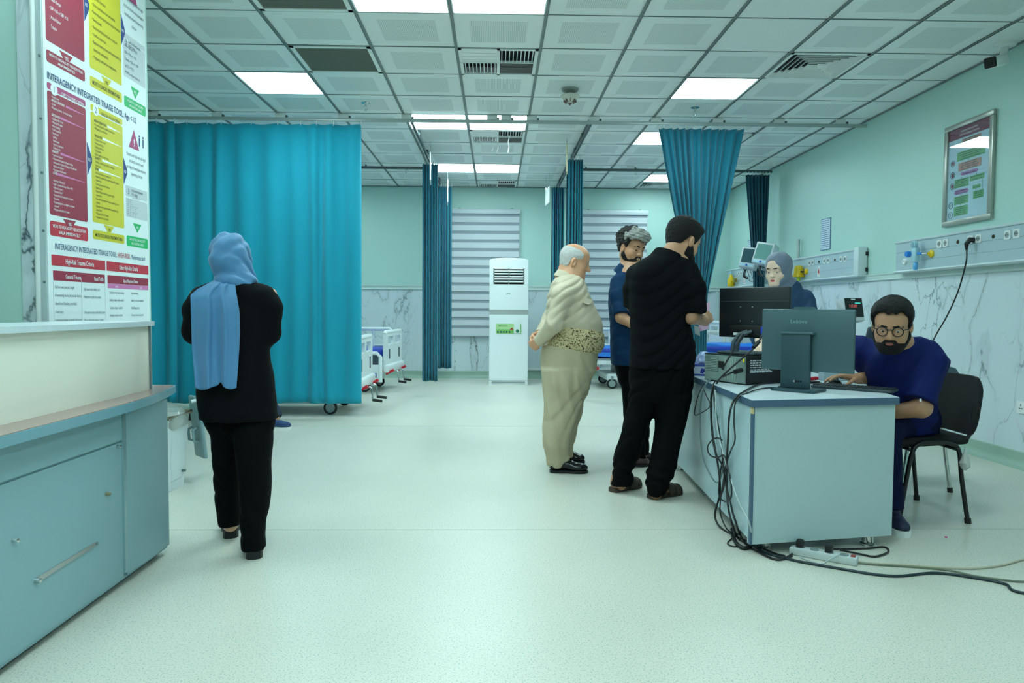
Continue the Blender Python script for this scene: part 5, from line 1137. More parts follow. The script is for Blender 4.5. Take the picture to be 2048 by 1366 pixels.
# glove box, paper, pen pot and tray
gb_ = thing('glove_box', 'blue and white box of disposable gloves at the desk edge', 'glove box', (1.375, 4.80, DZT), math.radians(-18))
MB().rbox(-.06, .06, -.12, .12, 0, .075, .003, 1).build('carton', mat('carton_blue', srgb(60, 84, 176), rough=.5), gb_)
MB().box(-.061, .061, -.1205, .0, .012, .06).build('print_panel', mat('carton_pale', srgb(206, 216, 236), rough=.5), gb_)
MB().prism([(-.02, .02), (.0, .015), (.01, .03), (.015, .05), (.002, .045), (-.012, .05)], -.1215, -.1205, 'xz').build('hand_print', mat('carton_navy', srgb(40, 50, 160), rough=.5), gb_)
R = random.Random(2); vs = []; n = 18
for j in range(6):
    for i in range(n):
        a_ = 2*PI*i/n; r_ = [1, 1.05, .95, .75, .45, .1][j]; vs.append((.05*r_*math.cos(a_)*(1+R.uniform(-.15, .15)), .1*r_*math.sin(a_)*(1+R.uniform(-.15, .15)), .075+[0, .02, .04, .055, .07, .075][j]+R.uniform(-.006, .006)))
MB().add(vs, [(j*n+i, j*n+(i+1) % n, (j+1)*n+(i+1) % n, (j+1)*n+i) for j in range(5) for i in range(n)]).build('wrapped_gloves', mat('glove_wrap', srgb(150, 170, 214), rough=.25), gb_, 40)
t = thing('paper_stack', 'pink papers lying behind the desktop case', 'papers', (1.82, 4.55, DZT), .3)
for i in range(4): MB().box(-.105, .105, -.15, .15, i*.004, i*.004+.003, 0, Matrix.Rotation(.05*i, 4, 'Z')).build('sheet', mat('paper_pink', srgb(232, 186, 214), rough=.6), t)
t = thing('stapler', 'black and red stapler lying on the desk by the computer stand', 'stapler', (1.83, 4.22, DZT), .4)
MB().rbox(-.07, .07, -.016, .016, 0, .012, .004, 2).build('base', BLACKP, t, 40); MB().rbox(-.068, .06, -.014, .014, .016, .036, .006, 2, 0, Matrix.Rotation(-.06, 4, 'Y')).build('arm', mat('stapler_red', srgb(190, 24, 44), rough=.35), t, 40)
tr = thing('tube_rack', 'rack of clear sample tubes behind the seated man\'s wrist', 'tube rack', (2.06, 4.42, DZT), .1)
MB().rbox(-.08, .08, -.03, .03, 0, .05, .004, 1).build('rack', mat('rack_clear', srgb(176, 200, 206), rough=.2, alpha=.85), tr)
for i in range(6):
    for j in range(2): MB().cyl((-.065+i*.026, -.015+j*.03, .01), (-.065+i*.026, -.015+j*.03, .085), .008, n=10).build('tube', mat('tube_glass', srgb(200, 216, 220), rough=.1), tr, 40)
# vital-signs monitor on a wheeled stand behind the desk
v = at(1705, 612, 5.45)
vm = thing('vital_signs_monitor', 'small black vital signs screen with red digits above the grey computer', 'vital signs monitor', (float(v[0]), 5.45, 0))
MB().lathe([(.18, 0), (.18, .03), (.06, .06), (.02, .08)], (0, 0, .04), 24).build('stand_base', MON, vm, 40)
for k in range(4):
    a_ = k*PI/2+.4; MB().cyl((.15*math.cos(a_)-.01, .15*math.sin(a_), .022), (.15*math.cos(a_)+.01, .15*math.sin(a_), .022), .022, n=12).build('castor', RUBBER, vm, 40)
MB().cyl((0, 0, .08), (0, 0, 1.12), .018).build('pole', ALU, vm, 40)
Mv = Matrix.Translation((0, 0, 1.185)) @ Matrix.Rotation(.22, 4, 'Z') @ Matrix.Rotation(-.22, 4, 'X')
MB().rbox(-.085, .085, -.02, .07, -.09, .09, .012, 2, 0, Mv).build('housing', MON, vm, 40)
MB().box(-.075, .075, -.0225, -.019, -.06, .084, 0, Mv).build('screen', mat('vs_screen', srgb(10, 14, 18), rough=.15), vm)
lg = MB(); text_mb(lg, '113.89', .034, Mv @ Matrix.Translation((-.045, -.0235, .012)) @ Matrix.Rotation(PI/2, 4, 'X'), 0, 'LEFT', .75); lg.build('digits', mat('digits_red', srgb(220, 90, 80), emit=srgb(220, 90, 80), estr=.5), vm)
MB().box(.01, .06, -.0235, -.022, .042, .05, 0, Mv).build('status_bar', mat('bar_teal', srgb(60, 200, 190), emit=srgb(60, 200, 190), estr=.6), vm)
MB().box(-.02, .016, -.0235, -.022, .07, .078, 0, Mv).build('brand_plate', INKS['wht'], vm)
MB().rbox(-.02, .02, -.02, .02, -.05, .1, .012, 2, 0, Matrix.Translation((.16, -.02, 1.10)) @ Matrix.Rotation(.25, 4, 'Y')).build('thermometer', WHITE, vm, 40)
MB().ell((.172, -.04, 1.17), (.012, .006, .01), 10).build('thermometer_button', mat('btn_blue', srgb(50, 160, 220), rough=.3), vm, 60)
MB().rbox(-.03, .04, -.015, .03, -.12, -.03, .008, 2, 0, Matrix.Translation((.16, -.02, 1.08)) @ Matrix.Rotation(.25, 4, 'Y')).build('holster', mat('holster_dark', srgb(40, 56, 70), rough=.5), vm, 40)
MB().box(-.1, .24, -.06, .1, .86, .88).build('tray', MON, vm)
for k in range(4): MB().box(.06+k*.01, .2, -.05, .02, .89+k*.022, .9+k*.022).build('stored_pack', mat('pack_grey', srgb(150, 176, 186), rough=.4), vm)
# ------------------------------------------------------------------ chairs
def stack_chair(label, loc, rz, fm, sm):
    """faces -x; origin under the middle of the seat"""
    t = thing('visitor_chair', label, 'chair', loc, rz, 'visitor chairs')
    for s in (-1, 1):
        y = s*.235
        mb = MB().tube(spline([(-.20, y*1.06, .0), (-.155, y, .25), (-.125, y, .40), (-.08, y, .445), (0, y, .452), (.09, y, .445), (.135, y, .40), (.155, y, .25), (.19, y*1.06, .0)], 6), .0125, 10)
        o = mb.build('side_frame', fm, t, 60)
        for x in (-.20, .19): q = MB().cyl((x, y*1.06, 0), (x*.985, y*1.05, .03), .017, n=12).build('foot_cap', RUBBER, t, 40); q.parent = o
        MB().tube(spline([(.12, y*.75, .435), (.20, y*.75, .45), (.235, y*.75, .50), (.245, y*.75, .60), (.265, y*.75, .72)], 6), .011, 10).build('back_post', fm, t, 60)
    MB().tube([(-.14, -.235, .41), (-.14, .235, .41)], .01, 8).build('cross_bar', fm, t, 60); MB().tube([(.13, -.235, .41), (.13, .235, .41)], .01, 8).build('cross_bar', fm, t, 60)
    R = []; n = 12
    # seat pad
    pad = MB().rbox(-.21, .205, -.225, .225, .435, .485, .022, 3); pad.v = [(x, y, z-.012*(1-(x/.21)**2)*(1-(y/.23)**2)-(.02 if x < -.18 else 0)) for x, y, z in pad.v]
    pad.build('seat', sm, t, 40)
    vs = []; nx, nz = 14, 10
    for k, d in enumerate((0, .032)):
        for j in range(nz+1):
            for i in range(nx+1):
                v_ = -1+2*i/nx; h = -1+2*j/nz
                y = .235*v_*(1-.10*max(0, h)**4)*math.sqrt(max(0, 1-.18*(h**4))); z = .645+.165*h*math.sqrt(max(0, 1-.10*v_**4))
                x = .232+.045*(z-.48)/.33-.030*(v_**2-.3)+d*(1-.3*v_**6)*(1-.3*h**6)-.004; vs.append((x, y, z))
    N1 = (nx+1)*(nz+1); fs = []
    for j in range(nz):
        for i in range(nx):
            a_ = j*(nx+1)+i; fs.append((a_, a_+nx+1, a_+nx+2, a_+1)); fs.append((a_+N1, a_+1+N1, a_+nx+2+N1, a_+nx+1+N1))
    rim = [i for i in range(nx+1)]+[(j+1)*(nx+1)-1 for j in range(1, nz+1)]+[nz*(nx+1)+i for i in range(nx-1, -1, -1)]+[j*(nx+1) for j in range(nz-1, 0, -1)]
    for k in range(len(rim)): a_, b_ = rim[k], rim[(k+1) % len(rim)]; fs.append((a_, b_, b_+N1, a_+N1))
    MB().add(vs, fs).build('backrest', sm, t, 60)
    return t
FAB = mat('chair_fabric_black', srgb(12, 13, 15), rough=.85, bump=.3, bscale=500); FRB = mat('chair_frame_black', srgb(16, 17, 19), rough=.35)
ch1 = stack_chair('black fabric visitor chair the man in navy scrubs sits on', (2.44, 4.22, 0), 0.0, FRB, FAB)
hb = MB(); R = random.Random(1); vs = []; n = 10
for j in range(7):
    for i in range(n):
        a_ = 2*PI*i/n; r_ = [.004, .006, .012, .02, .026, .024, .008][j]; vs.append((.16+r_*math.cos(a_)*(1+R.uniform(-.3, .3)), -.25+r_*math.sin(a_)*(1+R.uniform(-.3, .3)), .43-j*.022))
hb.add(vs, [(j*n+i, j*n+(i+1) % n, (j+1)*n+(i+1) % n, (j+1)*n+i) for j in range(6) for i in range(n)]).build('plastic_wrap', mat('wrap_clear', srgb(200, 206, 200), rough=.2, alpha=.7), ch1, 30)
stack_chair('chrome framed visitor chair half hidden behind the seated man', (2.72, 4.86, 0), .25, CHROME, mat('chair_grey', srgb(60, 84, 92), rough=.6))
# ------------------------------------------------------------------ power strip and cables
def cable(name, label, pts, r, m, n=7, sub=8, extra=None):
    base = min(pts, key=lambda p: p[2]); t = thing(name, label, 'cable', (float(base[0]), float(base[1]), 0.0), 0, 'cables by the desk')
    child(t, 'cord', MB().tube(spline(pts, sub), r, n), m, 60)
    if extra: extra(t)
    return t
ps = thing('power_strip', 'white multi-socket power strip on the floor under the desk front', 'power strip', (1.56, 3.40, 0), -.60)
MB().rbox(-.15, .15, -.032, .032, 0, .036, .008, 2).build('body', mat('strip_white', srgb(196, 204, 204), rough=.4), ps, 40)
for i in range(4): MB().cyl((-.105+i*.065, 0, .036), (-.105+i*.065, 0, .038), .021, n=18).build('outlet', mat('strip_grey', srgb(120, 132, 134), rough=.5), ps, 40)
for i in (0, 2): MB().rbox(-.105+i*.065-.018, -.105+i*.065+.018, -.02, .02, .036, .075, .01, 2).build('plug', BLKC, ps, 40)
MB().box(.12, .14, -.012, .012, .036, .041).build('switch', mat('switch_red', srgb(160, 60, 50), rough=.4), ps)
Pz = lambda px, py, z=.006: tuple(atz(px, py, z))
Sx = 1.205
def S(px, py, d=0.0):                             # on or just off the left face of the desk
    p0_, p1_ = np.array([DA[0]-.012-d, DA[1]]), np.array([DC[0]-.012-d, DC[1]])
    r_ = _ray(px, py); e = p1_-p0_; A_ = np.array([[r_[0], -e[0]], [r_[1], -e[1]]]); s_ = np.linalg.solve(A_, p0_); q = r_*s_[0]
    return (float(q[0]), float(q[1]), float(CAMH+q[2]))
T3 = lambda px, py, Y: tuple(at(px, py, Y))
TPz = lambda px, py: tuple(atz(px, py, DZT+.006))
GRC = mat('grey_cable', srgb(104, 124, 126), rough=.45); BLUEP = mat('plug_blue', (0, 0, 0)); CRM = mat('cream_cable', srgb(190, 182, 158), rough=.5)
cable('monitor_cable', 'thick black cable from the black monitor over the desk edge', [T3(1486, 668, 4.26), T3(1472, 692, 4.22), T3(1452, 725, 4.12), TPz(1436, 755), S(1424, 778, .02), S(1422, 830), S(1426, 880), S(1436, 930), S(1440, 985), S(1430, 1030, .02), Pz(1445, 1058), Pz(1500, 1085), Pz(1545, 1105), Pz(1570, 1112)], .0055, BLKC)
cable('monitor_cable', 'black video cable with ferrite bead from the blue plug', [T3(1525, 668, 4.15), T3(1512, 692, 4.12), T3(1490, 712, 4.08), T3(1452, 745, 4.05), TPz(1434, 766), S(1424, 790, .02), S(1424, 850), S(1432, 905), S(1446, 935, .02), S(1448, 970), S(1438, 1000)], .005, BLKC, extra=lambda t: child(t, 'ferrite_bead', MB().cyl(T3(1518, 683, 4.13), T3(1507, 695, 4.11), .011, n=12), BLACKP, 40))
cable('power_cable', 'black power lead plugged into the desktop case rear', [T3(1480, 741, 4.10), T3(1466, 744, 4.06), T3(1450, 752, 4.05), TPz(1436, 762), S(1428, 785, .015), S(1434, 840), S(1444, 900), S(1450, 960), S(1462, 1010), S(1470, 1040, .02), Pz(1490, 1085), Pz(1540, 1115), Pz(1570, 1116), Pz(1600, 1096)], .0055, BLKC, extra=lambda t: child(t, 'plug', MB().cyl(T3(1482, 740, 4.11), T3(1470, 744, 4.07), .014, n=10), BLACKP, 40))
cable('power_cable', 'black lead running from the grey computer over the front desk corner', [T3(1592, 762, 3.98), TPz(1560, 764), TPz(1520, 768), TPz(1490, 782), S(1470, 798, .02), S(1459, 830), S(1456, 880), S(1453, 940), S(1455, 1000), S(1462, 1040, .02), Pz(1478, 1078), Pz(1510, 1100), Pz(1552, 1119), Pz(1584, 1112)], .0055, BLKC)
cable('power_cable', 'thin black lead with inline switch beside the computer stand', [T3(1578, 768, 3.93), TPz(1562, 775), TPz(1530, 776), TPz(1500, 784), S(1473, 800, .015), S(1468, 840), S(1470, 880), S(1460, 905), S(1452, 930), S(1446, 965), S(1440, 1020), S(1452, 1055, .02), Pz(1470, 1070)], .0038, BLKC, extra=lambda t: child(t, 'inline_switch', MB().cyl(TPz(1572, 771), TPz(1558, 776), .010, n=10), BLACKP, 40))
cable('monitor_cable', 'grey cable looping low on the desk side', [TPz(1424, 757), S(1412, 768, .02), S(1402, 800), S(1400, 860), S(1405, 910), S(1418, 945), S(1436, 965), S(1448, 925), S(1444, 900)], .0045, GRC)
cable('looped_cable', 'thin black cable hanging in a triangular loop at the desk edge', [TPz(1420, 758), S(1405, 772, .02), S(1394, 800, .01), S(1389, 829, .01), S(1402, 826, .01), S(1420, 812, .01), S(1412, 790, .01), S(1406, 775, .02)], .003, BLKC, extra=lambda t: child(t, 'blue_plug', MB().cyl(TPz(1418, 753), TPz(1436, 754), .014, n=12), BLUEP, 40))
cable('looped_cable', 'coil of black cable tied against the desk side', [S(1444, 880, .01), S(1436, 876, .015), S(1424, 880, .015), S(1415, 895, .015), S(1420, 910, .015), S(1434, 915, .015), S(1448, 911, .015), S(1454, 930, .015), S(1462, 965, .015), S(1462, 995, .015), S(1450, 1003, .015), S(1438, 990, .015), S(1440, 950, .015), S(1446, 915, .015)], .0042, BLKC)
cable('flat_cable', 'pale grey cable slanting down the desk side to the floor', [S(1430, 780, .012), S(1434, 850, .012), S(1446, 905, .012), S(1458, 945, .012), S(1476, 1000, .012), S(1498, 1045, .012), Pz(1506, 1086)], .004, mat('pale_cable', srgb(176, 190, 190), rough=.4))
cable('floor_cable', 'wide black strap of cable bunched at the desk foot', [Pz(1464, 1058), Pz(1466, 1072, .015), Pz(1474, 1088, .012), Pz(1488, 1096, .01), Pz(1502, 1092, .01)], .010, BLKC)
cable('floor_cable', 'thin black cable loop poking out by the desk foot', [Pz(1482, 1062), Pz(1470, 1072), Pz(1455, 1086), Pz(1468, 1093), Pz(1482, 1090)], .0035, BLKC)
cable('floor_cable', 'long black cable running across the floor to the right edge', [Pz(1500, 1085), Pz(1530, 1105), Pz(1590, 1121), Pz(1660, 1134), Pz(1780, 1152), Pz(1870, 1146), Pz(1950, 1156), Pz(2010, 1168), Pz(2060, 1188), (2.75, 2.82, .006), (3.3, 2.75, .006), (3.9, 2.9, .006)], .0065, mat('floor_cable_black', srgb(24, 44, 52), rough=.45))
cable('floor_cable', 'cream cable lying on the floor that rises to the right edge', [Pz(1690, 1118), Pz(1740, 1126), Pz(1820, 1131), Pz(1900, 1136), Pz(1960, 1136), Pz(2010, 1129), Pz(2060, 1117), (2.9, 3.44, .006), (3.4, 3.5, .006), (3.9, 3.4, .006)], .0045, CRM)
cable('floor_cable', 'brownish cable lying on the floor between cream and black ones', [Pz(1690, 1122), Pz(1740, 1128), Pz(1830, 1134), Pz(1900, 1141), Pz(1950, 1152), Pz(2010, 1160), Pz(2060, 1164), (2.7, 3.06, .006), (3.3, 3.2, .006), (3.9, 3.15, .006)], .0045, mat('olive_cable', srgb(112, 122, 104), rough=.5))
cable('floor_cable', 'short white lead curling over the power strip', [Pz(1600, 1114), Pz(1625, 1124), Pz(1645, 1128), Pz(1660, 1118, .03), Pz(1680, 1108, .045)], .004, mat('pale_cable', (0, 0, 0)))
cable('floor_cable', 'black lead looping round the right desk foot', [Pz(1680, 1100, .02), Pz(1720, 1108), Pz(1750, 1113), Pz(1776, 1104), Pz(1768, 1094), Pz(1730, 1097), Pz(1660, 1098)], .005, BLKC)
MBx = MB(); p = atz(1892, 1074, .003); o = MBx.rbox(p[0]-.006, p[0]+.006, p[1]-.005, p[1]+.005, .0, .006, .002, 2).build('litter_scrap', mat('scrap_pink', srgb(226, 60, 150), rough=.5)); tag(o, 'tiny pink scrap on the floor near the chair', 'litter')
# ------------------------------------------------------------------ smooth solid modelling: signed distances -> one closed mesh
def _smin(a, b, k):
    if k <= 0: return np.minimum(a, b)
    h = np.maximum(k-np.abs(a-b), 0)/k
    return np.minimum(a, b)-h*h*k*.25
def _smax(a, b, k): return -_smin(-a, -b, k)
V = lambda *p: np.array(p, np.float32)
def cap(p0, p1, r0, r1=None, k=.02, op='u'): return dict(t='cap', p0=np.array(p0, np.float32), p1=np.array(p1, np.float32), r0=r0, r1=r0 if r1 is None else r1, k=k, op=op)
def chain(pts, rs, k=.02, op='u'):
    return [cap(pts[i], pts[i+1], rs[i], rs[i+1], k, op) for i in range(len(pts)-1)]
def ell(c, r, R=None, k=.02, op='u'): return dict(t='ell', c=np.array(c, np.float32), r=np.array(r if hasattr(r, '__len__') else (r, r, r), np.float32), R=np.eye(3, dtype=np.float32) if R is None else np.array(R, np.float32), k=k, op=op)
def flat(p0, p1, r0, r1=None, k=.0, op='u', sq=1.0, ax=None):       # tapered limb with flat, cut ends (cuffs, hems); sq flattens along ax
    return dict(t='flat', p0=np.array(p0, np.float32), p1=np.array(p1, np.float32), r0=r0, r1=r0 if r1 is None else r1, k=k, op=op, sq=sq, ax=ax)
def loft(levels, k=.02, rot=0.0, p=2.0, op='u', sh=None):                   # levels (z, cx, cy, rx, ry), stacked sections
    L = sorted([tuple(map(float, q)) for q in levels]); return dict(t='loft', L=L, k=k, rot=rot, p=p, op=op, sh=sh)
def fn(f, lo, hi, k=0.0, op='u'): return dict(t='fn', f=f, lo=np.array(lo), hi=np.array(hi), k=k, op=op)
def _bounds(q):
    if q['t'] in ('cap', 'flat'):
        r = max(q['r0'], q['r1'])*max(1, q.get('sq', 1)); return np.minimum(q['p0'], q['p1'])-r, np.maximum(q['p0'], q['p1'])+r
    if q['t'] == 'ell':
        e = np.sqrt(((q['R']*q['r'])**2).sum(1)); return q['c']-e, q['c']+e
    if q['t'] == 'loft':
        A = np.array(q['L']); m_ = np.maximum(A[:, 3], A[:, 4]) if q['rot'] else None
        rx, ry = (m_, m_) if q['rot'] else (A[:, 3], A[:, 4])
        e_ = .04 if q['sh'] else 0
        return np.array([(A[:, 1]-rx).min(), (A[:, 2]-ry).min(), A[0, 0]-e_]), np.array([(A[:, 1]+rx).max(), (A[:, 2]+ry).max(), A[-1, 0]+e_])
    return q['lo'], q['hi']
def _eval(q, X, Y, Z):
    t = q['t']
    if t in ('cap', 'flat'):
        p0 = q['p0']; ax = q['p1']-p0; L2 = float(ax@ax)+1e-12
        dx, dy, dz = X-p0[0], Y-p0[1], Z-p0[2]
        s = (dx*ax[0]+dy*ax[1]+dz*ax[2])/L2
        if t == 'cap':
            s = np.clip(s, 0, 1); return np.sqrt((dx-s*ax[0])**2+(dy-s*ax[1])**2+(dz-s*ax[2])**2)-(q['r0']+(q['r1']-q['r0'])*s)
        rx, ry_, rz = dx-s*ax[0], dy-s*ax[1], dz-s*ax[2]
        if q['ax'] is not None:
            a = np.array(q['ax'], np.float32); a = a/np.linalg.norm(a); c = rx*a[0]+ry_*a[1]+rz*a[2]; f_ = 1/q['sq']-1
            rx, ry_, rz = rx+c*a[0]*f_, ry_+c*a[1]*f_, rz+c*a[2]*f_
        d = np.sqrt(rx**2+ry_**2+rz**2)-(q['r0']+(q['r1']-q['r0'])*np.clip(s, 0, 1)); L = math.sqrt(L2)
        return _smax(d, np.maximum(-s, s-1)*L, .008)
    if t == 'ell':
        R, r, c = q['R'], q['r'], q['c']; dx, dy, dz = X-c[0], Y-c[1], Z-c[2]
        u = [(R[0, i]*dx+R[1, i]*dy+R[2, i]*dz)/r[i] for i in range(3)]
        k0 = np.sqrt(u[0]**2+u[1]**2+u[2]**2)+1e-9; k1 = np.sqrt((u[0]/r[0])**2+(u[1]/r[1])**2+(u[2]/r[2])**2)+1e-9
        return k0*(k0-1)/k1
    if t == 'loft':
        A = np.array(q['L'])
        if q['sh']: Z = Z+q['sh'][0]*(X-q['sh'][1])
        z = Z.ravel(); zz = np.clip(z, A[0, 0], A[-1, 0]); n = len(A)
        def ip(col):
            if n < 3: return np.interp(zz, A[:, 0], A[:, col])
            g = np.gradient(A[:, col], A[:, 0]); i = np.clip(np.searchsorted(A[:, 0], zz)-1, 0, n-2)
            h = A[i+1, 0]-A[i, 0]; s = (zz-A[i, 0])/h; s2, s3 = s*s, s*s*s
            return (2*s3-3*s2+1)*A[i, col]+(s3-2*s2+s)*h*g[i]+(-2*s3+3*s2)*A[i+1, col]+(s3-s2)*h*g[i+1]
        cx_, cy_, rx, ry_ = [ip(c).astype(np.float32).reshape(Z.shape) for c in (1, 2, 3, 4)]
        rx = np.maximum(rx, .004); ry_ = np.maximum(ry_, .004)
        dx, dy = X-cx_, Y-cy_
        if q['rot']:
            c, s = math.cos(q['rot']), math.sin(q['rot']); dx, dy = dx*c+dy*s, -dx*s+dy*c
        a, b = np.abs(dx)/rx, np.abs(dy)/ry_; p = q['p']
        k0 = (a**p+b**p)**(1/p) if p != 2 else np.sqrt(a*a+b*b)
        k1 = np.sqrt((a/rx)**2+(b/ry_)**2)+1e-9
        d = k0*(k0-1)/k1 if p == 2 else (k0-1)*np.minimum(rx, ry_)
        d = np.maximum(d, -np.minimum(rx, ry_))
        return _smax(d, np.maximum(A[0, 0]-Z, Z-A[-1, 0]), .01)
    sh = np.broadcast(X, Y, Z).shape
    return q['f'](np.broadcast_to(X, sh), np.broadcast_to(Y, sh), np.broadcast_to(Z, sh)).astype(np.float32)
def sdf_mesh(prims, h, disp=None, smooth=1, pad=.03):
    fl_ = []
    for q in prims: fl_ += q if isinstance(q, list) else [q]
    B = [_bounds(q) for q in fl_ if q['op'] == 'u']; lo = np.min([b[0] for b in B], 0)-pad; hi = np.max([b[1] for b in B], 0)+pad
    n = np.ceil((hi-lo)/h).astype(int)+1
    ax = [(lo[i]+h*np.arange(n[i])).astype(np.float32) for i in range(3)]
    A = np.full(n, .06, np.float32)
    for q in fl_:
        b0, b1 = _bounds(q); m_ = .03+q['k']
        i0 = np.clip(((b0-m_-lo)/h).astype(int), 0, n-1); i1 = np.clip(((b1+m_-lo)/h).astype(int)+2, 1, n)
        if np.any(i1-i0 < 2): continue
        sl = tuple(slice(i0[i], i1[i]) for i in range(3))
        X = ax[0][sl[0]][:, None, None]; Y = ax[1][sl[1]][None, :, None]; Z = ax[2][sl[2]][None, None, :]
        d = _eval(q, X, Y, Z)
        if q['op'] == 'u': A[sl] = _smin(A[sl], d, q['k'])
        elif q['op'] == 's': A[sl] = _smax(A[sl], -d, q['k'])
    if disp is not None:
        m_ = np.abs(A) < .03; I = np.nonzero(m_); A[m_] += disp(ax[0][I[0]], ax[1][I[1]], ax[2][I[2]]).astype(np.float32)
    S_ = A < 0
    c = S_[:-1, :-1, :-1].astype(np.int8)
    for dx in (0, 1):
        for dy in (0, 1):
            for dz in (0, 1):
                if dx+dy+dz: c = c+S_[dx:n[0]-1+dx, dy:n[1]-1+dy, dz:n[2]-1+dz]
    act = (c > 0) & (c < 8); I = np.array(np.nonzero(act)).T
    idx = np.full(act.shape, -1, np.int32); idx[tuple(I.T)] = np.arange(len(I))
    acc = np.zeros((len(I), 3)); cnt = np.zeros(len(I))
    for a in range(3):
        o1, o2 = [j for j in range(3) if j != a]
        for u in (0, 1):
            for v in (0, 1):
                s0 = np.zeros(3, int); s0[o1] = u; s0[o2] = v; s1 = s0.copy(); s1[a] = 1
                va = A[tuple((I+s0).T)]; vb = A[tuple((I+s1).T)]; m_ = (va < 0) != (vb < 0)
                t = va[m_]/(va[m_]-vb[m_]); p = np.tile(s0.astype(float), (m_.sum(), 1)); p[:, a] = t; acc[m_] += p; cnt[m_] += 1
    P = lo+h*(I+acc/cnt[:, None])
    F = []
    for a in range(3):
        o1, o2 = (a+1) % 3, (a+2) % 3
        sa = [slice(None)]*3; sb_ = [slice(None)]*3; sa[a] = slice(0, -1); sb_[a] = slice(1, None)
        e = S_[tuple(sa)] != S_[tuple(sb_)]; E_ = np.array(np.nonzero(e)).T
        ok = (E_[:, o1] > 0) & (E_[:, o2] > 0) & (E_[:, o1] < n[o1]-1) & (E_[:, o2] < n[o2]-1); E_ = E_[ok]
        d1 = np.zeros(3, int); d1[o1] = 1; d2 = np.zeros(3, int); d2[o2] = 1
        q0 = idx[tuple((E_-d1-d2).T)]; q1 = idx[tuple((E_-d2).T)]; q2 = idx[tuple(E_.T)]; q3 = idx[tuple((E_-d1).T)]
        ins = S_[tuple(E_.T)]; Q = np.stack([q0, q1, q2, q3], 1); Q[~ins] = Q[~ins][:, ::-1]; F.append(Q)
    F = np.concatenate(F); F = F[(F >= 0).all(1)]
    for _ in range(smooth):
        s = np.zeros_like(P); k = np.zeros(len(P))
        for i in range(4):
            a, b = F[:, i], F[:, (i+1) % 4]
            np.add.at(s, a, P[b]); np.add.at(k, a, 1); np.add.at(s, b, P[a]); np.add.at(k, b, 1)
        P = P*.5+.5*s/np.maximum(k, 1)[:, None]
    return P, F
def sdf_obj(name, root, prims, h, mats, disp=None, smooth=1, pick=None):
    P, F = sdf_mesh(prims, h, disp, smooth)
    P = P-np.array(root.location)
    me = bpy.data.meshes.new(name); me.vertices.add(len(P)); me.vertices.foreach_set('co', P.astype(np.float32).ravel())
    me.loops.add(len(F)*4); me.loops.foreach_set('vertex_index', F.astype(np.int32).ravel())
    me.polygons.add(len(F)); me.polygons.foreach_set('loop_start', np.arange(0, len(F)*4, 4, dtype=np.int32))
    me.polygons.foreach_set('use_smooth', np.ones(len(F), bool))
    if not isinstance(mats, (list, tuple)): mats = [mats]
    for q in mats: me.materials.append(q)
    if pick is not None:
        C = P[F].mean(1)+np.array(root.location); me.polygons.foreach_set('material_index', pick(C[:, 0], C[:, 1], C[:, 2]).astype(np.int32))
    me.update(calc_edges=True); me.validate()
    o = bpy.data.objects.new(name, me); COL.objects.link(o); o.parent = root
    return o
def folds(seed, amp, n=7, fx=(14, 45), vert=.35, tilt=0.0):
    """cloth creases: long warped valleys of two directions, each where the other fades"""
    R = random.Random(seed); F = []
    for i in range(2):
        a = R.uniform(0, 2*PI); f = R.uniform(55, 80); t = R.uniform(.15, .35)*(1+vert)*R.choice((-1, 1))*(2.2 if i else .7)
        F.append((f*math.cos(a), f*math.sin(a), f*t, R.uniform(0, 6.3)))
    w = [(R.gauss(0, 6), R.gauss(0, 6), R.gauss(0, 6), R.uniform(0, 6.3)) for _ in range(5)]
    def low(x, y, z, k): d, e, f, p = w[k]; return np.sin(d*x+e*y+f*z+p)
    def g(x, y, z):
        m_ = np.clip(.5+.8*low(x, y, z, 0), 0, 1); s = 0
        for i, (a, b, c, ph) in enumerate(F):
            q = a*x+b*y+c*z+ph+1.6*low(x, y, z, 1+i)+1.1*low(2*x, 2*y, 2*z, 3)
            v = .5+.5*np.sin(q); s = s+(m_ if i else 1-m_)*(.35+.65*np.clip(.5+low(x, y, z, 4), 0, 1))*(v**2.5-.3)
        return amp*1.15*s
    return g
def noise_d(seed, amp, f=90, n=6):
    R = random.Random(seed); W_ = [(R.gauss(0, f), R.gauss(0, f), R.gauss(0, f), R.uniform(0, 6.3)) for _ in range(n)]
    def g(x, y, z): return amp*sum(np.sin(a*x+b*y+c*z+p) for a, b, c, p in W_)/n
    return g

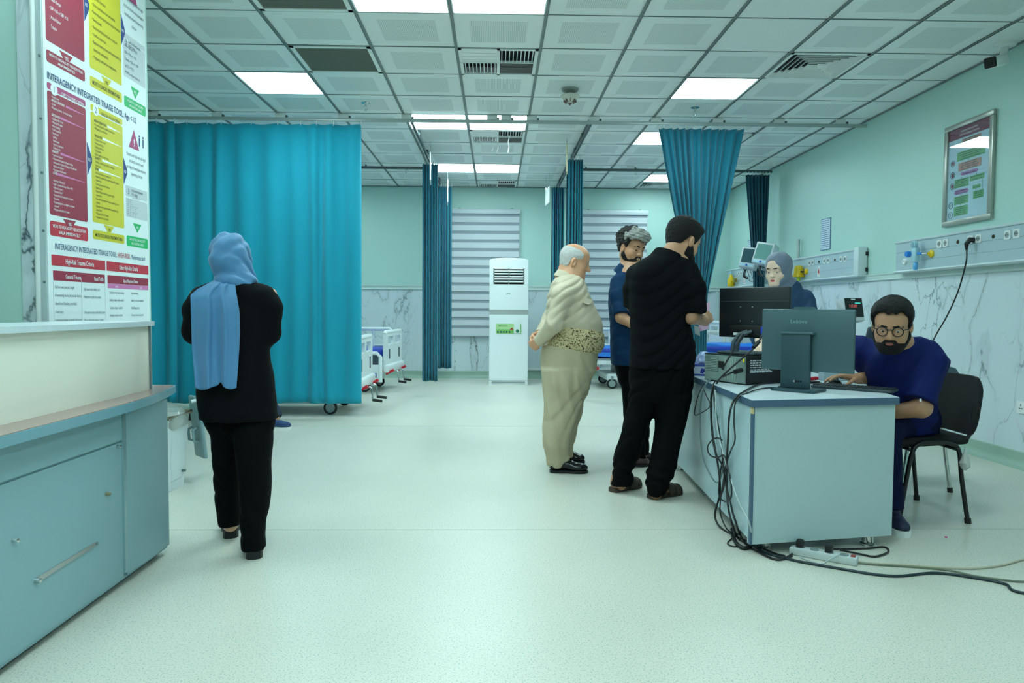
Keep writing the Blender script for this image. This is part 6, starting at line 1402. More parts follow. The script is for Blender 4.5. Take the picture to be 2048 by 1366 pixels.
# ------------------------------------------------------------------ heads
def head_frame(c, fwd, roll=0.0, s=1.0):
    """local axes: x = the person's right, y = facing, z = up"""
    f = np.array(fwd, float); f /= np.linalg.norm(f); r = np.cross(f, (0, 0, 1.0)); r /= np.linalg.norm(r); u = np.cross(r, f)
    if roll: r, u = math.cos(roll)*r+math.sin(roll)*u, -math.sin(roll)*r+math.cos(roll)*u
    return dict(c=np.array(c, float), R=np.stack([r, f, u], 1), s=s)
def hp(H, p): return H['c']+H['R'] @ (np.array(p, float)*H['s'])
def hloc(H, x, y, z):
    R, c, s = H['R'], H['c'], H['s']; dx, dy, dz = x-c[0], y-c[1], z-c[2]
    return [(R[0, i]*dx+R[1, i]*dy+R[2, i]*dz)/s for i in range(3)]
def head_prims(H, wide=1.0, nose=1.0, chin=1.0, cheeks=1.0, lids=.0, ears=True, jowl=0.0):
    s = H['s']; R = H['R']
    E = lambda c, r, k=.02, op='u', rot=None: ell(hp(H, c), [q*s for q in r], R if rot is None else R @ rot, k*s, op)
    C = lambda a, b, r0, r1=None, k=.015, op='u': cap(hp(H, a), hp(H, b), r0*s, (r0 if r1 is None else r1)*s, k*s, op)
    P = [E((0, -.014, .034), (.076*wide, .096, .088)), E((0, .018, -.025), (.066*wide, .072, .088), .03), E((0, .04, -.075), (.048*wide, .045, .04), .03),
         E((0, .068, -.098), (.024, .02, .018*chin), .03), E((0, .03, .05), (.066*wide, .062, .05), .03)]
    for e in (-1, 1):
        P += [E((e*.040, .048, -.035), (.026*cheeks, .028, .026), .03), C((e*.056*wide, .0, -.055), (e*.022, .062, -.098), .018, .016, .03)]
        if jowl: P.append(E((e*.04, .03, -.085), (.03*jowl, .03*jowl, .03*jowl), .03))
    P += [C((-.036, .076, .022), (.036, .076, .022), .014, .014, .02)]
    for e in (-1, 1): P.append(E((e*.032, .096, .0), (.019, .013, .0115), .014, 's'))
    P += [C((0, .082, .012), (0, .099*nose, -.029), .0095, .0125, .014), E((0, .100*nose, -.034), (.013, .013, .011), .01)]
    for e in (-1, 1): P += [E((e*.013, .090*nose, -.036), (.009, .012, .008), .008), E((e*.007, .100*nose, -.043), (.004, .006, .004), .003, 's')]
    P += [C((-.020, .080, -.062), (.020, .080, -.062), .0075, .0075, .012), E((0, .0875, -.0605), (.016, .006, .0055), .006), E((0, .0865, -.0715), (.015, .0065, .0062), .006), C((-.023, .0925, -.0662), (.023, .0925, -.0662), .0034, .0034, .003, 's')]
    for e in (-1, 1):      # closed part of the lids
        P.append(E((e*.032, .0755, .0040+lids), (.0178, .0142, .0098), .005))
        P.append(E((e*.032, .0752, -.0118-lids*.3), (.0160, .0132, .0066), .005))
        if ears:
            P += [E((e*.080*wide, -.010, -.012), (.011, .019, .031), .010, 'u', None), E((e*.089*wide, -.004, -.008), (.007, .010, .017), .006, 's')]
    return P
def hair_prims(H, t=.012, line=None, wide=1.0, extra=(), top=None, seed=1, amp=.003, f=120, fade=.012):
    """short hair: the skull grown by t, kept above a hairline z(y)"""
    s = H['s']; ys_, zs_ = line if line else ([-.13, -.085, -.05, -.02, .0, .016, .028, .05, .075, .10], [-.085, -.075, -.055, .02, .022, -.012, .0, .052, .072, .078])
    nz = noise_d(seed, amp, f)
    def f_(X, Y, Z):
        x, y, z = hloc(H, X, Y, Z)
        def el(c, r):
            k0 = np.sqrt(((x-c[0])/r[0])**2+((y-c[1])/r[1])**2+((z-c[2])/r[2])**2)+1e-9; k1 = np.sqrt(((x-c[0])/r[0]**2)**2+((y-c[1])/r[1]**2)**2+((z-c[2])/r[2]**2)**2)+1e-9; return k0*(k0-1)/k1
        d = _smin(el((0, -.014, .034), (.076*wide, .096, .088)), el((0, .03, .05), (.066*wide, .062, .05)), .03)
        d = _smin(d, el((0, -.02, -.03), (.064*wide, .072, .06)), .03)
        tt = t[0]+(t[1]-t[0])*np.clip((z+.03)/.13, 0, 1) if hasattr(t, '__len__') else t
        d = d-tt
        for (c, r) in extra: d = _smin(d, el(c, r), .02)
        d = d+nz(X, Y, Z)/s
        zl = np.interp(y, ys_, zs_)+.013*np.exp(-((np.abs(x)-.046)/.013)**2)*np.clip((y-.035)/.02, 0, 1)+.004*np.sin(170*x+3)*np.clip((y-.05)/.02, 0, 1); d = _smax(d, (zl-z)*.8, fade)
        if top: d = _smax(d, (z-np.interp(y, *top))*.7, .006)
        return s*d
    c = H['c']; m_ = .17*s
    return [fn(f_, c-m_, c+m_)]
def beard_prims(H, t=.006, seed=2, top=None, amp=.002, wide=1.0, chin=.0):
    s = H['s']; nz = noise_d(seed, amp, 160); ys_, zs_ = top if top else ([-.02, .0, .02, .04, .06, .075, .1], [-.01, .0, -.03, -.052, -.05, -.046, -.046])
    def f_(X, Y, Z):
        x, y, z = hloc(H, X, Y, Z)
        def el(c, r):
            k0 = np.sqrt(((x-c[0])/r[0])**2+((y-c[1])/r[1])**2+((z-c[2])/r[2])**2)+1e-9; k1 = np.sqrt(((x-c[0])/r[0]**2)**2+((y-c[1])/r[1]**2)**2+((z-c[2])/r[2]**2)**2)+1e-9; return k0*(k0-1)/k1
        d = _smin(el((0, .018, -.025), (.066*wide, .072, .088)), el((0, .04, -.075), (.048*wide, .045, .04)), .03)
        d = _smin(d, el((0, .068, -.098), (.024, .02, .018+chin)), .03)
        for e in (-1, 1):
            ax = np.array((-e*.034, .062, -.043)); L2 = ax@ax; dx, dy, dz = x-e*.056*wide, y, z+.055; q = np.clip((dx*ax[0]+dy*ax[1]+dz*ax[2])/L2, 0, 1)
            d = _smin(d, np.sqrt((dx-q*ax[0])**2+(dy-q*ax[1])**2+(dz-q*ax[2])**2)-.018, .03)
        d = d-t+nz(X, Y, Z)/s
        d = _smax(d, (z-np.interp(y, ys_, zs_)+.020*np.clip((np.abs(x)-.024)/.014, 0, 1)*np.clip((y-.03)/.02, 0, 1))*.8, .008)
        d = _smax(d, -(y+.02), .01)
        m = np.sqrt((x/.020)**2+((y-.09)/.03)**2+((z+.066)/.0085)**2)-1; d = np.maximum(d, -m*.008)      # mouth stays free
        d = _smax(d, -.128-z, .01)
        return s*d
    c = H['c']; m_ = .16*s
    return [fn(f_, c-m_, c+m_)]
EYEW = mat('eye_white', srgb(196, 190, 186), rough=.2); IRIS = mat('iris_dark', srgb(40, 26, 20), rough=.1)
def eyes(root, H, gaze=(0, 1, -.35), brow=None, bt=.005, lift=0.0, closed=False):
    for e in (-1, 1):
        c = hp(H, (e*.032, .0768, -.0040)); g_ = H['R'] @ np.array(gaze, float); g_ /= np.linalg.norm(g_); r = .0116*H['s']
        mb = MB().ell(tuple(c), r, 10); mb2 = MB().ell(tuple(c+g_*r*.52), (r*.62, r*.62, r*.62), 8)
        o = child(root, 'eye', mb, IRIS if closed else EYEW, 60); q = child(root, 'iris', mb2, IRIS, 60); q.parent = o
        if brow:
            sdf_obj('eyebrow', root, [chain([hp(H, (e*.013, .0935, .0205+lift)), hp(H, (e*.034, .0910, .0235+lift)), hp(H, (e*.055, .0780, .0175+lift))], [bt*.9*H['s'], bt*H['s'], bt*.5*H['s']], .004)], .0022, brow, noise_d(3, .0012, 260))
# ------------------------------------------------------------------ hands
def hand_prims(wrist, knuckle, palm_n, curl=(.3, .35, .4, .45), thumb=.4, side=1, s=1.0, spread=.06, thumb_dir=None):
    """side +1: thumb lies on the -x side of the local frame (x = across, y = towards fingers, z = back of hand)"""
    w_ = np.array(wrist, float); f = np.array(knuckle, float)-w_; L = np.linalg.norm(f); f /= L
    z = -np.array(palm_n, float); z -= f*(z@f); z /= np.linalg.norm(z); x = np.cross(f, z)*side
    g = lambda a, b, c: w_+(x*a+f*b+z*c)*s
    P = [cap(g(-.018, .015, 0), g(-.024, .08, 0), .017*s, .016*s, .015), cap(g(.0, .01, 0), g(0, .088, .002), .018*s, .016*s, .015), cap(g(.018, .015, 0), g(.024, .078, 0), .016*s, .014*s, .015), cap(g(-.012, .0, 0), g(.012, .0, 0), .019*s, .019*s, .015)]
    base = [(-.030, .090), (-.010, .096), (.011, .092), (.030, .080)]; ln = [(.042, .025, .021), (.046, .029, .022), (.043, .027, .021), (.033, .020, .018)]
    for i in range(4):
        p = np.array([base[i][0], base[i][1], .002]); a = 0.0; dx = (base[i][0])/.03*spread; rr = [.0092, .0085, .0078, .0068] if i < 3 else [.0082, .0074, .0068, .006]
        cu = curl[i]
        for j, l in enumerate(ln[i]):
            a += cu*(1.0 if j < 2 else .7); d = np.array([dx, math.cos(a), -math.sin(a)]); d /= np.linalg.norm(d); q = p+d*l
            P.append(cap(g(*p), g(*q), rr[j]*s, rr[j+1]*s, .004)); p = q
    p = np.array([-.026, .022, -.004]); d = np.array(thumb_dir if thumb_dir else (-.62, .70, -.35)); d /= np.linalg.norm(d)
    for j, (l, r0, r1) in enumerate(((.042, .0125, .0105), (.030, .0102, .0092), (.024, .0092, .0075))):
        q = p+d*l; P.append(cap(g(*p), g(*q), r0*s, r1*s, .008 if j == 0 else .004)); p = q
        d = d+np.array([.35*thumb, .35*thumb, -.45*thumb]); d /= np.linalg.norm(d)
    return P
def shoe_prims(heel, toe, w_=.045, h=.075, sole=.02):
    h0 = np.array(heel, float); t0 = np.array(toe, float); d = t0-h0; L = np.linalg.norm(d); d /= L
    n = np.array([-d[1], d[0], 0]); R = np.stack([n, d, np.array([0, 0, 1.0])], 1); g = lambda a, b, c: h0+n*a+d*b+np.array([0, 0, c])
    return [ell(g(0, L*.18, .045), (w_*.78, L*.2, .045), R, .03), ell(g(0, L*.72, .035), (w_, L*.28, .034), R, .03), cap(g(0, L*.2, .05), g(0, L*.55, .055), w_*.68, w_*.62, .03), ell(g(0, L*.2, .085), (w_*.7, L*.17, .03), R, .02)]
def sole_mb(heel, toe, w_=.045, z0=0.0, z1=.016):
    h0 = np.array(heel, float)[:2]; t0 = np.array(toe, float)[:2]; d = t0-h0; L = np.linalg.norm(d); d /= L; n = np.array([-d[1], d[0]]); pts = []
    prof = [(0, .0), (.03, .6), (.12, .80), (.3, .74), (.45, .72), (.62, .98), (.78, 1.03), (.9, .8), (.97, .45), (1.0, 0)]
    for s_, w in prof: pts.append(h0+d*(s_*L)+n*(w*w_))
    for s_, w in prof[-2:0:-1]: pts.append(h0+d*(s_*L)-n*(w*w_))
    return MB().prism([tuple(p) for p in pts][::-1], z0, z1)
def trace(rows, Y, ry, dy=0.0, cyf=None):
    """silhouette rows (py, left px, right px) at depth Y -> loft levels; ry = half depth (number or list)"""
    out = []
    for i, (py, a, b) in enumerate(rows):
        yv = Y(i) if callable(Y) else (Y[i] if hasattr(Y, '__len__') else Y); p, q = at(a, py, yv), at(b, py, yv)
        r = ry[i] if hasattr(ry, '__len__') else ry
        out.append(((p[2]+q[2])/2, (p[0]+q[0])/2, yv+dy, (q[0]-p[0])/2, r))
    return out
def skin_mat(name, c): return mat(name, srgb(*c), rough=.45, sss=.12, bump=.05, bscale=350)
# ------------------------------------------------------------------ people
def person(label, x, y): return thing('person', label, 'person', (float(x), float(y), 0.0))
SK1 = skin_mat('skin_light', (214, 164, 134)); SK2 = skin_mat('skin_warm', (190, 140, 108)); SK3 = skin_mat('skin_old', (212, 156, 122)); SK4 = skin_mat('skin_fair', (232, 198, 176))
LIP = mat('lips', srgb(178, 104, 92), rough=.4); LIPF = mat('lips_rose', srgb(206, 96, 96), rough=.4)
HBLK = mat('hair_black', srgb(13, 11, 11), rough=.6, spec=.25, bump=.7, bscale=260); HGREY = mat('hair_white', srgb(196, 194, 192), rough=.8, spec=.2, var=.3, vscale=190, bump=.5, bscale=300)
BLKF = mat('black_cotton', srgb(7, 9, 12), rough=.85, spec=.12, bump=.1, bscale=700); BLKT = mat('black_trouser', srgb(5, 6, 8), rough=.85, spec=.1, bump=.1, bscale=700)
def lips(H, idx=1):
    def f(x, y, z):
        a, b, c = hloc(H, x, y, z); return np.where((b > .083) & (((c+.0668)/.0092)**2+(a/.0165)**2 < 1), idx, 0)
    return f
def lv(rows, Y, ry, **k): return trace(rows, Y, ry, **k)
A3 = lambda px, py, Y: at(px, py, Y)

# ---- person with the long blue headscarf, seen from behind
Wm = person('person in black tunic and trousers with a long blue headscarf, seen from behind', -1.22, 3.55)
HS = mat('scarf_blue', srgb(74, 128, 172), rough=.62, sheen=.15, bump=.08, bscale=500)
yl = 3.55
hw_ = head_frame(A3(462, 514, 3.58), (.05, 1, -.15), 0, .84)
Lt = [(843, 411, 486), (871, 424, 487), (900, 426, 485), (927, 428, 484), (968, 431, 483), (1010, 434, 483), (1049, 440, 482)]
Rt = [(843, 472, 548), (893, 472, 543), (927, 476, 540), (968, 480, 541), (1010, 482, 537), (1040, 483, 532), (1074, 484, 528), (1097, 485, 530)]
lw = lv([(800, 403, 482)]+Lt, [3.56, 3.58, 3.6, 3.62, 3.64, 3.67, 3.70, 3.72], [.11, .1, .095, .09, .085, .085, .08, .075])
rw = lv([(800, 466, 550)]+Rt, [3.56, 3.55, 3.53, 3.52, 3.50, 3.48, 3.46, 3.45, 3.45], [.11, .105, .1, .095, .09, .085, .08, .075, .072])
la, ra = np.array(lw[0][1:3]), np.array(rw[0][1:3])
body = head_prims(hw_)+[cap(hp(hw_, (0, -.03, -.07)), A3(464, 560, 3.56), .05, .055), cap(A3(466, 620, 3.57), A3(470, 780, 3.56), .075, .1, .05)]
for s_ in (lw, rw): body += [chain([(q[1], q[2], q[0]) for q in s_[::2]]+[(s_[0][1], s_[0][2]+.01, .06)] if False else [(q[1], q[2], q[0]) for q in s_], [.07, .07, .06, .055, .05, .045, .042, .038, .036][:len(s_)], .03)]
foot_l, foot_r = atz(462, 1077), atz(509, 1119)
body += [cap((lw[-1][1], lw[-1][2], .15), (foot_l[0]-.015, foot_l[1]+.06, .07), .036, .034), cap((rw[-1][1], rw[-1][2], .12), (foot_r[0]-.015, foot_r[1]+.05, .07), .036, .034)]
body += [chain([A3(394, 592, 3.56), A3(384, 665, 3.58), A3(425, 680, 3.74)], [.035, .03, .025]), chain([A3(540, 590, 3.56), A3(545, 668, 3.58), A3(505, 680, 3.74)], [.035, .03, .025]), cap(A3(425, 680, 3.74), A3(505, 680, 3.74), .03)]
sdf_obj('body', Wm, body, .006, SK1)
tun = [loft(lv([(558, 446, 490), (566, 420, 515), (577, 398, 536), (595, 388, 545), (620, 386, 546), (660, 390, 540), (690, 394, 537), (715, 394, 539), (740, 393, 544), (780, 395, 549), (815, 399, 552), (838, 402, 555)], yl, [.06, .085, .10, .112, .118, .118, .112, .115, .125, .13, .135, .138]), .03, 0, 2.2)]
tun += [chain([A3(528, 590, yl), A3(541, 618, yl), A3(539, 664, 3.57), A3(505, 684, 3.74)], [.04, .044, .042, .036], .05), chain([A3(406, 594, yl), A3(391, 620, yl), A3(387, 664, 3.57), A3(425, 684, 3.74)], [.04, .044, .042, .036], .05), cap(A3(425, 682, 3.74), A3(505, 680, 3.74), .042, .042, .03)]
sdf_obj('tunic', Wm, tun, .006, BLKF, folds(11, .004, 7, (12, 34), .5), 2)
sdf_obj('trousers', Wm, [loft(lw, .03, 0, 2.2), loft(rw, .03, 0, 2.2)], .006, BLKT, folds(12, .005, 6, (12, 30), .5), 2)
for nm, f_, yaw_ in (('shoe', foot_l, .05), ('shoe', foot_r, -.03)):
    h0 = np.array([f_[0], f_[1], 0]); t0 = h0+h0/np.linalg.norm(h0)*.24
    o = sdf_obj(nm, Wm, shoe_prims(h0+(0, 0, .02), t0+(0, 0, .015), .046), .005, mat('shoe_black', srgb(12, 13, 15), rough=.3), None, 2)
    q = child(Wm, 'sole', sole_mb(h0-(0, .004, 0), t0, .047, 0, .04), RUBBER, 40); q.parent = o
hood = [ell(A3(460, 509, 3.575), (.091, .112, .108), None, .03), loft(lv([(520, 425, 499), (535, 430, 502), (548, 436, 506), (558, 439, 506), (568, 438, 505), (578, 438, 504)], 3.565, [.1, .098, .095, .1, .105, .1]), .03, 0, 2.0), chain([A3(436, 553, 3.53), A3(466, 561, 3.48), A3(500, 563, 3.51), A3(509, 562, 3.58)], [.026, .026, .02, .018], .03)]
def hood_f(x, y, z): return folds(17, .013, 6, (20, 50), 1.2)(x, y, z)
sdf_obj('headscarf', Wm, hood, .005, HS, hood_f, 2)
# scarf end hanging down the back from the left shoulder, laid in pleats
nx_, nz_ = 46, 60; vs = []
for j in range(nz_+1):
    h = j/nz_; py = 560+h*216
    xl = np.interp(py, [556, 566, 578, 590, 625, 700, 740, 778], [437, 420, 396, 381, 382, 384, 388, 391]); xr = np.interp(py, [556, 575, 600, 625, 665, 700, 740, 776], [470, 471, 475, 479, 479.5, 478, 475.5, 473])
    for i in range(nx_+1):
        u_ = i/nx_; px = xl+(xr-xl)*u_; pyy = py+(4*math.sin(u_*9)-5*max(0, u_-.55)+6*math.exp(-((u_-.62)/.06)**2)*-1.5)*h**6
        yv = 3.55-np.interp(py, [556, 577, 595, 620, 690, 715, 740, 780], [.06, .09, .112, .12, .118, .12, .13, .138])-.026-.006*math.sin(PI*u_)
        pl_ = .010*math.sin(2*PI*(u_*2.2+.15*math.sin(3*h)))*min(1, h*3)+.016*math.exp(-((u_-.68-.03*h)/.045)**2)*-1-.012*math.exp(-((u_-.40+.10*h)/.05)**2)
        if h < .05: yv += .05*(1-h/.05)
        vs.append(tuple(A3(px, pyy, yv+pl_)))
sc_ = child(Wm, 'scarf_end', MB().add(vs, [(j*(nx_+1)+i, j*(nx_+1)+i+1, (j+1)*(nx_+1)+i+1, (j+1)*(nx_+1)+i) for j in range(nz_) for i in range(nx_)]), HS, 180)
md = sc_.modifiers.new('thickness', 'SOLIDIFY'); md.thickness = .006; md.offset = 0

# ---- person almost hidden behind the scarf wearer: only a sneaker and trouser edge show
Hm = person('person hidden behind the headscarf wearer, only a blue sneaker showing', -2.33, 7.25)
f_ = atz(549, 858); f2 = np.array([-2.42, 7.4, 0])
hh = head_frame((-2.66, 7.3, 1.45), (-.2, 1, -.1), 0, .95)
sdf_obj('body', Hm, head_prims(hh)+[cap(hp(hh, (0, -.03, -.07)), (-2.64, 7.3, 1.28), .05, .055), cap((-2.62, 7.3, 1.24), (-2.6, 7.3, .95), .12, .11, .05), chain([(-2.74, 7.3, 1.24), (-2.76, 7.38, 1.0), (-2.58, 7.5, .96)], [.045, .04, .03], .03), chain([(-2.50, 7.3, 1.24), (-2.48, 7.38, 1.0), (-2.58, 7.5, .96)], [.045, .04, .03], .03), chain([(-2.53, 7.3, .9), (-2.36, 7.28, .5), (f_[0]+.0, f_[1]+.04, .09)], [.07, .055, .04], .03), chain([(-2.67, 7.3, .9), (-2.69, 7.32, .5), (-2.70, 7.36, .09)], [.07, .055, .04], .03)], .008, SK2)
NV = mat('navy_trouser', srgb(22, 36, 60), rough=.8)
sdf_obj('trousers', Hm, [chain([(-2.53, 7.3, .95), (-2.37, 7.28, .5)], [.1, .075], .03), flat((-2.37, 7.28, .52), (f_[0]+.01, f_[1]+.05, .10), .075, .06, .03), chain([(-2.67, 7.3, .95), (-2.69, 7.32, .5)], [.1, .075], .03), flat((-2.69, 7.32, .52), (-2.70, 7.36, .1), .075, .06, .03), cap((-2.53, 7.3, .95), (-2.67, 7.3, .95), .11, .11, .04)], .008, NV, folds(5, .004), 2)
sdf_obj('shirt', Hm, [cap((-2.62, 7.3, 1.22), (-2.6, 7.3, 1.0), .14, .135, .05), chain([(-2.74, 7.3, 1.24), (-2.77, 7.38, 1.0), (-2.58, 7.5, .96)], [.062, .055, .045], .04), chain([(-2.50, 7.3, 1.24), (-2.47, 7.38, 1.0), (-2.58, 7.5, .96)], [.062, .055, .045], .04)], .008, mat('hidden_shirt', srgb(40, 60, 90), rough=.8), folds(6, .004), 2)
sdf_obj('hair', Hm, hair_prims(hh, .014), .006, HBLK)
SNK = mat('sneaker_blue', srgb(34, 66, 112), rough=.7)
for h0, t0 in (((f_[0], f_[1], 0), (f_[0]+.16, f_[1]-.0, 0)), ((-2.70, 7.32, 0), (-2.72, 7.57, 0))):
    h0, t0 = np.array(h0)-(.08 if h0[0] > -2.3 else 0, 0, 0), np.array(t0); o = sdf_obj('sneaker', Hm, shoe_prims(h0+(0, 0, .008), t0+(0, 0, .004), .043), .005, SNK, None, 2)
    q = child(Hm, 'sole', sole_mb(h0, t0, .045, 0, .022), WHITE, 40); q.parent = o

# ---- old man in khaki with a patterned sash
OM = person('balding old man in khaki shirt and baggy trousers with a patterned sash', .56, 5.33); yo = 5.33
KH = mat('khaki', srgb(202, 188, 164), rough=.75, bump=.1, bscale=700); KH2 = mat('khaki_trouser', srgb(188, 174, 146), rough=.75, bump=.1, bscale=700)
ho = head_frame(A3(1149, 524, yo), (.972, -.04, -.23), 0, 1.06)
nearL = lv([(740, 1084, 1188), (755, 1086, 1180), (780, 1087, 1172), (804, 1087, 1164), (829, 1086, 1157), (854, 1085, 1149), (879, 1085, 1140), (892, 1086, 1138), (904, 1089, 1136), (919, 1094, 1139), (930, 1099, 1131)], [5.24]*8+[5.25, 5.26, 5.27], [.12, .12, .115, .11, .11, .105, .1, .095, .085, .075, .068])
farL = lv([(740, 1088, 1190), (770, 1092, 1180), (804, 1095, 1169), (829, 1098, 1163), (854, 1100, 1156), (879, 1104, 1150), (900, 1110, 1147), (913, 1114, 1146)], [5.44, 5.45, 5.47, 5.49, 5.5, 5.52, 5.53, 5.54], [.12, .115, .11, .11, .1, .09, .08, .07])
nf, ff = atz(1100, 944), atz(1114, 927)
bo = head_prims(ho, 1.06, 1.09, 1.0, 1.12, lids=.0018, jowl=1.2)+[cap(hp(ho, (0, -.035, -.05)), A3(1136, 556, yo), .064, .07, .03), chain([A3(1136, 566, yo), A3(1145, 620, yo), A3(1142, 690, yo)], [.10, .12, .12], .05), cap(A3(1132, 590, 5.18), A3(1132, 590, 5.48), .06, .06, .04)]
bo += [chain([(q[1], q[2], q[0]) for q in nearL][::2], [.06, .055, .05, .045, .04, .036], .03), chain([(q[1], q[2], q[0]) for q in farL][::2], [.06, .055, .045, .036], .03)]
bo += [cap((nearL[0][1] if False else nf[0]+.08, nf[1], .13), (nf[0]+.08, nf[1], .07), .036, .034), cap((ff[0]+.07, ff[1], .13), (ff[0]+.07, ff[1], .07), .036, .034)]
sR, eR, wR = A3(1124, 590, 5.13), A3(1110, 646, 5.10), A3(1079, 682, 5.24); sL, eL, wL = A3(1120, 592, 5.52), A3(1100, 640, 5.55), A3(1080, 669, 5.42)
bo += [chain([sR, eR, wR], [.05, .042, .028], .02), chain([sL, eL, wL], [.05, .042, .028], .02)]
bo += hand_prims(wR, A3(1064, 692, 5.31), (.75, .55, .35), (.55, .6, .65, .7), .7, -1, 1.03)
bo += hand_prims(wL, A3(1064, 676, 5.36), (.6, -.6, -.5), (.7, .75, .8, .8), .6, 1, 1.03)
sdf_obj('body', OM, bo, .0034, [SK3, LIP], None, 1, lips(ho))
eyes(OM, ho, (0, 1, -.4), HGREY, .0042)
sdf_obj('hair', OM, hair_prims(ho, .002, ([-.13, -.085, -.05, -.02, .0, .014, .03, .05, .06, .065], [-.085, -.08, -.062, .018, .02, -.018, -.006, .04, .2, .3]), 1.06, (), ([-.13, -.08, -.03, .02, .05], [.10, .098, .092, .083, .06]), 4, .0022, 200, .008), .004, HGREY, None, 1)
sh_ = [loft(lv([(549, 1118, 1158), (556, 1111, 1164), (573, 1101, 1171), (593, 1095, 1181), (614, 1093, 1190), (634, 1093, 1200), (646, 1094, 1204), (660, 1097, 1205), (682, 1100, 1199)], yo, [.09, .14, .20, .21, .21, .21, .21, .2, .19]), .03, 0, 2.2)]
sh_ += [chain([A3(1130, 582, 5.18), sR, eR], [.07, .068, .06], .04), flat(eR, wR+(eR-wR)*.02, .058, .044, .035), chain([A3(1130, 582, 5.48), sL, eL], [.07, .068, .058], .04), flat(eL, wL+(eL-wL)*.02, .056, .044, .035)]
so = sdf_obj('shirt', OM, sh_, .0055, KH, folds(21, .008, 8, (10, 34), .8, .3), 2)
def tube_between(a, b, r0, r1): return MB().cyl(tuple(a), tuple(b), r0, r1, 18)
q = child(OM, 'cuff', tube_between(wR+(eR-wR)*.10, wR+(eR-wR)*.0, .046, .046), KH, 40); q = child(OM, 'cuff', tube_between(wL+(eL-wL)*.10, wL+(eL-wL)*.0, .046, .046), KH, 40)
# collar, placket and breast pocket
def collar(root, m, ring, hgt, flare, gap=0, name='collar'):
    """ring: list of points round the neck; a standing band leaning outwards"""
    n = len(ring); c = np.mean(ring, axis=0); vs = []
    for k, (h_, f_) in enumerate(((0, 1.0), (hgt, 1.0+flare), (hgt*.95, 1.06+flare), (-.004, 1.10))):
        for p in ring:
            d = np.array(p)-c; vs.append(tuple(c+d*np.array([f_, f_, 1])+np.array([0, 0, h_])))
    fs = [(k*n+i, k*n+i+1, ((k+1) % 4)*n+i+1, ((k+1) % 4)*n+i) for k in range(4) for i in range(n-1)]
    return child(root, name, MB().add(vs, fs), m, 60)
def neck_ring(c, rx, ry_, a0, a1, tilt, n=20):      # tilt: (axis direction in plan, slope) so the front sits lower
    out = []
    for i in range(n+1):
        a = a0+(a1-a0)*i/n; x, y = rx*math.cos(a), ry_*math.sin(a); out.append(np.array([c[0]+x, c[1]+y, c[2]+tilt[0]*x+tilt[1]*y]))
    return out
nc = A3(1141, 556, yo)
sdf_obj('collar', OM, [flat(A3(1139, 548, yo)-np.array([.41, 0, .91])*.06, A3(1139, 548, yo), .104, .090, .0)], .005, KH, None, 1)
for s_ in (-1, 1):
    base = nc+np.array([.086, s_*.028, -.04]); 
    child(OM, 'collar_point', MB().add([tuple(base+np.array(p)) for p in ((-.035, s_*.045, .05), (.012, s_*.0, .022), (.04, s_*.028, -.045), (-.01, s_*.06, -.012), (-.035, s_*.049, .047), (.006, s_*.004, .02), (.034, s_*.032, -.045), (-.012, s_*.064, -.014))], [(0, 1, 2, 3), (7, 6, 5, 4), (0, 4, 5, 1), (1, 5, 6, 2), (2, 6, 7, 3), (3, 7, 4, 0)]), KH)
pk = [A3(1166, 595, 5.135), A3(1184, 599, 5.165), A3(1182, 606, 5.155), A3(1176, 609, 5.135), A3(1165, 605, 5.125)]
child(OM, 'pocket_flap', MB().add([tuple(p+np.array([0, -.012, 0])) for p in pk]+[tuple(p+np.array([0, .01, 0])) for p in pk], [(0, 4, 3, 2, 1)]+[(i, (i+1) % 5, (i+1) % 5+5, i+5) for i in range(5)]), KH)
ms_ = mat('sash_print', srgb(190, 176, 132), rough=.8); N, L, b = nodes_of(ms_); tc = N.new('ShaderNodeTexCoord'); vn = N.new('ShaderNodeTexVoronoi'); vn.inputs['Scale'].default_value = 105; nn = N.new('ShaderNodeTexNoise'); nn.inputs['Scale'].default_value = 85; nn.inputs['Detail'].default_value = 3; nn.inputs['Roughness'].default_value = .6
L.new(tc.outputs['Object'], vn.inputs['Vector']); L.new(tc.outputs['Object'], nn.inputs['Vector'])
ad = N.new('ShaderNodeMath'); ad.operation = 'MULTIPLY'; L.new(nn.outputs['Fac'], ad.inputs[0]); ad.inputs[1].default_value = 1.0
rp = ramp(N, [(.36, srgb(48, 40, 26)), (.43, srgb(112, 96, 62)), (.47, srgb(196, 178, 136)), (.7, srgb(214, 198, 158))]); L.new(ad.outputs[0], rp.inputs[0]); L.new(rp.outputs[0], b.inputs['Base Color'])
sash = lv([(656, 1104, 1203), (662, 1100, 1207), (672, 1099, 1208), (682, 1096, 1207), (692, 1093, 1203), (699, 1092, 1199)], yo, [.205, .215, .22, .22, .215, .205])
sdf_obj('sash', OM, [loft(sash, .01, 0, 2.2, sh=(.13, float(A3(1150, 670, yo)[0])))], .0055, ms_, lambda x, y, z: -.004*np.abs(np.sin(70*z+9*x+6*y))-.002*np.sin(40*x+30*z), 1)
up_ = lv([(690, 1086, 1200), (705, 1082, 1196), (730, 1081, 1192), (755, 1085, 1184), (775, 1088, 1176)], yo, [.2, .21, .215, .215, .2])
sdf_obj('trousers', OM, [loft(up_, .04, 0, 2.2), loft(nearL, .04, 0, 2.1), loft(farL, .04, 0, 2.1), ell(A3(1131, 768, 5.135), (.088, .028, .088), None, .02), flat(A3(1114, 916, 5.26), A3(1115, 929, 5.27), .080, .074, .006)], .006, KH2, lambda x, y, z: folds(22, .007, 6, (14, 40), .12)(x, y, z)+.007*np.exp(-((z-.55)/.22)**2)*(np.abs(np.sin(38*(x+.25*z)))-.5), 2)
SHB = mat('shoe_leather', srgb(14, 14, 16), rough=.2)
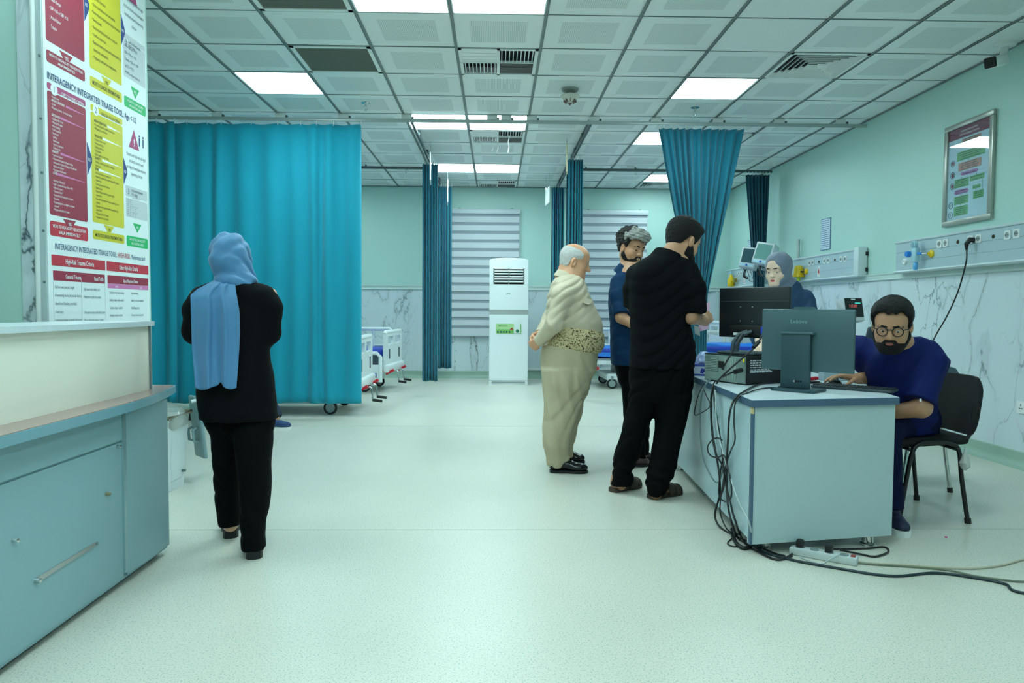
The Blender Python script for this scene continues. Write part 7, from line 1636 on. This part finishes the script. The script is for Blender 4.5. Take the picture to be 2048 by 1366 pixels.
for h0, t0 in ((atz(1099, 944), atz(1176, 946)), (atz(1114, 925), atz(1170, 926))):
    h0, t0 = np.array(h0), np.array(t0); o = sdf_obj('shoe', OM, shoe_prims(h0+(0, 0, .008), t0+(0, 0, .002), .046), .005, SHB, None, 2)
    q = child(OM, 'sole', sole_mb(h0, t0, .047, 0, .02), RUBBER, 40); q.parent = o
    dd = (t0-h0)/np.linalg.norm(t0-h0)
    for k in range(3): q = child(OM, 'lace', MB().tube([tuple(h0+dd*(.125+.018*k)+np.array([0, s_*.02, .082-.008*k])) for s_ in (-1, 0, 1)], .003, 6), BLACKP, 60); q.parent = o

# ---- man in the black shirt, seen from behind
BM = person('bearded man in black shirt, trousers and sandals, back to the camera', .95, 4.58); yk = 4.58
hb_ = head_frame(A3(1366, 483, yk), (.80, .47, -.37), 0, 1.08)
LL = lv([(790, 1260, 1324), (819, 1255, 1312), (839, 1249, 1301), (854, 1245, 1295), (879, 1239, 1287), (909, 1229, 1279), (930, 1227, 1270), (944, 1226, 1265), (956, 1224, 1268), (970, 1222, 1263)], [4.6, 4.6, 4.61, 4.62, 4.63, 4.65, 4.66, 4.67, 4.67, 4.67], [.12, .105, .1, .098, .095, .09, .085, .08, .078, .075])
RL = lv([(790, 1304, 1382), (819, 1311, 1377), (845, 1311, 1371), (869, 1309, 1366), (904, 1303, 1356), (930, 1298, 1352), (944, 1294, 1349), (964, 1292, 1339), (978, 1293, 1334), (990, 1297, 1326)], [4.56, 4.55, 4.55, 4.54, 4.53, 4.52, 4.51, 4.50, 4.50, 4.5], [.12, .105, .1, .098, .095, .09, .085, .08, .075, .065])
eB, wB = A3(1383, 634, 4.50), A3(1408, 641, 4.60)
bk = head_prims(hb_, 1.02)+[cap(hp(hb_, (0, -.04, -.05)), A3(1336, 522, 4.60), .058, .06, .03), chain([A3(1335, 540, yk), A3(1325, 640, yk), A3(1320, 730, yk)], [.13, .12, .12], .05), chain([A3(1275, 560, 4.63), A3(1266, 610, 4.66), A3(1290, 630, 4.85)], [.035, .038, .033], .03), chain([A3(1386, 565, 4.52), eB, wB], [.046, .042, .033], .02)]
bk += [chain([(q[1], q[2], q[0]) for q in LL][::3], [.055, .045, .04, .034], .03), chain([(q[1], q[2], q[0]) for q in RL][::3], [.055, .045, .04, .034], .03)]
hL, tL, hR, tR = atz(1224, 984), atz(1262, 976), atz(1300, 997), atz(1364, 986)
for h0, t0 in ((hL, tL), (hR, tR)):
    h0, t0 = np.array(h0), np.array(t0); d_ = (t0-h0)/np.linalg.norm(t0-h0); bk += [cap(h0+d_*.05+(0, 0, .12), h0+d_*.045+(0, 0, .06), .036, .038, .03), cap(h0+d_*.04+(0, 0, .05), h0+d_*.17+(0, 0, .045), .034, .036, .03), ell(h0+d_*.19+(0, 0, .038), (.04, .04, .018), None, .02)]
    n_ = np.array([-d_[1], d_[0], 0])
    for k in range(5): bk.append(cap(h0+d_*.20+n_*(.032-.016*k)+(0, 0, .034), h0+d_*(.235-.006*abs(k-1))+n_*(.032-.016*k)+(0, 0, .03), .0095, .008, .005))
bk += hand_prims(wB, A3(1421, 630, 4.68), (-.6, .2, -.3), (.75, .75, .8, .85), .8, -1, 1.05, thumb_dir=(-.3, .8, -.5))
bk += hand_prims(A3(1290, 630, 4.85), A3(1320, 625, 4.88), (0, .3, 1), (.4, .4, .4, .4), .5, 1, 1.0)
sdf_obj('body', BM, bk, .0034, [SK2, LIP], None, 1, lips(hb_))
eyes(BM, hb_, (0, 1, -.6), HBLK, .005, 0, True)
sdf_obj('hair', BM, hair_prims(hb_, (.006, .024), ([-.13, -.09, -.06, -.025, .0, .014, .03, .05, .075, .11], [-.062, -.052, -.045, .02, .022, -.03, -.02, .055, .075, .08]), 1.02, (((0, .065, .098), (.055, .045, .03)),), None, 6, .0035, 150), .0042, HBLK, None, 1)
sdf_obj('beard', BM, beard_prims(hb_, .008, 3, None, .002, 1.02, .006), .0042, HBLK, None, 1)
bs = [loft(lv([(500, 1314, 1366), (512, 1296, 1376), (524, 1276, 1386), (540, 1262, 1394), (560, 1257, 1398), (590, 1258, 1392), (620, 1259, 1383), (656, 1260, 1382), (690, 1260, 1390), (715, 1259, 1391), (736, 1258, 1388)], yk, [.075, .10, .125, .14, .15, .15, .145, .145, .15, .15, .15]), .03, .25, 2.3)]
bs += [cap(A3(1380, 548, 4.54), A3(1389, 575, 4.51), .062, .064, .04), flat(A3(1387, 568, 4.515), A3(1391, 628, 4.50), .066, .072, .03), cap(A3(1270, 548, 4.62), A3(1264, 580, 4.64), .055, .055, .04), flat(A3(1266, 575, 4.64), A3(1265, 614, 4.66), .056, .06, .03)]
sdf_obj('shirt', BM, bs, .0058, BLKF, folds(31, .007, 7, (9, 28), .8, .3), 2)
sdf_obj('collar', BM, [flat(A3(1341, 507, yk)-np.array([.38, .1, .92])*.08, A3(1341, 507, yk), .124, .098, .0)], .005, BLKF, None, 1)
sdf_obj('trousers', BM, [loft(lv([(722, 1262, 1384), (745, 1259, 1386), (780, 1259, 1384), (800, 1260, 1380)], yk, [.13, .14, .14, .12]), .04, .1, 2.3), loft(LL, .03, 0, 2.1), loft(RL, .03, 0, 2.1)], .006, BLKT, lambda x, y, z: folds(32, .006, 6, (12, 34), .6)(x, y, z)-.005*np.exp(-((z-.14)/.07)**2)*np.sin(95*z+12*x), 2)
SAN = mat('sandal_brown', srgb(66, 54, 44), rough=.6)
for h0, t0 in ((hL, tL), (hR, tR)):
    h0, t0 = np.array(h0), np.array(t0); d_ = (t0-h0)/np.linalg.norm(t0-h0); n_ = np.array([-d_[1], d_[0], 0]); t1 = h0+d_*.265
    o = child(BM, 'sandal', sole_mb(h0-d_*.01, t1, .05, 0, .026), SAN, 40)
    for a_, w_ in ((.15, .03), (.205, .024), (.075, .016)):
        vs = []; m_ = 12
        for k in range(m_+1):
            an = PI*k/m_; hh_ = .086-.22*(a_-.07) if a_ > .1 else .075
            for e in (-1, 1): vs.append(tuple(h0+d_*(a_+e*w_)+n_*.053*math.cos(an)+np.array([0, 0, .012+hh_*math.sin(an)**.7])))
        q = child(BM, 'strap', MB().add(vs, [(2*k, 2*k+2, 2*k+3, 2*k+1) for k in range(m_)]), SAN, 60); q.parent = o; mdd = q.modifiers.new('t', 'SOLIDIFY'); mdd.thickness = .005
pp = thing('paper_pad', 'pink and white papers held by the man in black', 'papers', tuple(A3(1412, 632, 4.80)))
qd = [A3(1397, 664, 4.78), A3(1400, 610, 4.82), A3(1420, 604, 4.84), A3(1416, 658, 4.80)]
child(pp, 'pink_sheet', MB().add([tuple(p) for p in qd]+[tuple(p+np.array([.002, .004, 0])) for p in qd], [(0, 1, 2, 3), (7, 6, 5, 4), (0, 4, 5, 1), (1, 5, 6, 2), (2, 6, 7, 3), (3, 7, 4, 0)]), mat('paper_pink', (0, 0, 0)))
qd = [A3(1388, 650, 4.76), A3(1398, 655, 4.77), A3(1400, 672, 4.77), A3(1390, 668, 4.76)]
child(pp, 'white_sheet', MB().add([tuple(p) for p in qd]+[tuple(p+np.array([.002, .004, 0])) for p in qd], [(0, 1, 2, 3), (7, 6, 5, 4), (0, 4, 5, 1), (1, 5, 6, 2), (2, 6, 7, 3), (3, 7, 4, 0)]), WHITE)

# ---- curly-haired man in the blue shirt, behind the man in black
CM = person('man with curly frosted hair in a dark blue shirt, behind the man in black', 1.02, 5.5); yc_ = 5.5
hc = head_frame(A3(1263, 496, yc_), (.56, -.80, -.24), .06, 1.02)
LLc = lv([(742, 1236, 1262), (780, 1244, 1270), (819, 1240, 1264), (854, 1237, 1260), (877, 1237, 1258), (905, 1240, 1258)], [5.5, 5.5, 5.5, 5.5, 5.5, 5.5], [.09, .085, .075, .07, .065, .06])
LLc = lv([(730, 1232, 1272), (760, 1240, 1280), (800, 1245, 1282), (840, 1248, 1284), (880, 1258, 1290), (915, 1268, 1292)], [5.48]*6, [.1, .09, .08, .075, .07, .065])
RLc = lv([(730, 1258, 1300), (780, 1262, 1302), (840, 1266, 1300), (880, 1270, 1298), (908, 1276, 1298)], [5.62]*5, [.1, .09, .08, .07, .065])
bc = head_prims(hc, 1.0)+[cap(hp(hc, (0, -.03, -.06)), A3(1262, 540, yc_), .056, .06, .03), chain([A3(1264, 555, yc_), A3(1264, 640, yc_), A3(1264, 725, yc_)], [.12, .11, .11], .05), chain([A3(1236, 572, 5.42), A3(1243, 635, 5.36), A3(1275, 655, 5.30)], [.048, .042, .03], .02), chain([A3(1300, 572, 5.62), A3(1306, 635, 5.6), A3(1290, 660, 5.42)], [.048, .042, .03], .02)]
bc += [chain([(q[1], q[2], q[0]) for q in LLc][::2], [.045, .04, .032], .03), chain([(q[1], q[2], q[0]) for q in RLc][::2], [.045, .04, .032], .03)]
bc += hand_prims(A3(1275, 655, 5.30), A3(1292, 658, 5.33), (0, .2, 1), (.4, .4, .45, .5), .5, 1)
bc += hand_prims(A3(1290, 660, 5.42), A3(1276, 662, 5.36), (0, .2, 1), (.4, .4, .45, .5), .5, -1)
sdf_obj('body', CM, bc, .0034, [SK2], None, 1)
eyes(CM, hc, (0, 1, -.7), HBLK, .0048, 0, True)
FROST = mat('hair_frosted', srgb(150, 150, 146), rough=.7, var=.7, vscale=55, bump=.8, bscale=120); CURL = mat('hair_curly_black', srgb(24, 22, 22), rough=.65, var=.5, vscale=60, bump=.8, bscale=120)
def pick_c(x, y, z):
    a, b, c = hloc(hc, x, y, z); nn_ = noise_d(77, 1.0, 60)(x, y, z); return np.where((b+.05*nn_ > .0) & (c+.03*nn_ > .06), 1, 0)
sdf_obj('hair', CM, hair_prims(hc, (.010, .040), ([-.13, -.09, -.06, -.025, .0, .014, .03, .05, .075, .13], [-.05, -.045, -.04, .02, .03, -.01, .015, .06, .068, .06]), 1.0, (((0, .05, .105), (.075, .075, .04)),), None, 8, .015, 75), .004, [CURL, FROST], None, 1, pick_c)
sdf_obj('beard', CM, beard_prims(hc, .006, 5, ([-.02, .0, .02, .04, .06, .075, .1], [-.01, -.01, -.045, -.062, -.056, -.048, -.047]), .0015, 1.02, .004), .0045, HBLK, None, 1)
NBL = mat('blue_shirt', srgb(6, 48, 84), rough=.75, spec=.2, bump=.1, bscale=700)
cs = [loft(lv([(534, 1246, 1282), (545, 1234, 1298), (557, 1227, 1306), (579, 1219, 1312), (607, 1217, 1310), (644, 1220, 1308), (694, 1221, 1310), (730, 1223, 1310)], yc_, [.075, .11, .13, .14, .145, .14, .14, .14]), .03, 0, 2.3)]
cs += [cap(A3(1236, 565, 5.44), A3(1236, 590, 5.40), .055, .058, .04), flat(A3(1236, 585, 5.41), A3(1243, 629, 5.36), .06, .064, .03), cap(A3(1300, 565, 5.6), A3(1303, 600, 5.62), .06, .06, .04), flat(A3(1303, 590, 5.62), A3(1306, 630, 5.6), .06, .064, .03)]
sdf_obj('shirt', CM, cs, .006, NBL, folds(41, .006, 7, (10, 30), .7, .3), 2)
sdf_obj('collar', CM, [flat(A3(1261, 532, yc_)-np.array([.25, -.25, .93])*.07, A3(1261, 532, yc_), .115, .084, .0)], .005, NBL, None, 1)
sdf_obj('trousers', CM, [loft(LLc, .03, 0, 2.1), loft(RLc, .03, 0, 2.1), loft(lv([(715, 1228, 1308), (740, 1232, 1306), (765, 1238, 1302)], 5.52, [.12, .12, .1]), .04, 0, 2.2)], .006, BLKT, folds(42, .005, 6, (12, 34), .6), 2)
SBR = mat('shoe_brown', srgb(64, 46, 44), rough=.5)
for h0, t0 in ((atz(1252, 932), atz(1298, 932)), (atz(1262, 921), atz(1302, 919))):
    h0, t0 = np.array(h0), np.array(t0); h0 = t0-(t0-h0)/np.linalg.norm(t0-h0)*.27; o = sdf_obj('shoe', CM, shoe_prims(h0+(0, 0, .008), t0+(0, 0, .002), .046), .005, SBR, None, 2); q = child(CM, 'sole', sole_mb(h0, t0, .047, 0, .02), RUBBER, 40); q.parent = o

# ---- nurse in the grey headscarf behind the monitors
NU = person('nurse in grey headscarf and navy scrubs standing behind the monitors', 2.18, 5.72); yn = 5.68
hn = head_frame(A3(1556, 541, yn), (-.72, -.66, -.14), 0, 1.04)
GSC = mat('scarf_grey', srgb(112, 122, 142), rough=.6, sheen=.2, bump=.08, bscale=500); NSC = mat('scrubs_navy_grey', srgb(34, 66, 100), rough=.75, bump=.08, bscale=500)
neck_n = A3(1576, 575, 5.72); hip_n = np.array([2.30, 5.78, .92])
hN = A3(1520, 698, 5.18)
bn_ = head_prims(hn, .94, .92, .9, 1.05, lids=.0012)+[cap(hp(hn, (0, -.03, -.06)), neck_n, .05, .055, .03), chain([neck_n-(0, 0, .04), (2.26, 5.76, 1.15), hip_n], [.09, .11, .11], .05)]
bn_ += [chain([hip_n+(-.08, 0, -.02), (2.22, 5.78, .5), (2.24, 5.82, .09)], [.08, .06, .04], .03), chain([hip_n+(.08, 0, -.02), (2.40, 5.80, .5), (2.40, 5.84, .09)], [.08, .06, .04], .03)]
shR, elR = np.array([2.05, 5.72, 1.27]), np.array([1.98, 5.55, 1.02]); wrR = hN+np.array([.03, .06, .01])
shL, elL, wrL = np.array([2.42, 5.70, 1.26]), np.array([2.46, 5.58, 1.0]), np.array([2.28, 5.45, .88])
bn_ += [chain([shR, elR, wrR], [.042, .036, .024], .02), chain([shL, elL, wrL], [.042, .036, .024], .02)]
bn_ += hand_prims(wrR, hN+np.array([-.03, -.02, -.005]), (.2, -.3, -1), (.5, .55, .6, .6), .6, 1, .92)
bn_ += hand_prims(wrL, wrL+np.array([-.06, -.06, -.03]), (0, 0, -1), (.3, .3, .3, .3), .4, -1, .92)
sdf_obj('body', NU, bn_, .0034, [SK4, LIPF], None, 1, lips(hn))
eyes(NU, hn, (-.2, 1, -.4), HBLK, .0042, .001)
def face_hole(X, Y, Z):
    x, y, z = hloc(hn, X, Y, Z); return .98*(np.sqrt((x/.057)**2+((z+.014)/.086)**2+np.minimum(0, y-.01)**2*900)-1)*.05
hd = [ell(hp(hn, (0, -.018, .036)), np.array((.100, .122, .110)), hn['R'], .03), ell(hp(hn, (0, .0, -.05)), np.array((.090, .096, .096)), hn['R'], .03), cap(hp(hn, (0, -.03, -.06)), neck_n+(.0, 0, .0), .075, .085, .03), cap(hp(hn, (0, .04, -.115)), neck_n+(-.02, -.02, -.02), .05, .075, .03)]
hd.append(fn(face_hole, hp(hn, (0, .06, -.01))-.12, hp(hn, (0, .06, -.01))+.12, .012, 's'))
def hd_f(x, y, z): return folds(54, .006, 6, (22, 55), 1.2)(x, y, z)
sdf_obj('headscarf', NU, hd, .0045, GSC, hd_f, 1)
sdf_obj('under_cap', NU, [fn(lambda X, Y, Z: np.maximum(np.abs(ev_cap(X, Y, Z))-.004, cap_cut(X, Y, Z)), hn['c']-.14, hn['c']+.14)] if False else [ell(hp(hn, (0, -.010, .042)), np.array((.084, .099, .090)), hn['R'], .01)], .006, mat('cap_black', srgb(14, 16, 20), rough=.8))
ns = [chain([neck_n+(.01, .0, -.03), (2.26, 5.76, 1.12), hip_n], [.10, .145, .15], .06), cap(shR, shL, .065, .065, .06), chain([shR, elR], [.068, .06], .04), flat(elR, elR+(wrR-elR)*.55, .062, .055, .03), chain([shL, elL], [.068, .06], .04), flat(elL, elL+(wrL-elL)*.6, .062, .055, .03), flat(hip_n+(0, 0, .02), hip_n-(0, 0, .2), .155, .17, .03)]
sdf_obj('scrub_top', NU, ns, .006, NSC, folds(52, .006, 7, (10, 30), .6), 2)
sdf_obj('trousers', NU, [chain([hip_n+(-.08, 0, -.05), (2.22, 5.78, .5)], [.11, .085], .04), flat((2.22, 5.78, .52), (2.24, 5.82, .08), .085, .07, .03), chain([hip_n+(.08, 0, -.05), (2.40, 5.80, .5)], [.11, .085], .04), flat((2.40, 5.80, .52), (2.40, 5.84, .08), .085, .07, .03)], .008, NSC, folds(53, .004), 2)
for x_ in (2.24, 2.40):
    h0, t0 = np.array([x_, 5.88, 0]), np.array([x_-.05, 5.64, 0]); o = sdf_obj('shoe', NU, shoe_prims(h0+(0, 0, .008), t0+(0, 0, .002), .042), .006, SHB, None, 2); q = child(NU, 'sole', sole_mb(h0, t0, .043, 0, .02), WHITE, 40); q.parent = o
gk = thing('gauze_pack', 'white and blue paper packet in the nurse\'s hand beside the monitor stand', 'packet', tuple(hN+np.array([.04, -.05, -.02])))
MB().rbox(-.05, .05, -.004, .004, -.02, .03, .003, 1, 0, Matrix.Rotation(.3, 4, 'Y')).build('wrapper', WHITE, gk); MB().box(-.045, .02, -.006, -.003, .008, .014, 0, Matrix.Rotation(.5, 4, 'Y')).build('blue_stripe', mat('carton_blue', (0, 0, 0)), gk)

# ---- seated man in navy scrubs
SM = person('bearded man with glasses in navy scrubs sitting at the desk', 2.36, 4.2); ysm = 3.80
NAVY = mat('scrubs_navy', srgb(8, 24, 84), rough=.75, spec=.2, bump=.08, bscale=600)
hs = head_frame(A3(1784, 650, ysm), (-.53, -.80, -.29), .03, 1.07)
hipS = np.array([2.42, 4.24, .56]); nkS = A3(1813, 694, 3.93)
kneeN, kneeF = np.array([2.17, 4.02, .53]), np.array([2.08, 4.36, .53]); ankN, ankF = np.array([2.165, 3.93, .09]), np.array([1.98, 4.3, .09])
shN, shF = A3(1863, 722, 3.93), np.array([2.04, 4.14, .97]); elN = A3(1843, 816, 3.88); wrN = A3(1770, 826, 4.02)
wrF = A3(1716, 757, 4.06); elF = np.array([2.22, 4.16, .80])
bs_ = head_prims(hs, 1.03, 1.0, lids=.0014)+[cap(hp(hs, (0, -.045, -.05)), nkS, .058, .058, .03), chain([nkS-(-.03, -.06, .10), (2.36, 4.12, .80), hipS], [.07, .11, .12], .05), cap(nkS-(.02, 0, .01), A3(1790, 728, 3.95), .05, .05, .03), cap(shN, shF, .05, .05, .04)]
bs_ += [chain([hipS+(0, -.08, 0), kneeN, ankN], [.085, .06, .04], .03), chain([hipS+(0, .08, 0), kneeF, ankF], [.085, .06, .04], .03)]
bs_ += [chain([shN, elN, wrN], [.055, .050, .034], .02), chain([shF, elF, wrF], [.052, .046, .031], .02)]
bs_ += hand_prims(wrF, A3(1690, 753, 4.06), (0, -.1, -1), (.28, .30, .32, .35), .35, 1, 1.05, .09)
bs_ += hand_prims(wrN, wrN+np.array([-.09, .03, -.01]), (0, .2, -1), (.4, .4, .4, .4), .4, -1, 1.02)
sdf_obj('body', SM, bs_, .0034, [SK2, LIP], None, 1, lips(hs))
eyes(SM, hs, (-.1, 1, -.3), HBLK, .0048)
sdf_obj('hair', SM, hair_prims(hs, (.006, .024), ([-.13, -.09, -.06, -.025, .0, .014, .03, .05, .075, .11], [-.055, -.05, -.04, .02, .024, -.03, -.01, .06, .08, .088]), 1.03, (((0, .045, .108), (.06, .045, .026)),), None, 9, .003, 150), .004, HBLK, None, 1)
sdf_obj('beard', SM, beard_prims(hs, .008, 7, ([-.02, .0, .02, .04, .06, .075, .1], [-.01, -.005, -.04, -.056, -.052, -.047, -.047]), .002, 1.03, .010), .004, HBLK, None, 1)
gl = thing('glasses', 'dark round glasses worn by the seated man', 'glasses', tuple(hp(hs, (0, .1, 0))))
for e in (-1, 1):
    ring = []
    for k in range(22):
        a = 2*PI*k/22; ring.append(tuple(hp(hs, (e*.034+.0235*math.cos(a), .1015-.002-abs(e*.034+.0235*math.cos(a))*.10, -.003+.0215*math.sin(a)*(1 if math.sin(a) > 0 else 1.1)))))
    child(gl, 'rim', MB().tube(ring, .0022*1.3, 6, 0, True, True), BLACKP, 60)
    child(gl, 'temple', MB().tube([tuple(hp(hs, (e*.058, .093, .006))), tuple(hp(hs, (e*.081, .07, .007))), tuple(hp(hs, (e*.088, .0, .006))), tuple(hp(hs, (e*.086, -.02, -.004)))], .0024, 6), BLACKP, 60)
child(gl, 'bridge', MB().tube([tuple(hp(hs, (-.011, .103, .006))), tuple(hp(hs, (0, .107, .009))), tuple(hp(hs, (.011, .103, .006)))], .0026, 6), BLACKP, 60)
tp_ = [loft(lv([(674, 1800, 1838), (682, 1784, 1850), (692, 1762, 1864), (704, 1746, 1876), (718, 1736, 1882), (740, 1732, 1882), (770, 1734, 1876), (800, 1742, 1868), (830, 1752, 1868), (862, 1764, 1868)], [3.94, 3.95, 3.96, 3.98, 4.0, 4.02, 4.06, 4.1, 4.14, 4.18], [.06, .08, .10, .12, .135, .145, .15, .155, .16, .16]), .04, .25, 2.2)]
tp_ += [cap(A3(1850, 705, 3.95), shN, .075, .078, .05), flat(A3(1864, 716, 3.93), A3(1838, 802, 3.88), .080, .086, .04), cap(A3(1755, 705, 4.06), shF, .07, .07, .05), flat(shF, shF+(elF-shF)*.9, .072, .08, .04)]
cutV = [cap(A3(1806, 682, 3.85), A3(1786, 722, 3.855), .050, .005, .008, 's')]
bs_x = 0
sdf_obj('scrub_top', SM, tp_+cutV, .0055, NAVY, folds(61, .008, 7, (10, 30), .8, .3), 2)
sdf_obj('trousers', SM, [cap(hipS+(0, -.1, 0), hipS+(0, .1, 0), .125, .125, .06), chain([hipS+(0, -.09, 0), kneeN], [.115, .082], .04), flat(kneeN+(0, 0, .02), ankN, .082, .072, .04), chain([hipS+(0, .09, 0), kneeF], [.115, .082], .04), flat(kneeF+(0, 0, .02), ankF, .082, .072, .04)], .006, mat('scrub_trouser', srgb(8, 18, 54), rough=.8, spec=.15), folds(62, .006, 7, (10, 30), .6), 2)
for a_, dx_ in ((ankN, -.04), (ankF, -.04)):
    h0 = np.array([a_[0]+.02, a_[1]+.03, 0]); t0 = h0+np.array([-.06, -.25, 0]) if a_ is ankN else h0+np.array([-.22, -.12, 0]); o = sdf_obj('sneaker', SM, shoe_prims(h0+(0, 0, .012), t0+(0, 0, .008), .045), .005, mat('sneaker_navy', srgb(24, 34, 64), rough=.6), None, 2); q = child(SM, 'sole', sole_mb(h0, t0, .047, 0, .034), WHITE, 40); q.parent = o
p = A3(1839, 800, 3.80); child(SM, 'sleeve_tag', MB().rbox(p[0]-.006, p[0]+.006, p[1]-.012, p[1]-.006, p[2]-.008, p[2]+.008, .002, 1), WHITE)
